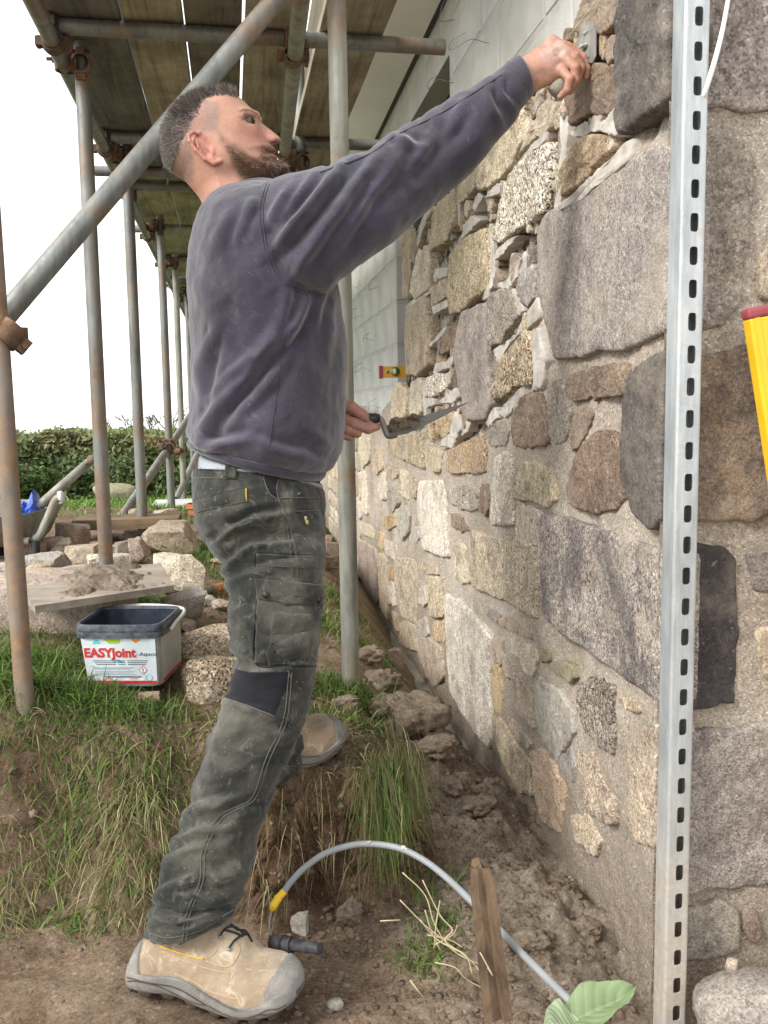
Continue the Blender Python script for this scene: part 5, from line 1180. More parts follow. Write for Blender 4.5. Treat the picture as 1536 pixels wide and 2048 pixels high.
def make_boot(parent):
    R, C, A, W, side, ax = boot_rings(); mb = MB(); mb.rings(R); v, q = remesh(mb, .0032, 2)
    n = normals(v, q); v = v+n*(.0016*fbm(v, 26, 3, 101)+.0008*fbm(v, 70, 2, 103))[:, None]
    up = link('boot', mesh_from('boot', v, q), MAT['leather'], parent); T = bvh(v, q)
    # rubber sole, toe cap and heel counter: shells that grow out of the same last
    def shell(name, cut, i0, i1, grow, m, above=False):
        R2, C2, A2, *_ = boot_rings(grow); out = []
        for k in range(i0, i1):
            r = R2[k].copy(); a = A2[k]; L = np.linalg.norm(a); d = a/L; h = (r-C2[k])@d; lim = cut(k)*L
            if not above: r = r-np.outer(np.maximum(h-lim, 0), d)
            out.append(r)
        o = MB().rings(out).build(name, m, up, True); return o
    nR = len(R)
    wav = lambda k: np.interp(k/(nR-1), [0, .08, .16, .25, .36, .5, .62, .72, .8, .9, 1], [.55, .35, -.1, -.36, -.42, -.55, -.58, -.50, -.28, .2, .6])
    shell('sole', wav, 0, nR, .0035, MAT['rubber']); 
    shell('heel_counter', lambda k: np.interp(k, [0, 8, 12], [2, 2, -.2]), 0, 11, .0022, MAT['rubber'])
    shell('toe_cap', lambda k: np.interp(k, [nR-14, nR-9, nR], [-.3, 2, 2]), nR-13, nR, .003, MAT['rubber'])
    Rg, Cg, Ag, Wg, sdg, _a = boot_rings(.0042)
    for fr_ in (-.30, -.52):
        for s_ in (1, -1):
            pts = []
            for k in range(6, nR-4):
                cut = min(wav(k)-.12, fr_+.25*math.sin(k*.22)) ; th = math.acos(max(-1, min(1, -abs(cut)**(1/.55)))); pts.append(Cg[k]+Ag[k]*(-abs(cut))*(1+.0042/np.linalg.norm(Ag[k]))+sdg*s_*(Wg[k]+.0042)*math.sin(th)**.55)
            MB().tube(catmull(np.array(pts)[::3], 4), .0010, 6).build('sole_groove', MAT['lug'], up, True)
    R2, C2, A2, W2, *_ = boot_rings(-.001); out = []       # cleated tread under the sole
    for k in range(2, nR-1):
        a = A2[k]; L = np.linalg.norm(a); d = a/L; r = R2[k].copy(); h = (r-C2[k])@d; r = r-np.outer(np.maximum(h+.80*L, 0), d); dn = .0150 if (k//3) % 2 else .0060
        low = h < -.80*L; r[low, 2] -= dn; out.append(r)
    MB().rings(out).build('tread', MAT['lug'], up, True, 40)
    return up, T
boot_n, BT = make_boot(man)
def zs(*a): return [z5(*q) for q in a]
for pl in ([(300,425),(450,480),(640,530)], [(330,470),(500,545),(700,610),(850,640)], [(660,320),(730,420),(740,470),(660,530)], [(740,300),(800,380),(900,420),(910,490),(830,590),(660,545)], [(420,640),(560,700),(700,780),(900,840)]):
    seam(BT, zs(*pl), 'stitching', MAT['boot_stitch'], boot_n, .0008, .0006)
seam(BT, zs((310,432),(470,485),(640,532)), 'yellow_piping', MAT['yellow'], boot_n, .0011, .0012)
for pl in ([(770,360),(810,300),(880,290),(960,350)], [(835,450),(880,390),(960,340),(1000,380)], [(800,310),(870,330),(940,360)], [(850,270),(900,310),(960,320),(1010,400)]):
    seam(BT, zs(*pl), 'lace', MAT['lace'], boot_n, .0018, .002)
for q in ((775, 362), (838, 452)):
    p, n = cast(BT, *z5(*q)); MB().tube([p, p+n*.003], .004, 12).build('eyelet', MAT['blade'], boot_n, True)
# the other boot, up on the bank
def copy_part(o, par, M):
    c = o.copy(); COL.objects.link(c); c.parent = par; c.matrix_parent_inverse = o.matrix_parent_inverse.copy(); return c
src_h, src_t = P(*z5(112, 700), 1.665), P(*z5(1385, 850), 1.56); dst_h, dst_t = P(505, 1530, 1.95), P(690, 1476, 2.07)
a0 = math.atan2(*(src_t-src_h)[[1, 0]]); a1 = math.atan2(*(dst_t-dst_h)[[1, 0]])
Mx = Matrix.Translation(Vector(dst_t)) @ Matrix.Rotation(a1-a0, 4, 'Z') @ Matrix.Translation(-Vector(src_t))
b2 = boot_n.copy(); COL.objects.link(b2); b2.parent = man; b2.matrix_parent_inverse = boot_n.matrix_parent_inverse.copy(); b2.matrix_basis = Mx
for ch in list(boot_n.children):
    c = ch.copy(); COL.objects.link(c); c.parent = b2
# ---------------------------------------------------------------- trowels
def flat_poly(poly3, thick, name, m, parent, nrmv):
    p = np.asarray(poly3, float); n = len(p); nv = nrm(nrmv)*thick/2; V = np.vstack([p-nv, p+nv]); f = [tuple(range(n-1, -1, -1)), tuple(range(n, 2*n))]+[(i, (i+1) % n, n+(i+1) % n, n+i) for i in range(n)]
    return MB().add(V, f).build(name, m, parent)
def lumps(name, m, parent, centres, seed, sub=2, squash=.7):
    rr = random.Random(seed); mb = MB(); bm = bmesh.new(); bmesh.ops.create_icosphere(bm, subdivisions=sub, radius=1); bv = np.array([v.co[:] for v in bm.verts]); bf = [tuple(v.index for v in f.verts) for f in bm.faces]; bm.free()
    for (c, r) in centres:
        s = rr.uniform(0, 99); d = 1+.55*fbm(bv+s, 1.6, 4, seed)
        mb.add(np.asarray(c)+bv*d[:, None]*r*np.array([1, rr.uniform(.8, 1.2), squash]), bf)
    return mb.build(name, m, parent, True)
D1 = DR+.006
t1 = thing('trowel', 'small pointing trowel pressed to the wall in the raised right hand', 'trowel', P(1150, 120, D1))
h0, h1 = P(1106, 187, D1), P(1166, 120, D1); ax_ = h1-h0
MB().tube([h0-nrm(ax_)*.001, h0+ax_*.02, h0+ax_*.2, h0+ax_*.5, h0+ax_*.8, h0+ax_*.97, h1], [.009, .0145, .0158, .0145, .0125, .0115, .008], 18).build('handle', wood('grey_trowel_handle', (.36, .33, .27), 0, .75), t1, True)
MB().tube(catmull([h1-ax_*.05, P(1174, 114, D1-.004), P(1178, 116, D1-.008), P(1176, 108, D1-.002)], 5), .0042, 10).build('tang', MAT['blade'], t1, True)
bp = [P(1176, 32, 1.790), P(1187, 42, 1.766), P(1193, 62, 1.752), P(1192, 112, 1.750), P(1185, 127, 1.757), P(1167, 119, 1.785), P(1152, 96, 1.818), P(1160, 62, 1.812)]
flat_poly(bp, .0022, 'blade', MAT['blade'], t1, np.cross(bp[3]-bp[0], bp[6]-bp[0]))
nb_ = nrm(np.cross(bp[3]-bp[0], bp[6]-bp[0])); nb_ = nb_ if nb_@EV < 0 else -nb_
lumps('mortar', MAT['fresh'], t1, [(P(1168, 92, 1.783), .008), (P(1172, 66, 1.788), .006)], 3, 2, .5)
D2 = DL-.004
t2 = thing('trowel', 'dark-handled pointing trowel loaded with mortar in the left hand by the belly', 'trowel', P(760, 840, D2))
MB().tube([P(672, 846, D2), P(690, 843, D2), P(735, 838, D2), P(752, 837, D2), P(760, 836, D2)], [.012, .013, .0125, .0115, .008], 18).build('handle', MAT['black'], t2, True)
MB().tube(catmull([P(755, 834, D2), P(764, 842, D2), P(771, 862, D2), P(777, 872, D2), P(792, 870, D2+.01)], 6), [.0062]*24+[.005], 10).build('tang', MAT['blade'], t2, True) if False else MB().tube(catmull([P(755, 834, D2), P(764, 842, D2), P(771, 862, D2), P(777, 872, D2), P(792, 870, D2+.01)], 6), .0065, 10).build('tang', MAT['blade'], t2, True)
bl = [P(776, 874, D2-.012), P(815, 866, D2-.03), P(870, 840, D2-.02), P(934, 806, D2+.05), P(866, 826, D2+.085), P(812, 846, D2+.075), P(784, 862, D2+.03)]
flat_poly(bl, .0022, 'blade', MAT['blade'], t2, np.cross(bl[3]-bl[0], bl[5]-bl[1]))
rl = random.Random(8); lumps('mortar', MAT['clod'], t2, [(P(785+rl.uniform(0, 42), 862-rl.uniform(0, 22), D2+rl.uniform(0, .04)), rl.uniform(.004, .012)) for _ in range(34)]+[(P(831, 836, D2+.03), .012)], 9, 2, .8)

# ---------------------------------------------------------------- slotted galvanised channel standing at the corner
def slotted_channel():
    t = NT('dusted_zinc', .45, .5, .5); a = t.ramp(t.noise(14, 6, .65, t.scaled((1, 1, .3))), [(.3, (.33, .365, .38)), (.52, (.50, .54, .555)), (.75, (.66, .68, .68))])
    a = t.mix(.6, a, t.ramp(t.noise(90, 5, .75, t.scaled((1, 1, .1))), [(.35, .7), (.6, 1.1)]), 'MULTIPLY'); a = t.mix(t.ramp(t.noise(34, 5, .7), [(.6, 0), (.68, .7)]), a, (.50, .46, .39))
    sp = t.n('SeparateXYZ'); t.l(t.co, sp.inputs[0]); dust = t.math('MULTIPLY', t.ramp(sp.outputs[2], [(.2, .97), (.42, .8), (.62, .1)]), t.ramp(t.noise(9, 6, .7), [(.3, .5), (.6, 1)]))
    a = t.mix(dust, a, t.ramp(t.noise(60, 5, .7), [(.3, (.33, .28, .22)), (.7, (.50, .45, .37))])); m = t.done(a, t.bump(t.noise(120, 5, .7), .0012, .5))
    t.l(t.math('MULTIPLY', t.math('SUBTRACT', 1.0, dust), .5), t.b.inputs['Metallic'])
    root = thing('slotted_channel', 'galvanised slotted steel channel standing upright at the wall corner', 'channel', (.684, 1.42, .1))
    x0, x1, y0, dp, th, rb_ = .664, .705, 1.398, .041, .0025, .005; W = x1-x0; cx = (x0+x1)/2; mb = MB(); hw = W/2-rb_; n = 24; zs0 = onY(1351, 2027, y0)[2]
    sl_w, sl_h = .0068, .0140
    oq = np.array([(1, t) for t in np.linspace(-1, 1, 7)[:-1]]+[(t, 1) for t in np.linspace(1, -1, 7)[:-1]]+[(-1, t) for t in np.linspace(1, -1, 7)[:-1]]+[(t, -1) for t in np.linspace(-1, 1, 7)[:-1]]); ang = np.arctan2(oq[:, 1], oq[:, 0])
    inn = np.array([(sl_w*np.sign(math.cos(a))*abs(math.cos(a))**.55, sl_h*np.sign(math.sin(a))*abs(math.sin(a))**.42) for a in ang])
    out = oq*np.array([hw, .025])
    cxs = cx+.002
    for k in range(-8, 41):
        zc = zs0+k*.05; c = np.array([cxs, zc]); sh = np.array([cx-cxs, 0])
        rings_ = [np.column_stack([(c+out+sh)[:, 0], np.full(n, y0+th), (c+out)[:, 1]]), np.column_stack([(c+out+sh)[:, 0], np.full(n, y0), (c+out)[:, 1]]), np.column_stack([(c+inn)[:, 0], np.full(n, y0), (c+inn)[:, 1]]), np.column_stack([(c+inn)[:, 0], np.full(n, y0+th), (c+inn)[:, 1]]), np.column_stack([(c+out+sh)[:, 0], np.full(n, y0+th), (c+out)[:, 1]])]
        mb.rings(rings_[1:4]+[rings_[4]], cap=False)
    web = mb.build('web', m, root)
    za, zb = zs0-8*.05-.025, zs0+40*.05+.025
    for s in (-1, 1):
        prof = []
        for t_ in np.linspace(0, math.pi/2, 6): prof.append((cx+s*(hw+rb_*math.sin(t_)), y0+rb_-rb_*math.cos(t_)))
        prof.append((cx+s*W/2, y0+dp)); prof.append((cx+s*(W/2-.009), y0+dp)); prof.append((cx+s*(W/2-.009), y0+dp-.006))
        pin = [(cx+s*hw, y0+th)]+[(cx+s*(hw+(rb_-th)*math.sin(t_)), y0+rb_-(rb_-th)*math.cos(t_)) for t_ in np.linspace(.3, math.pi/2, 4)]+[(cx+s*(W/2-th), y0+dp-th), (cx+s*(W/2-.009+th), y0+dp-th)]
        loop = prof+pin[::-1]; R = [[(x, y, z) for x, y in loop] for z in np.linspace(za, zb, 8)]
        o = MB().rings(R).build('flange', m, root, True, 40)
    return root
slotted_channel()
# ---------------------------------------------------------------- levels, lines
lv_ = thing('spirit_level', 'long yellow spirit level with red end cap leaning on the return wall', 'spirit level', onY(1530, 900, 1.40))
a_, b_ = onY(1492, 640, 1.405), onY(1548, 1010, 1.390); d_ = nrm(b_-a_); s_ = nrm(np.cross(d_, [0, 1, 0])); s_ = s_ if s_[0] > 0 else -s_; w_ = nrm(np.cross(d_, s_))
o = MB().box(a_+d_*.6+s_*.03, (.6, .03, .012), (d_, s_, w_)).build('body', MAT['level_y'], lv_); md = o.modifiers.new('b', 'BEVEL'); md.width = .003; md.segments = 2
for q in (.012, .048): MB().box(a_+d_*.6+s_*q-w_*.0125*np.sign(w_[1]), (.6, .004, .001), (d_, s_, w_)).build('rib', MAT['level_y'], lv_)
o = MB().box(a_-d_*.008+s_*.03, (.009, .0315, .0135), (d_, s_, w_)).build('end_cap', MAT['level_r'], lv_); md = o.modifiers.new('b', 'BEVEL'); md.width = .006; md.segments = 3
lv2 = thing('spirit_level', 'short amber spirit level with green vial on the far end of the stones', 'spirit level', onY(785, 757, 4.3))
a_, b_ = onY(763, 733, 4.3), onY(840, 755, 4.3); c_ = (a_+b_)/2
o = MB().box(c_, ((b_[0]-a_[0])/2, .012, (a_[2]-b_[2])/2)).build('body', MAT['level_o'], lv2)
MB().box((a_[0]-.004, 4.3, c_[2]), (.008, .014, (a_[2]-b_[2])/2+.003)).build('end_cap', MAT['level_r'], lv2)
p = onY(790, 743, 4.287); MB().tube([p, p-np.array([0, .004, 0])], .021, 20).build('vial_ring', MAT['blade'], lv2, True); MB().tube([p-np.array([0, .004, .012]), p-np.array([0, .004, -.012])], .008, 12).build('vial', MAT['vial'], lv2, True)
p = onY(774, 744, 4.287); MB().tube([p, p-np.array([0, .003, 0])], .008, 14).build('hang_hole', MAT['blade'], lv2, True)
ls, le = onX(1200, -8, XW-.03), onX(640, 712, XW-.03)
o = MB().tube([ls+(le-ls)*t for t in np.linspace(-.1, 1, 24)], .0009, 6).build('string_line', MAT['line_g'], None, True); rebase(o); tag(o, 'pale green builders line stretched along the top of the stonework', 'string')
pts = catmull([onY(1458, -10, 1.40), onY(1445, 60, 1.395), onY(1430, 120, 1.392), onY(1411, 182, 1.396), onY(1404, 205, 1.41)], 8)
o = MB().tube(pts, np.interp(np.linspace(0, 1, len(pts)), [0, .6, 1], [.0035, .0042, .003]), 8).build('white_cord', MAT['cord_w'], None, True); rebase(o); tag(o, 'white cord hanging behind the slotted channel at the top', 'cord')

# ---------------------------------------------------------------- rocks
_bm = bmesh.new(); bmesh.ops.create_icosphere(_bm, subdivisions=4, radius=1); ICO4 = (np.array([v.co[:] for v in _bm.verts]), [tuple(v.index for v in f.verts) for f in _bm.faces]); _bm.free()
_bm = bmesh.new(); bmesh.ops.create_icosphere(_bm, subdivisions=1, radius=1); ICO1 = (np.array([v.co[:] for v in _bm.verts]), [tuple(v.index for v in f.verts) for f in _bm.faces]); _bm.free()
def rock(px, pyb, wpx, hpx, cn, sp, label, seed, deep=.8, name='loose_stone', at=None, angular=.75, mat='granite', cat='stone', group='loose stones lying on the bank', yaw=None, sink=.04):
    g = on_ground(px, min(pyb, 2046)) if at is None else np.asarray(at); D = (g-CAM)@EV; w, h = wpx*D/F, hpx*D/F; r = np.random.RandomState(seed)
    v = ICO4[0].copy()
    N = r.normal(size=(9, 3)); N /= np.linalg.norm(N, axis=1)[:, None]; N = np.vstack([N, np.eye(3), -np.eye(3)])
    for n in N:
        d = r.uniform(.46, .74) if angular > 0 else 9; ex = v@n-d; v = v-np.outer(np.where(ex > 0, ex*angular, 0), n)
    v = v/np.abs(v).max(0); nz = fbm(v+seed*3.1, 1.6, 5, seed, .55); cl = mat == 'clod'
    v = v*(1+(.26 if cl else .045)*nz+(.2 if cl else .022)*(np.abs(fbm(v+seed, 5, 4, seed+4, .6))-(.4 if cl else 0)))[:, None]
    a = r.uniform(0, 6.28) if yaw is None else yaw; ca, sa = math.cos(a), math.sin(a)
    sx, sy, sz = w/2, w/2*deep, h/2; v = v*np.array([sx, sy, sz]); tl = r.uniform(-.14, .14)
    v = np.column_stack([v[:, 0], v[:, 1], v[:, 2]+v[:, 0]*tl]); a = r.uniform(-.5, .5) if yaw is None else yaw; ca, sa = math.cos(a), math.sin(a)
    v = np.column_stack([v[:, 0]*ca-v[:, 1]*sa, v[:, 0]*sa+v[:, 1]*ca, v[:, 2]]); c = g+np.array([0, sy*.55, sz*(1-sink*2)])
    me = mesh_from(name, v+c, ICO4[1]); sharp(me, 24) if angular > .6 else None; o = link(name, me, MAT[mat]); rebase(o); k = GR.get(cn, (.3, .25, .2)); o.color = (*k, sp); tag(o, label, cat, group); return o
big = P(90, 1345, 2.55)
rock(100, 1345, 350, 205, 'pink', .35, 'huge pinkish boulder carrying the mortar board at the left', 11, .75, at=(P(70, 1350, 2.45)[0], 2.62, .50), angular=.8, name='boulder', yaw=.12)
RK = [(338, 1110, 118, 66, 'sand', .5, 'large pale tilted slab of granite behind the mortar board', 21), (352, 1192, 118, 84, 'cream', .5, 'whitish angular stone beside the end of the mortar board', 22), (277, 1128, 50, 54, 'pink', .4, 'upright pointed pink stone between the scaffold poles', 23),
 (250, 1118, 36, 42, 'pink', .4, 'small cone-shaped stone left of the pointed pink one', 24), (147, 1106, 70, 58, 'brown', .4, 'rounded brown stone on top of the heap by the wheelbarrow', 25), (128, 1108, 34, 36, 'cream', .4, 'pale stone leaning on the rounded brown stone', 26), (103, 1106, 46, 34, 'pink', .4, 'pinkish stone next to the leg of the wheelbarrow', 27),
 (70, 1116, 46, 34, 'pink', .4, 'stone half hidden behind the rusty scaffold pole', 28), (93, 1146, 86, 42, 'purple', .35, 'wide purplish stone in front of the heap', 29), (116, 1116, 34, 22, 'sand', .4, 'small tan stone in the middle of the heap', 30), (162, 1136, 70, 44, 'sand', .5, 'tan stone left of the second scaffold pole', 31),
 (214, 1140, 82, 34, 'white', .6, 'flat white stone under the second scaffold pole', 32), (190, 1108, 32, 28, 'sand', .4, 'small stone behind the second scaffold pole', 33), (236, 1112, 30, 24, 'purple', .4, 'dark small stone right of the second scaffold pole', 34), (74, 1152, 52, 24, 'tan', .4, 'flat tan stone by the back edge of the mortar board', 35),
 (366, 1252, 82, 74, 'mid', .4, 'brownish stone under the right end of the mortar board', 36), (417, 1322, 112, 72, 'sand', .7, 'tan boulder right of the white bucket', 37), (455, 1324, 42, 34, 'pink', .4, 'small pink stone touching the knee of the trousers', 38), (420, 1400, 118, 86, 'sand', 1.0, 'coarse speckled block in front of the tan boulder', 39),
 (380, 1266, 34, 30, 'pink', .4, 'small stone wedged behind the bucket handle', 40), (415, 1212, 32, 18, 'grey', .3, 'flat grey stone by the hammer', 41), (440, 1222, 36, 22, 'pink', .4, 'flat pink stone beside the trouser leg', 42), (298, 1408, 46, 22, 'tan', .3, 'small brown stone at the foot of the bucket', 43), (236, 1412, 18, 14, 'sand', .3, 'pebble in the grass left of the bucket foot', 44),
 (408, 1196, 20, 14, 'pink', .3, 'pebble behind the flat grey stone', 45), (668, 1118, 38, 34, 'brown', .3, 'brown stone left of the inner pole near the wall foot', 46), (655, 1092, 22, 22, 'brown', .3, 'dark stone high behind the inner pole', 47), (790, 1334, 42, 36, 'brown', .3, 'brown stone resting in the trench by the wall', 48),
 (265, 1080, 46, 18, 'pink', .4, 'flat stone under the far plank', 49), (262, 1068, 30, 12, 'sand', .4, 'thin stone by the far plank', 50), (330, 1046, 46, 30, 'sand', .4, 'far stone carrying the grey slab', 51), (270, 1040, 26, 24, 'pink', .4, 'far pink stone at the foot of the brace', 52), (405, 1068, 34, 24, 'sand', .4, 'stone behind the trouser seat', 53),
 (440, 1128, 50, 14, 'sand', .4, 'flat stone behind the thigh', 54), (400, 1098, 44, 12, 'cream', .3, 'thin pale stone on the far grass', 55), (604, 1868, 38, 50, 'grey', .3, 'grey pear-shaped stone in the dug soil beside the boot', 56), (670, 2022, 36, 20, 'grey', .3, 'small round pebble on the path right of the boot', 57),
 (1475, 2075, 210, 150, 'mid', .4, 'large rounded stone at the foot of the return wall', 58), (1320+150, 1940, 26, 24, 'sand', .3, 'small pale lump on the ground by the return wall', 59), (25, 1155, 60, 30, 'purple', .4, 'stone left of the rusty scaffold pole', 60)]
for q in RK:
    rock(*q[:7], q[7], angular=(.4 if q[7] in (57, 58) else .97), at=(onY(1520, 2125, 1.30) if q[7] == 58 else onY(1465, 1945, 1.38) if q[7] == 59 else None))
rock(229, 1000, 92, 36, 'moss', .2, 'mossy yellow boulder lying in front of the hedge', 70, .7, at=onY(229, 1002, 9.2), angular=.3, name='boulder')
rock(835, 1468, 165, 78, 'sand', .0, 'large clump of excavated soil against the foot of the wall', 71, .55, mat='clod', name='soil_clump', cat='soil', angular=.45, at=P(822, 1474, 2.5), group='clumps of dug soil', yaw=0)
for k_, (x_, y_, w_2, h_2, l_) in enumerate([(770, 1440, 80, 44, 'soil clump left of the large one at the wall foot'), (880, 1520, 80, 44, 'soil clump below the large one in the trench'), (800, 1560, 60, 34, 'small soil clump right of the grass tuft'), (905, 1590, 56, 30, 'small soil clump against the footing'), (740, 1330, 60, 34, 'soil clump right of the inner pole'), (765, 1385, 70, 40, 'soil clump behind the large one')]):
    rock(x_, y_, w_2, h_2, 'sand', .0, l_, 90+k_, .9, mat='clod', name='soil_clump', cat='soil', angular=.4, group='clumps of dug soil')
rock(690, 1420, 60, 26, 'sand', .0, 'flat clump of soil beside the foot of the inner pole', 72, .7, mat='clod', name='soil_clump', cat='soil', angular=.4, group='clumps of dug soil')
rock(655, 1140, 60, 30, 'sand', .0, 'soil clump on the bank behind the front thigh', 73, .7, mat='clod', name='soil_clump', cat='soil', angular=.4, group='clumps of dug soil')
rock(1060, 1900, 70, 36, 'sand', .0, 'low clump of soil between the stake and the wall', 75, .9, mat='clod', name='soil_clump', cat='soil', angular=.4, group='clumps of dug soil')
rock(1180, 1880, 56, 34, 'sand', .0, 'soil clump at the wall foot above the leaf', 76, .9, mat='clod', name='soil_clump', cat='soil', angular=.4, group='clumps of dug soil')
rock(960, 1640, 70, 40, 'sand', .0, 'soil clump in the trench above the stake', 77, .9, mat='clod', name='soil_clump', cat='soil', angular=.4, group='clumps of dug soil')
rock(700, 1850, 60, 44, 'brown', .0, 'dark clod of earth under the cable arch', 78, .9, mat='clod', name='soil_clump', cat='soil', angular=.4, group='clumps of dug soil')
# ---------------------------------------------------------------- mortar board on its supports
ZMB = .735
cs_ = [onZ(*q, ZMB) for q in ((348, 1170), (70, 1212), (20, 1150), (322, 1126))]
mbd = thing('mortar_board', 'plywood board spread with mortar resting on the boulder', 'board', (np.mean(cs_, 0)[0], np.mean(cs_, 0)[1], ZMB-.02))
flat_poly(np.array(cs_)-[0, 0, .009], .018, 'plywood', MAT['ply'], mbd, (0, 0, 1))
rl = random.Random(31); C_ = []
for k in range(150):
    a, b = rl.random(), rl.random(); a = a**.8
    p = (cs_[0]*(1-a)+cs_[1]*a)*(1-b)+(cs_[3]*(1-a)+cs_[2]*a)*b
    if a < .12 or b < .06: continue
    hot = math.exp(-((a-.42)/.22)**2); C_.append((p+np.array([0, 0, .004]), rl.uniform(.005, .011)+.022*hot*rl.random()**2))
nu, nv_ = 90, 46; V = []
for i in range(nu):
    for j in range(nv_):
        a, b = i/(nu-1), j/(nv_-1); p = (cs_[0]*(1-a)+cs_[1]*a)*(1-b)+(cs_[3]*(1-a)+cs_[2]*a)*b; V.append((p[0], p[1], ZMB))
V = np.array(V); ga = np.repeat(np.linspace(0, 1, nu), nv_); gb = np.tile(np.linspace(0, 1, nv_), nu); hh = fbm(V, 12, 4, 44)*.5+.9*np.exp(-((ga-.42)/.2)**2-((gb-.55)/.4)**2)-.45+.35*np.abs(fbm(V, 40, 3, 45))
V[:, 2] = ZMB-.002+np.where(hh > 0, .003+.028*hh, -.004)*sstep(0, .06, gb)*sstep(0, .05, ga)*sstep(1, .94, gb)-.001
MB().add(V, [(i*nv_+j, i*nv_+j+1, (i+1)*nv_+j+1, (i+1)*nv_+j) for i in range(nu-1) for j in range(nv_-1)]).build('mortar_heap', MAT['clod'], mbd, True)
sp_ = on_ground(203, 1236); o = MB().box((sp_[0], sp_[1]+.12, (sp_[2]+ZMB-.02)/2-.02), (.05, .06, (ZMB-.02-sp_[2])/2+.02)).build('timber_prop', MAT['old_timber']); rebase(o); o.color = (.6, .6, .6, 1); tag(o, 'dark timber block propping the mortar board behind the bucket', 'block')

# ---------------------------------------------------------------- bucket
def text_mesh(body, size, name, m, parent, M, bold=0.0, ext=.0002):
    cu = bpy.data.curves.new(name, 'FONT'); cu.body = body; cu.size = size; cu.offset = bold; cu.extrude = ext; cu.resolution_u = 3
    o = bpy.data.objects.new('tmp', cu); COL.objects.link(o); dg = bpy.context.evaluated_depsgraph_get(); dg.update(); me = bpy.data.meshes.new_from_object(o.evaluated_get(dg)); bpy.data.objects.remove(o)
    me.transform(M); me.materials.clear(); me.name = name; return link(name, me, m, parent)
def bucket():
    g = P(245, 1388, 2.22)
    root = thing('bucket', 'dirty white tub with navy rim and red lettering standing in the grass', 'bucket', g); W, H = .101, .149
    fl, fr = P(168, 1374, 2.215), P(320, 1396, 2.19); fx = nrm((fr-fl)*[1, 1, 0]); fx = nrm(fx+np.array([0, .10, 0])); fy = np.array([-fx[1], fx[0], 0]); up = nrm(np.array([-.05, .0, 1.])); fy = np.cross(up, fx)
    cen = fl+fx*W*.93+fy*W*.93
    L = lambda x, y, z: cen+fx*x+fy*y+up*z
    def sq(hw, z, n=56, e=.28):
        t = np.linspace(0, 2*math.pi, n, endpoint=False); return [L(hw*np.sign(math.cos(a))*abs(math.cos(a))**e, hw*np.sign(math.sin(a))*abs(math.sin(a))**e, z) for a in t]
    navy = plain('navy_plastic', (.028, .036, .055), .42, .5, 0, .5, 40); dustn = plain('dusty_navy_plastic', (.10, .115, .14), .6, .4, 0, .75, 60)
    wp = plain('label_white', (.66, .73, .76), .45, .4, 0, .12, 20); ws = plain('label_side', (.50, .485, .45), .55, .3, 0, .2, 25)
    w0, w1 = W*.90, W*.985; wz = lambda z: w0+(w1-w0)*z/H
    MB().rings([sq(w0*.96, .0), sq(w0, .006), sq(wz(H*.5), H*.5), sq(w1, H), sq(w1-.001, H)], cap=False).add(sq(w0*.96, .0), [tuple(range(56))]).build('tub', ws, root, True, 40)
    MB().rings([sq(w1-.001, H+.001), sq(w1-.003, H), sq(w1-.003, H-.02), sq(w0-.003, .008)], cap=False).add(sq(w0-.003, .008), [tuple(range(56))]).build('lining', navy, root, True, 40)
    MB().rings([sq(w1+.001, H-.030), sq(w1+.006, H-.029), sq(w1+.006, H-.019), sq(w1+.0035, H-.018), sq(w1+.0035, H-.014), sq(w1+.005, H-.013), sq(w1+.005, H-.004), sq(w1+.003, H+.002), sq(w1-.002, H+.002), sq(w1-.004, H-.004)], cap=False).build('rim', dustn, root, True, 30)
    def panel(name, face, x0, x1, z0, z1, lift, m, dx=0):
        q = []
        for x, z in ((x0, z0), (x1, z0), (x1, z1), (x0, z1)):
            h = wz(z)+lift; xx = x*wz(z)/W; q.append(L(xx, -h, z) if face == 'f' else L(h, xx, z))
        n = np.cross(q[1]-q[0], q[3]-q[0]); return flat_poly(q, .0005, name, m, root, n)
    def tri(name, pts, m, lift=.0016):
        q = [L(x*wz(z)/W, -wz(z)-lift, z) for x, z in pts]; return flat_poly(q, .0004, name, m, root, np.cross(q[1]-q[0], q[2]-q[0]))
    A = W*.90
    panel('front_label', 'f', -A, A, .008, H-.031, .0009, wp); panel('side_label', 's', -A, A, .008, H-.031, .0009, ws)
    red = plain('red_print', (.62, .045, .04), .45, .4, 0, .1); ink = plain('ink', (.05, .07, .10), .5, .3); grey = plain('grey_print', (.42, .48, .52), .5, .3); teal = plain('teal_print', (.10, .55, .58), .45, .4); grn = plain('green_print', (.33, .52, .04), .45, .4); org = plain('orange_print', (.78, .27, .04), .45, .4); whi = plain('white_print', (.82, .84, .85), .45, .4)
    panel('red_band', 'f', -A+.001, A-.001, .0085, .015, .0016, red); panel('side_red_band', 's', -A, A-.004, .0085, .015, .0016, red)
    tri('green_shape', [(-.036, .117), (.008, .117), (.001, .106), (-.022, .106)], grn); tri('teal_shape', [(-.064, .106), (-.042, .106), (-.052, .117), (-.056, .117)], teal); tri('orange_shape', [(.032, .117), (.056, .117), (.045, .108), (.041, .108)], org)
    tri('teal_splash', [(-.020, .059), (.010, .060), (-.004, .068), (-.012, .067)], teal, .0013)
    def M(x, z, lift=.0020):
        o = L(x*wz(z)/W, -wz(z)-lift, z); tl = nrm(L(0, -wz(.1), .1)-L(0, -wz(.02), .02)); nn = np.cross(fx, tl)
        m = Matrix.Identity(4)
        for i in range(3): m[i][0], m[i][1], m[i][2], m[i][3] = fx[i], tl[i], nn[i], o[i]
        return m
    text_mesh('EASYJoint', .0300, 'lettering_outline', whi, root, M(-A+.0015, .074, .0017), .0018)
    text_mesh('EASYJoint', .0300, 'lettering', red, root, M(-A+.0015, .074, .0022), .0013)
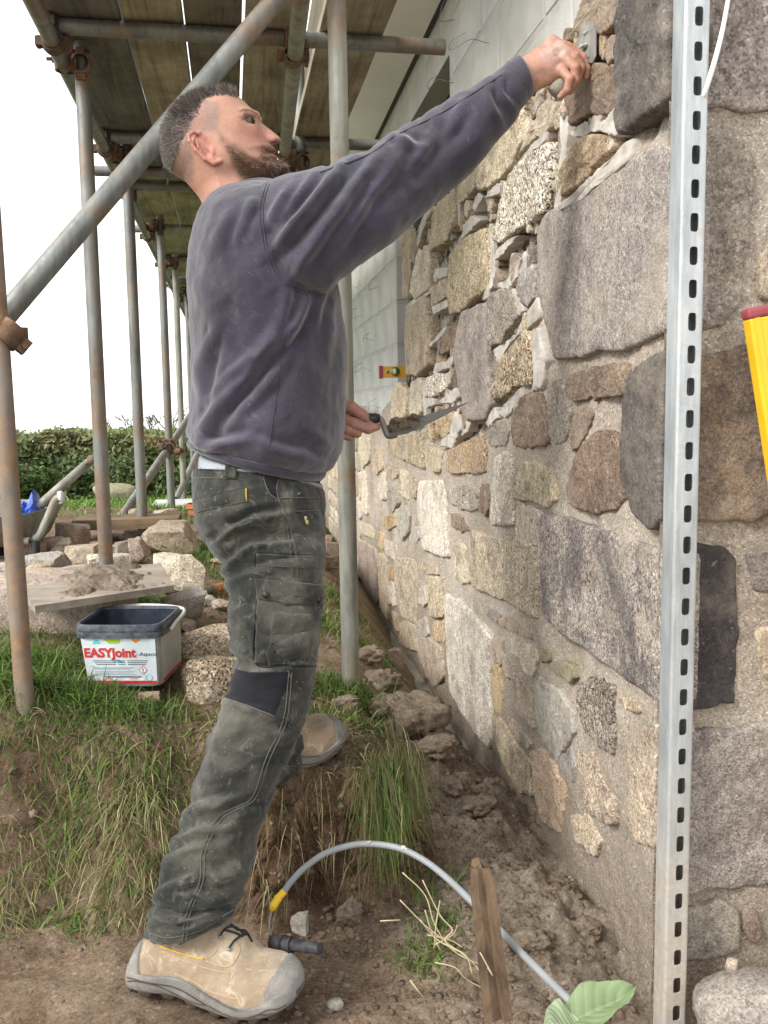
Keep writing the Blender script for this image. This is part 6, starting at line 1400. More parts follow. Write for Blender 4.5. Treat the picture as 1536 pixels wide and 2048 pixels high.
    text_mesh('from', .0060, 'lettering', grey, root, M(.042, .078)); text_mesh('Azpects', .0125, 'lettering', ink, root, M(.051, .0765))
    for k, z in enumerate((.0635, .0590, .0545)):
        for (x0, x1) in ((-.070+.004*k, -.012), (-.006, .012), (.018, .070-.003*k)): tri('print_line', [(x0, z), (x1, z), (x1, z+.0014), (x0, z+.0014)], ink)
    for k, z in enumerate((.048, .0455, .043, .0385, .036, .0325, .030)): tri('print_line', [(-.070, z), (.034-.006*(k % 3), z), (.034-.006*(k % 3), z+.0012), (-.070, z+.0012)], grey)
    for k, z in enumerate((.0255, .0230)): tri('print_line', [(-.045, z), (.05, z), (.05, z+.0011), (-.045, z+.0011)], ink)
    for (x0, x1) in ((-.062, -.004), (.004, .058)): tri('white_box', [(x0, .0155), (x1, .0155), (x1, .0215), (x0, .0215)], whi, .0014); tri('print_line', [(x0+.016, .0195), (x0+.036, .0195), (x0+.036, .0208), (x0+.016, .0208)], red, .0019)
    cx, cz, s = .056, .0415, .0115
    tri('hazard_border', [(cx-s, cz), (cx, cz-s), (cx+s, cz), (cx, cz+s)], red, .0016); s *= .80; tri('hazard_field', [(cx-s, cz), (cx, cz-s), (cx+s, cz), (cx, cz+s)], whi, .0021)
    text_mesh('!', .015, 'hazard_mark', ink, root, M(cx-.0022, cz-.0055, .0026), .0004)
    q = [L(.070*wz(.021)/W+.0075*math.cos(t), -wz(.021)-.0018, .023+.0075*math.sin(t)) for t in np.linspace(0, 2*math.pi, 22)]; MB().tube(q, .0006, 6).build('recycling_ring', teal, root, True)
    for k in range(14):
        z = .025+k*.0050; x1 = A*.85*(1-.25*((k*7) % 3)/2); q = [L(wz(z)+.0014, x*wz(z)/W, zz) for x, zz in ((-A*.82, z), (x1, z), (x1, z+.0013), (-A*.82, z+.0013))]; flat_poly(q, .0004, 'print_line', grey, root, fx)
    hz = H-.016; wv = w1+.009
    pts = catmull([L(wv, -.035, hz-.010), L(wv+.002, .0, hz-.002), L(wv+.002, wv*.8, hz+.006), L(wv*.75, wv+.010, hz+.010), L(0, wv+.016, hz+.014), L(-wv*.75, wv+.010, hz+.010), L(-wv-.002, wv*.8, hz+.004), L(-wv, .0, hz-.004)], 8)
    MB().tube(pts, .0048, 10).build('handle', plain('dirty_white_plastic', (.66, .64, .58), .5, .4, 0, .15, 30), root, True)
bucket()
# ---------------------------------------------------------------- wheelbarrow with spade and blue sheet
wbp = np.array(on_ground(62, 1112)); DW = (wbp-CAM)@EV
wb = thing('wheelbarrow', 'grey builders wheelbarrow behind the rusty scaffold pole', 'wheelbarrow', wbp)
def Rr(cx, cy, hx, hy, d, n=28):
    c = P(cx, cy, DW); t = np.linspace(0, 2*math.pi, n, endpoint=False); return [c+EX*hx*DW/F*np.sign(math.cos(a))*abs(math.cos(a))**.45+EVH*hy*np.sign(math.sin(a))*abs(math.sin(a))**.45 for a in t]
MB().rings([Rr(25, 1082, 46, .16, 0), Rr(20, 1070, 60, .20, 0), Rr(10, 1018, 85, .30, 0), Rr(10, 1016, 89, .315, 0), Rr(10, 1014, 88, .31, 0), Rr(10, 1018, 82, .29, 0), Rr(20, 1068, 56, .19, 0)], cap=False).add(Rr(25, 1079, 46, .16, 0), [tuple(range(28))]).build('tray', MAT['barrow'], wb, True, 35)
for dd in (-.2, .2):
    MB().tube(catmull([P(20, 1084, DW+dd*.7), P(70, 1078, DW+dd), P(90, 1048, DW+dd), P(110, 1003, DW+dd), P(122, 994, DW+dd)], 6), .016, 12).build('handle_tube', MAT['tube_pale'], wb, True)
    MB().tube([P(119, 994, DW+dd), P(126, 992, DW+dd)], .022, 12).build('grip', MAT['cord_w'], wb, True)
    MB().tube(catmull([P(60, 1078, DW+dd), P(70, 1082, DW+dd), P(71, 1106, DW+dd), P(66, 1113, DW+dd)], 5), .017, 10).build('leg', MAT['black'], wb, True)
wc = P(-75, 1088, DW); MB().tube([wc-EVH*.045, wc-EVH*.03, wc+EVH*.03, wc+EVH*.045], [.15, .18, .18, .15], 28).build('wheel', MAT['black'], wb, True)
sp = thing('spade', 'spade with wooden D-handle standing in the wheelbarrow', 'spade', P(70, 1018, DW))
s0, s1 = P(58, 1030, DW-.05), P(181, 922, DW+.1); MB().tube([s0, (s0+s1)/2, s1], [.021, .020, .019], 12).build('shaft', MAT['tube_pale'], sp, True)
gz0 = P(187, 917, DW+.1)
for s in (-1, 1): MB().tube(catmull([s1-(s1-s0)*.05, s1+EVH*s*.035+(gz0-s1)*.1, gz0+EVH*s*.06+EX*.012], 5), .012, 10).build('yoke', MAT['old_timber'], sp, True)
MB().tube([gz0+EVH*-.07+EX*.012, gz0+EVH*.07+EX*.012], .019, 12).build('grip', MAT['old_timber'], sp, True)
MB().tube([s0-(s1-s0)*.25, s0], [.06, .03], 10).build('blade', MAT['barrow'], sp, True)
bs = P(62, 1018, DW); V = []; n = 14
for i in range(n):
    for j in range(n):
        a, b = i/(n-1)-.5, j/(n-1)-.5; hgt = 28*math.exp(-((a-.1)**2+b*b)*9)*(1+.5*math.sin(a*17+b*9)); V.append(P(64+a*56, 1022-hgt, DW)+EVH*b*.3+np.array([0, 0, .008*math.sin(a*40+b*31)]))
o = MB().add(V, [(i*n+j, i*n+j+1, (i+1)*n+j+1, (i+1)*n+j) for i in range(n-1) for j in range(n-1)]).build('plastic_sheet', MAT['blue'], None, False); rebase(o); md = o.modifiers.new('s', 'SOLIDIFY'); md.thickness = .004; tag(o, 'crumpled blue plastic sheet lying in the wheelbarrow', 'sheet')
# far planks and pot
g0 = on_ground(250, 1082); o = MB().box((g0[0]+.02, g0[1], g0[2]+.09), (.19*g0[1]/3.6, .11, .022)).build('plank', MAT['old_timber']); rebase(o); o.color = (.8, .75, .65, 1); tag(o, 'short brown plank lying on stones behind the second pole', 'plank')
q0, q1 = onY(303, 1016, 6.4), onY(410, 1016, 6.4)
bn = thing('slab_bench', 'pale slab on grey blocks near the far scaffold poles', 'bench', (q0[0]+.15, 6.5, q0[2]-.2))
MB().box(((q0[0]+q1[0])/2, 6.55, q0[2]), ((q1[0]-q0[0])/2, .2, .022)).build('slab', MAT['block'], bn); MB().box(((q0[0]+q1[0])/2+.02, 6.6, q0[2]-.1), (.13, .12, .077)).build('block', MAT['joint'], bn)
gp = onY(404, 1050, 5.4); o = MB().rings([[gp+np.array([r*math.cos(t), r*math.sin(t), z]) for t in np.linspace(0, 2*math.pi, 24, endpoint=False)] for r, z in ((.055, -.02), (.075, .10), (.085, .10), (.085, .125), (.075, .125), (.07, .03))]).build('flower_pot', MAT['terra'], None, True, 40); rebase(o); tag(o, 'orange terracotta pot behind the trouser seat', 'pot')
h0 = on_ground(388, 1196); h1 = on_ground(450, 1186); up_ = np.array([0, 0, .022]); hm = thing('hammer', 'hammer with orange handle lying on the stones behind the leg', 'hammer', h0)
MB().tube([h0+up_, h0+(h1-h0)*.6+up_], .014, 10).build('shaft', MAT['barrow'], hm, True); MB().tube([h0+(h1-h0)*.55+up_, h1+up_], [.016, .018], 12).build('grip', plain('orange_grip', (.62, .26, .10), .6), hm, True); MB().box(h0+up_, (.035, .018, .018)).build('head', MAT['barrow'], hm)
# ---------------------------------------------------------------- cable, fitting, stake, leaf, dry weeds
cb = thing('cable', 'grey armoured cable arching out of the soil with yellow tape on its end', 'cable', P(560, 1800, 1.74))
cpx = [(565,1787,1.745),(585,1760,1.75),(610,1735,1.755),(650,1707,1.76),(700,1691,1.765),(745,1688,1.76),(800,1697,1.74),(850,1722,1.71),(895,1757,1.67),(940,1800,1.62),(985,1845,1.58),(1030,1893,1.52),(1080,1943,1.46),(1130,1992,1.40),(1160,2020,1.38)]
pts = catmull([P(*q) for q in cpx], 6); MB().tube(pts, .0060, 14).build('sheath', MAT['cable'], cb, True)
MB().tube(catmull([P(569, 1782, 1.745), P(556, 1797, 1.742), P(547, 1812, 1.738), P(543, 1822, 1.735)], 4), [.0068]*4+[.0078]*5+[.0068, .006, .005, .0035], 12).build('tape', MAT['yellow'], cb, True)
MB().tube(catmull([P(545, 1818, 1.735), P(539, 1840, 1.73), P(540, 1862, 1.72), P(548, 1880, 1.70)], 5), .0018, 8).build('core_wire', MAT['wire'], cb, True)
rl = random.Random(17); lumps('dirt', MAT['fresh'], cb, [(P(737, 1684, 1.757), .004), (P(741, 1683, 1.757), .003), (P(806, 1694, 1.735), .0045), (P(812, 1697, 1.733), .003)], 4, 1)
f0, f1 = P(543, 1884, 1.66), P(640, 1897, 1.60); ft = thing('pipe_fitting', 'black plastic pipe fitting lying in the soil behind the boot', 'fitting', f0)
fd = f1-f0; bkd = plain('dusty_black_plastic', (.05, .05, .052), .6, .4, 0, .9, 70)
MB().tube([f0, f0+fd*.02, f0+fd*.38, f0+fd*.4], [.009, .0125, .0135, .012], 14).tube([f0+fd*.4, f0+fd], [.0105, .0095], 14).tube([f0+fd*.40, f0+fd*.45], .0145, 14).build('socket', bkd, ft, True, 40)
MB().tube([f0+fd*.25, f0+fd*.29], .0145, 14).build('clip', MAT['black'], ft, True, 40)
so, sa = P(958, 1712, 1.52), P(992, 1998, 1.46); V = []; R = []
rr = np.random.RandomState(3)
for k, t in enumerate(np.linspace(0, 1.12, 16)):
    c = so+(sa-so)*t; w = np.interp(t, [0, .12, .3, 1.12], [.010, .017, .020, .022]); ring = []
    for j, (x, y) in enumerate(((-1, -.5), (-.4, -.75), (.15, -.35), (.35, -.72), (1, -.5), (1, .5), (0, .6), (-1, .5))):
        n_ = vnoise(np.array([[j*2.1, t*2.2, 1.]]), 1.3, 7)[0]*.05; top_ = (.035*rr.rand() if k == 0 else 0); ring.append(c+EX*(x+n_)*w+EVH*(y+n_*.5)*w*.8+np.array([0, 0, -top_]))
    R.append(ring)
o = MB().rings(R).build('timber_stake', MAT['stake'], None, False); rebase(o); o.color = (1, 1, 1, 1); tag(o, 'splintered brown timber stake driven into the soil in front of the cable', 'stake')
def big_leaf(base, tip, wid, fold, name, label, seed, col):
    base, tip = np.asarray(base), np.asarray(tip); ax = tip-base; L = np.linalg.norm(ax); d = ax/L; sd_ = nrm(np.cross(d, [0, 0, 1])); up = np.cross(sd_, d); n, m = 70, 45; V, Cl = [], []
    for i in range(n):
        t = i/(n-1); w = wid*(math.sin(math.pi*min(1, t*.93+.05))**.75)*(1-.25*t)
        for j in range(m):
            s = 2*j/(m-1)-1; vein = .0013*abs(math.sin((t*7-abs(s)*1.8)*math.pi)); q = base+ax*t+sd_*s*w+up*(fold*abs(s)*w-.4*fold*t*t*L*.35+vein+.004*math.sin(5*t+3*s+seed)+.003*math.sin(14*t+seed)*abs(s))
            V.append(q); k = .75 if abs(s) < .05 else 1; ed = 1.14 if vein < .0003 else 1; Cl.append(np.array(col)*(1.25 if abs(s) < .06 else 1)*ed)
    f = [(i*m+j, i*m+j+1, (i+1)*m+j+1, (i+1)*m+j) for i in range(n-1) for j in range(m-1)]; me = mesh_from(name, V, f); vcol(me, 'Col', np.array(Cl)); me.materials.append(MAT['leaf']); o = link(name, me); rebase(o); md = o.modifiers.new('s', 'SOLIDIFY'); md.thickness = .0006; tag(o, label, 'leaf'); return o
big_leaf(P(1130, 2062, 1.29), P(1270, 1968, 1.36), .040, .45, 'dock_leaf', 'large pale green leaf lying upright against the wall foot', 1, (.27, .35, .18))
big_leaf(P(1165, 2050, 1.29), P(1092, 2052, 1.27), .042, .25, 'dock_leaf', 'broad dusty leaf lying flat at the bottom edge beside the larger one', 3, (.30, .37, .22))
dw = thing('dry_weed', 'bundle of dry straw-coloured weed stalks in front of the timber stake', 'weed', P(930, 1990, 1.42))
for pl in ([(805,1745),(850,1790),(870,1850),(905,1900),(960,1930)], [(800,1800),(850,1850),(900,1890),(950,1930),(985,1990)], [(845,1760),(880,1830),(905,1860),(890,1880),(915,1905)], [(850,1820),(862,1860),(880,1900)], [(880,1800),(872,1850),(868,1900)], [(855,1870),(900,1880),(925,1895)], [(868,1890),(905,1870),(915,1850)], [(840,1840),(875,1880),(930,1910),(945,1950)], [(960,1905),(985,1950),(975,1935)], [(820,1960),(850,2000)], [(800,1840),(760,1842)], [(870,1925),(910,1935),(935,1960),(985,1985)]):
    k = 1.50+.05*math.sin(pl[0][0]); MB().tube(catmull([P(x, y, k+.01*math.sin(x)) for x, y in pl], 5) if len(pl) > 2 else [P(*pl[0], k), P(*pl[1], k)], .0011, 5).build('stalk', plain('dry_straw', (.50, .41, .26), .7, .2) if 'dry_straw' not in bpy.data.materials else bpy.data.materials['dry_straw'], dw, True)
# ---------------------------------------------------------------- grass, clods, hedge, plants
rs = np.random.RandomState(12)
def blades(root, d0, L, w, droop, col, segs=4, curl=.0):
    N = len(root); d0 = d0/np.linalg.norm(d0, axis=1)[:, None]; s = np.cross(d0, [0, 0, 1.]); s += rs.normal(size=s.shape)*.25; s /= np.linalg.norm(s, axis=1)[:, None]+1e-9; V = []
    for k in range(segs+1):
        t = k/segs; c = root+d0*(L*t)[:, None]+np.array([0, 0, -1.])*(droop*L*t*t)[:, None]+s*(curl*L*np.sin(t*3)*rs.uniform(-1, 1, 1))[:, None] if np.ndim(curl) else root+d0*(L*t)[:, None]+np.array([0, 0, -1.])*(droop*L*t*t)[:, None]
        hw = (w*(1-t**1.6)*.5+.00012)[:, None]; V += [c-s*hw, c+s*hw]
    V = np.stack(V, 1); n = 2*(segs+1); b = np.arange(N)[:, None]*n; fs = [np.concatenate([b+2*k, b+2*k+1, b+2*k+3, b+2*k+2], 1) for k in range(segs)]
    return V.reshape(-1, 3), np.stack(fs, 1).reshape(-1, 4), np.repeat(col, n, 0)
GV, GF, GC, gn = [], [], [], 0
def add_blades(*a, **k):
    global gn
    v, f, c = blades(*a, **k); GV.append(v); GF.append(f+gn); GC.append(c); gn += len(v)
GREEN = np.array([(.09, .165, .028), (.13, .22, .04), (.18, .27, .06), (.07, .125, .03)]); STRAW = np.array([(.34, .28, .15), (.26, .21, .11), (.20, .17, .08), (.42, .36, .22)]); OLIVE = np.array([(.15, .16, .05), (.2, .19, .07)])
def palette(n, g, o):
    c = np.where(rs.rand(n) < g, 0, np.where(rs.rand(n) < o, 1, 2)); out = np.empty((n, 3))
    for k, pal in enumerate((GREEN, OLIVE, STRAW)): m = c == k; out[m] = pal[rs.randint(len(pal), size=m.sum())]
    return out*rs.uniform(.7, 1.3, (n, 1))
bare = lambda x, y: rs.rand(len(x)) < np.clip((((x+.12)/.24)**2+((y-2.12)/.11)**2)*.9-.25+.4*vnoise(np.column_stack([x*12, y*12, x*0]), 1, 8), .06, 1)     # trampled patch behind the front leg
def zof(x, y): return ground_z(x, y)
# long grass hanging over the cut face of the bank
def surf(n, x0, x1, y0, y1, f=None):
    x = rs.uniform(x0, x1, n); y = rs.uniform(y0, y1, n)
    if f is not None: m = f(x, y); x, y = x[m], y[m]
    return np.column_stack([x, y, zof(x, y)-.003])
gapf = lambda x, y: (rs.rand(len(x)) < np.clip(.6+.8*vnoise(np.column_stack([x*9, y*9, x*0]), 1, 5), .22, 1)) & bare(x, y)
r = surf(11500, -1.25, -.06, 1.83, 2.12, gapf); n = len(r); lowf = sstep(1.96, 1.86, r[:, 1]); d = np.column_stack([rs.normal(0, .8, n), -.45-.5*rs.rand(n), .75*rs.rand(n)+.12]); hang = .35+1.0*rs.rand(n)
c = palette(n, .60, .5); c2 = palette(n, .25, .45); mk = rs.rand(n) < lowf; c[mk] = c2[mk]
add_blades(r, d, rs.uniform(.02, .065, n)*(1+.6*(rs.rand(n) < .1)), rs.uniform(.0013, .0044, n), hang, c)
def face_pts(n, x0, x1, z0, z1, p=1.0):
    out = []
    for _ in range(n):
        x = rs.uniform(x0, x1); z = z0+(z1-z0)*rs.rand()**p; h = GBVH.ray_cast(Vector((x, 1.3, z)), Vector((0, 1, 0)))
        if h[0] is not None and h[0].y < 2.05: out.append(h[0][:])
    return np.array(out)
r = surf(5200, -1.25, -.05, 1.80, 1.95, gapf); n = len(r); d = np.column_stack([rs.normal(0, 1.0, n), -.5-.4*rs.rand(n), rs.uniform(.0, .5, n)]); add_blades(r+np.array([0, -.004, .002]), d, rs.uniform(.02, .08, n), rs.uniform(.001, .0026, n), .4+1.1*rs.rand(n), palette(n, .15, .4))
r = face_pts(260, -.05, .3, .24, .5); n = len(r); d = np.column_stack([rs.normal(0, .8, n), -.6-.4*rs.rand(n), rs.uniform(-.5, .5, n)]); add_blades(r, d, rs.uniform(.02, .08, n), rs.uniform(.0008, .0016, n), .8+1.2*rs.rand(n), palette(n, .03, .2))
# sward on the bank, greener round the rusty pole, flattened and brown in the middle
pm = lambda x, y: rs.rand(len(x)) < np.clip(1.25*sstep(.10, -.35, x)*sstep(3.2, 2.3, y)+.15, 0, 1)*bare(x, y)
r = surf(16000, -1.4, .22, 1.9, 3.2, pm); n = len(r); gr = sstep(-.12, -.38, r[:, 0]); d = np.column_stack([rs.normal(0, .55, n), rs.normal(-.15, .5, n), .55+.6*gr*rs.rand(n)]); c = palette(n, .35, .4); c2 = palette(n, .8, .5); mk = rs.rand(n) < gr; c[mk] = c2[mk]
add_blades(r, d, rs.uniform(.02, .06, n)*(1+.8*gr), rs.uniform(.0015, .0032, n), .35+.9*rs.rand(n), c)
r = surf(3200, -.45, .22, 1.92, 2.4); n = len(r); d = np.column_stack([rs.normal(0, 1, n), rs.normal(0, 1, n), .18+.2*rs.rand(n)]); add_blades(r+np.array([0, 0, .004]), d, rs.uniform(.03, .09, n), rs.uniform(.001, .002, n), .3+.5*rs.rand(n), palette(n, .08, .4))
# tuft on the corner of the bank, hanging into the trench
r = surf(1300, .2, .35, 1.92, 2.16); n = len(r); d = np.column_stack([.25+rs.normal(0, .6, n), -.6+rs.normal(0, .4, n), .4*rs.rand(n)+.1]); add_blades(r, d, rs.uniform(.025, .08, n), rs.uniform(.0012, .0026, n), .5+1.2*rs.rand(n), palette(n, .15, .5))
for (px, py, dd, nn, gg) in ((770, 1560, 1.90, 170, .8), (762, 1620, 1.87, 150, .75), (800, 1515, 1.95, 300, .12), (740, 1545, 1.9, 120, .2)):
    c0 = P(px, py, dd); r = c0+rs.normal(size=(nn, 3))*[.022, .02, .026]; d = np.column_stack([rs.normal(0, .3, nn), -.5-.4*rs.rand(nn), rs.uniform(-.4, .7, nn)]); add_blades(r, d, rs.uniform(.03, .085, nn), rs.uniform(.0013, .0028, nn), .9+1.2*rs.rand(nn), palette(nn, gg, .5))
# tufts by pixel place on the ground
for (px, py, sx, sy, nn, L, g) in ((705, 1400, .05, .03, 700, .09, .9), (660, 1380, .07, .04, 700, .07, .75), (660, 1250, .10, .12, 1800, .07, .55), (655, 1190, .10, .1, 900, .06, .7), (690, 1440, .07, .04, 500, .06, .5), (150, 1840, .05, .03, 60, .05, 1), (200, 1850, .05, .03, 60, .06, 1), (110, 1855, .06, .03, 40, .05, 1), (860, 1930, .03, .03, 120, .05, .7), (850, 1900, .03, .02, 90, .05, .8), (835, 1730, .03, .02, 160, .06, .9), (40, 1330, .08, .05, 700, .09, 1), (120, 1390, .12, .05, 1600, .08, .95), (200, 1400, .07, .03, 700, .06, .8), (270, 1420, .08, .03, 350, .04, .3),
                                 (560, 1215, .25, .15, 900, .06, .6), (270, 1205, .05, .06, 900, .05, .95), (390, 1110, .10, .12, 1100, .09, .9), (420, 1150, .1, .12, 500, .06, .6), (20, 1200, .2, .2, 500, .06, .9), (880, 1850, .03, .02, 60, .07, 1)):
    c0 = on_ground(px, py); x = c0[0]+rs.normal(0, sx, nn); y = c0[1]+rs.normal(0, sy, nn); m = x < .62; x, y = x[m], y[m]; nn = len(x); r = np.column_stack([x, y, zof(x, y)-.002]); d = np.column_stack([rs.normal(0, .45, nn), rs.normal(0, .45, nn), .9*np.ones(nn)])
    add_blades(r, d, L*rs.uniform(.5, 1.5, nn), rs.uniform(.002, .0042, nn), .2+.9*rs.rand(nn), palette(nn, g, .5))
# lawn beyond the stones
r = surf(26000, -5, .5, 5.0, 13.5); n = len(r); d = np.column_stack([rs.normal(0, .4, n), rs.normal(0, .4, n), np.ones(n)]); cl = palette(n, .97, .5)*1.35; add_blades(r, d, rs.uniform(.05, .11, n), rs.uniform(.006, .011, n), .3+.5*rs.rand(n), cl, segs=2)
gm = mesh_from('grass', np.concatenate(GV), np.concatenate([f for f in GF]) if all(f.shape[1] == 4 for f in GF) else None); vcol(gm, 'Col', np.concatenate(GC)); go = link('grass', gm, MAT['grass']); tag(go, 'tufts of green and straw-coloured grass on the bank and its cut face', 'grass', kind='stuff')
# crumbs and clods of soil
def clods(n, gen, r0, r1, seed):
    r_ = np.random.RandomState(seed); V, Fc = [], []; b = 0; v0, f0 = ICO1; f0 = np.array(f0)
    for k in range(n):
        p = gen(r_)
        if p is None: continue
        s = r0*(r1/r0)**(r_.rand()**2.2); v = v0*(1+.35*r_.normal(size=(len(v0), 1)).clip(-1.3, 1.3))*s*np.array([1, r_.uniform(.7, 1.2), r_.uniform(.55, .9)]); V.append(p+v); Fc.append(f0+b); b += len(v)
    return np.concatenate(V), np.concatenate(Fc)
def g_trench(r_):
    x = r_.uniform(.02, .64); y = r_.uniform(1.2, 2.6); return np.array([x, y, ground_z_fast(x, y)])
def ground_z_fast(x, y):
    h = GBVH.ray_cast(Vector((x, y, 3)), Vector((0, 0, -1))); return h[0].z if h[0] else 0
def g_path(r_): x = r_.uniform(-.7, .5); y = r_.uniform(.95, 1.75); return np.array([x, y, ground_z_fast(x, y)])
def g_foot(r_): x = r_.uniform(.0, .34); y = 1.70+r_.rand()*.17; return np.array([x, y, ground_z_fast(x, y)])
def g_bank(r_): x = r_.uniform(-.6, .45); y = r_.uniform(1.9, 4.5); return np.array([x, y, ground_z_fast(x, y)])
cv, cf = [], []; b = 0
for (n, g, r0, r1, s) in ((3800, g_trench, .0018, .010, 1), (1400, g_path, .0012, .005, 2), (420, g_foot, .002, .010, 3), (1000, g_bank, .002, .013, 4)):
    v, f = clods(n, g, r0, r1, s); cv.append(v); cf.append(f+b); b += len(v)
co_ = link('soil_crumbs', mesh_from('soil_crumbs', np.concatenate(cv), np.concatenate(cf)), MAT['crumb']); tag(co_, 'loose crumbs and clods of dug soil in the trench and on the path', 'soil', kind='stuff')
# ---- leaf clouds
def leaf_cloud(name, pts, nrms, size, cols, parent, aspect=.55, m='leaf'):
    n = len(pts); s = size*rs.uniform(.6, 1.35, n); t = rs.normal(size=(n, 3)); t /= np.linalg.norm(t, axis=1)[:, None]; nn = nrms+rs.normal(size=(n, 3))*.6; nn /= np.linalg.norm(nn, axis=1)[:, None]; u = np.cross(nn, t); u /= np.linalg.norm(u, axis=1)[:, None]+1e-9; w = np.cross(nn, u)
    u = u*s[:, None]; w = w*(s*aspect)[:, None]; q = nn*(s*.18)[:, None]
    V = np.stack([pts-u, pts-w*.8-u*.1+q, pts+u, pts+w*.8-u*.1+q], 1).reshape(-1, 3); f = np.arange(n*4).reshape(-1, 4); f = np.concatenate([f[:, [0, 1, 2]], f[:, [0, 2, 3]]])
    me = mesh_from(name, V, f); vcol(me, 'Col', np.repeat(cols, 4, 0)); return link(name, me, MAT[m], parent)
HY = 14.0
hg = thing('hedge', 'long clipped dark green hedge at the end of the lawn', 'hedge', (-4, HY, -.3))
n = 42000; x = rs.uniform(-9, .75, n); ztop_h = .80+.07*vnoise(np.column_stack([x*1.3, x*0, x*0]), 1, 3)+.03*vnoise(np.column_stack([x*5, x*0, x*0]), 1, 4); side = rs.rand(n) < .72
z = np.where(side, rs.uniform(-.35, 1, n)*1.0, 1); z = np.where(side, -.35+(ztop_h+.35)*rs.rand(n), ztop_h+rs.normal(0, .03, n)); bulge = .16*fbm(np.column_stack([x*1.8, z*2.2, x*0]), 1, 3, 7); y = np.where(side, HY-bulge+rs.normal(0, .07, n)-.05, HY+rs.uniform(-.1, .9, n)); nr = np.where(side[:, None], np.array([0, -1, .35]), np.array([0, -.3, 1.]))
pt = np.column_stack([x, y, z]); tone = fbm(pt, 1.6, 3, 9)[:, None]; cl = np.array([.15, .20, .075])*(1+.35*tone)*rs.uniform(.6, 1.5, (n, 1)); warm = (sstep(.45, .8, z)*sstep(-.2, .5, fbm(pt, .8, 2, 31)+.2))[:, None]; cl = cl*(1-warm)+np.array([.24, .20, .09])*warm*rs.uniform(.6, 1.4, (n, 1))
leaf_cloud('foliage', pt, nr, .045, cl, hg)
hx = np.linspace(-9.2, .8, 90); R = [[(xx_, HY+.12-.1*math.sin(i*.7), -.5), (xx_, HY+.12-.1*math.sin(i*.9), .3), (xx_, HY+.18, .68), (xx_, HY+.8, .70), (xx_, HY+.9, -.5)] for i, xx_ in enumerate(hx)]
MB().rings(R).build('inner_core', plain('dark_hedge_core', (.05, .065, .028), .9, .1, 0, .5, 8), hg, True)  # solid dark core that keeps the leaf shell from being see-through
def shrub(name, label, c, rx, ry, rz, n, size, base, seed, group='shrubs before the hedge'):
    root = thing(name, label, 'shrub', c, group); r_ = np.random.RandomState(seed); d = r_.normal(size=(n, 3)); d /= np.linalg.norm(d, axis=1)[:, None]; rad = r_.uniform(.55, 1.08, n)**.6*(1+.25*fbm(d*2+seed, 1, 3, seed)); p = np.array(c)+np.array([0, 0, rz*.8])+d*rad[:, None]*[rx, ry, rz]
    cl = np.array(base)*(1+.3*fbm(p, 3, 2, seed)[:, None])*r_.uniform(.6, 1.5, (n, 1)); leaf_cloud('foliage', p, d, size, cl, root)
    mb = MB()
    for k in range(7): mb.tube(catmull([np.array(c)+[0, 0, -.1], np.array(c)+r_.normal(size=3)*[.2*rx, .2*ry, 0]+[0, 0, rz*.5], np.array(c)+r_.normal(size=3)*[.5*rx, .5*ry, .1]+[0, 0, rz*1.2]], 4), .012, 6)
    mb.build('stem', MAT['old_timber'], root, True)
for (px, py, Yp, w, h, col, lab) in ((60, 1000, 10.5, 95, 78, (.085, .14, .035), 'light green rounded shrub in front of the hedge at the left'), (-20, 1000, 10, 60, 80, (.07, .12, .03), 'shrub cut by the left edge of the photo'), (255, 985, 12.8, 100, 70, (.10, .14, .045), 'olive shrub behind the mossy boulder'), (395, 985, 12.5, 40, 60, (.04, .075, .025), 'dark shrub behind the far scaffold poles')):
    b0 = onY(px, py, Yp); shrub('garden_shrub', lab, b0, w/2*Yp/F, .4, h/2*Yp/F, 3800, .034, col, px+50)
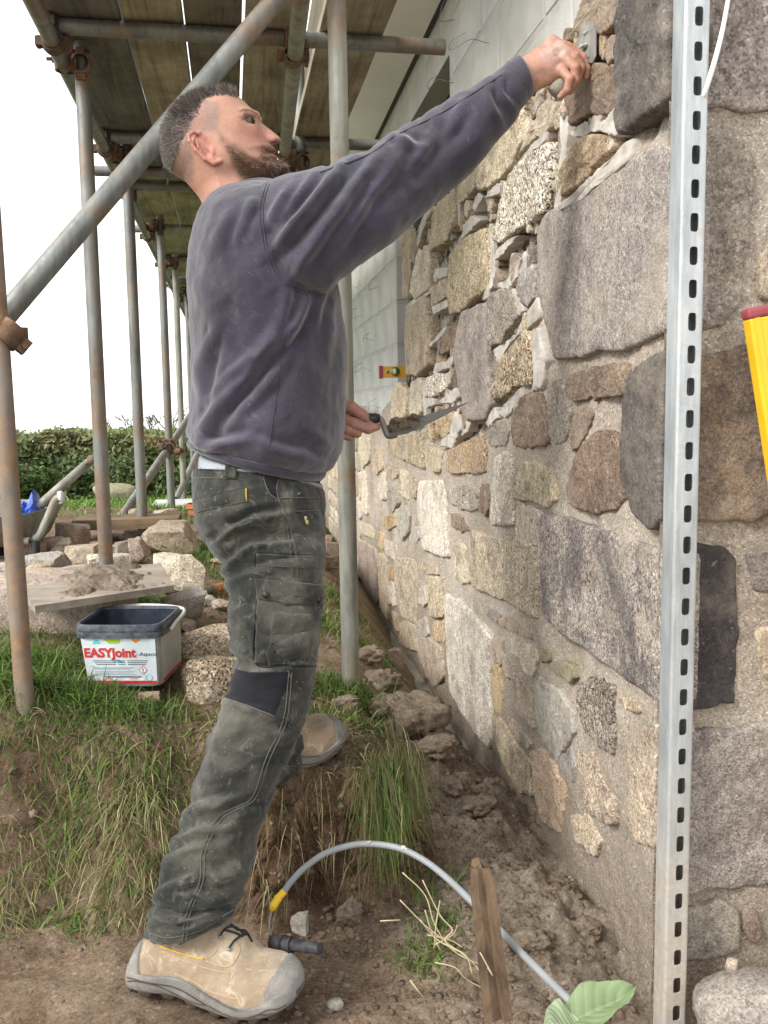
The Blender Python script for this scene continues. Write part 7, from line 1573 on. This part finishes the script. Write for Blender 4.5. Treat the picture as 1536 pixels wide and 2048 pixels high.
def strappy(name, label, c, R, n, L, cols, seed):
    root = thing(name, label, 'plant', c, 'leafy perennials beside the barrow'); a = rs.uniform(0, 6.28, n); rr_ = R*np.sqrt(rs.rand(n)); p = np.column_stack([c[0]+rr_*np.cos(a), c[1]+rr_*np.sin(a), np.full(n, c[2]-.03)]); out = np.column_stack([np.cos(a), np.sin(a), np.zeros(n)])*(.2+.9*rr_/R)[:, None]+np.column_stack([np.zeros((n, 2)), np.ones(n)])+rs.normal(size=(n, 3))*.25
    v, f, cc = blades(p, out, L*rs.uniform(.5, 1.25, n), L*rs.uniform(.06, .11, n), .45+.55*rs.rand(n), np.array(cols)[rs.randint(len(cols), size=n)]*rs.uniform(.6, 1.4, (n, 1)), 5)
    me = mesh_from('leaves', v, f); vcol(me, 'Col', cc); link('leaves', me, MAT['leaf'], root)
for (px, py, Yp, R, n, L, lab) in ((165, 1066, 5.6, .30, 520, .24, 'broad clump of arching green leaves right of the wheelbarrow'), (235, 1060, 5.9, .16, 240, .18, 'smaller leafy clump behind the second scaffold pole'), (145, 1030, 6.6, .2, 240, .28, 'tall light green leaves standing behind the clump'), (105, 1050, 6.0, .12, 150, .18, 'leaf clump close to the wheelbarrow handle')):
    c = onY(px, py, Yp); strappy('leafy_plant', lab, c, R, n, L, [(.10, .19, .03), (.14, .25, .05), (.07, .14, .03), (.20, .30, .08)], px)
# bare tree tops beyond the hedge
def bare_tree(c, h, seed, label):
    root = thing('bare_tree', label, 'tree', c, 'bare trees beyond the hedge'); r_ = random.Random(seed); mb = MB(); top_ = MB()
    def grow(p, d, L, r, lev, mbx):
        q = p+d*L; mbx.tube([p, (p+q)/2+np.array([r_.gauss(0, L*.04) for _ in range(3)]), q], [r, r*.85, r*.65], 5, cap=False)
        if lev == 0: return
        for k in range(3 if lev > 1 else 4): grow(p+d*L*r_.uniform(.55, 1), nrm(d+np.array([r_.gauss(0, .5), r_.gauss(0, .5), r_.gauss(.1, .3)])), L*r_.uniform(.55, .75), r*.68, lev-1, top_)
    grow(np.array(c), np.array([0, 0, 1.]), h*.55, h*.026, 4, mb); mb.build('trunk', MAT['old_timber'], root, True); top_.build('crown', MAT['old_timber'], root, True)
for (px, s) in ((262, 1), (305, 2), (345, 3), (240, 5)):
    c = onY(px, 905, 42); bare_tree((c[0], 42, c[2]), (905-826-(s % 3)*6)*42/F*1.0, s, ['', 'bare tree top between the third pole and the man', 'bare tree top left of the fourth pole', 'bare tree top just left of the sweatshirt', '', 'bare tree top over the hedge right of the third pole'][s])
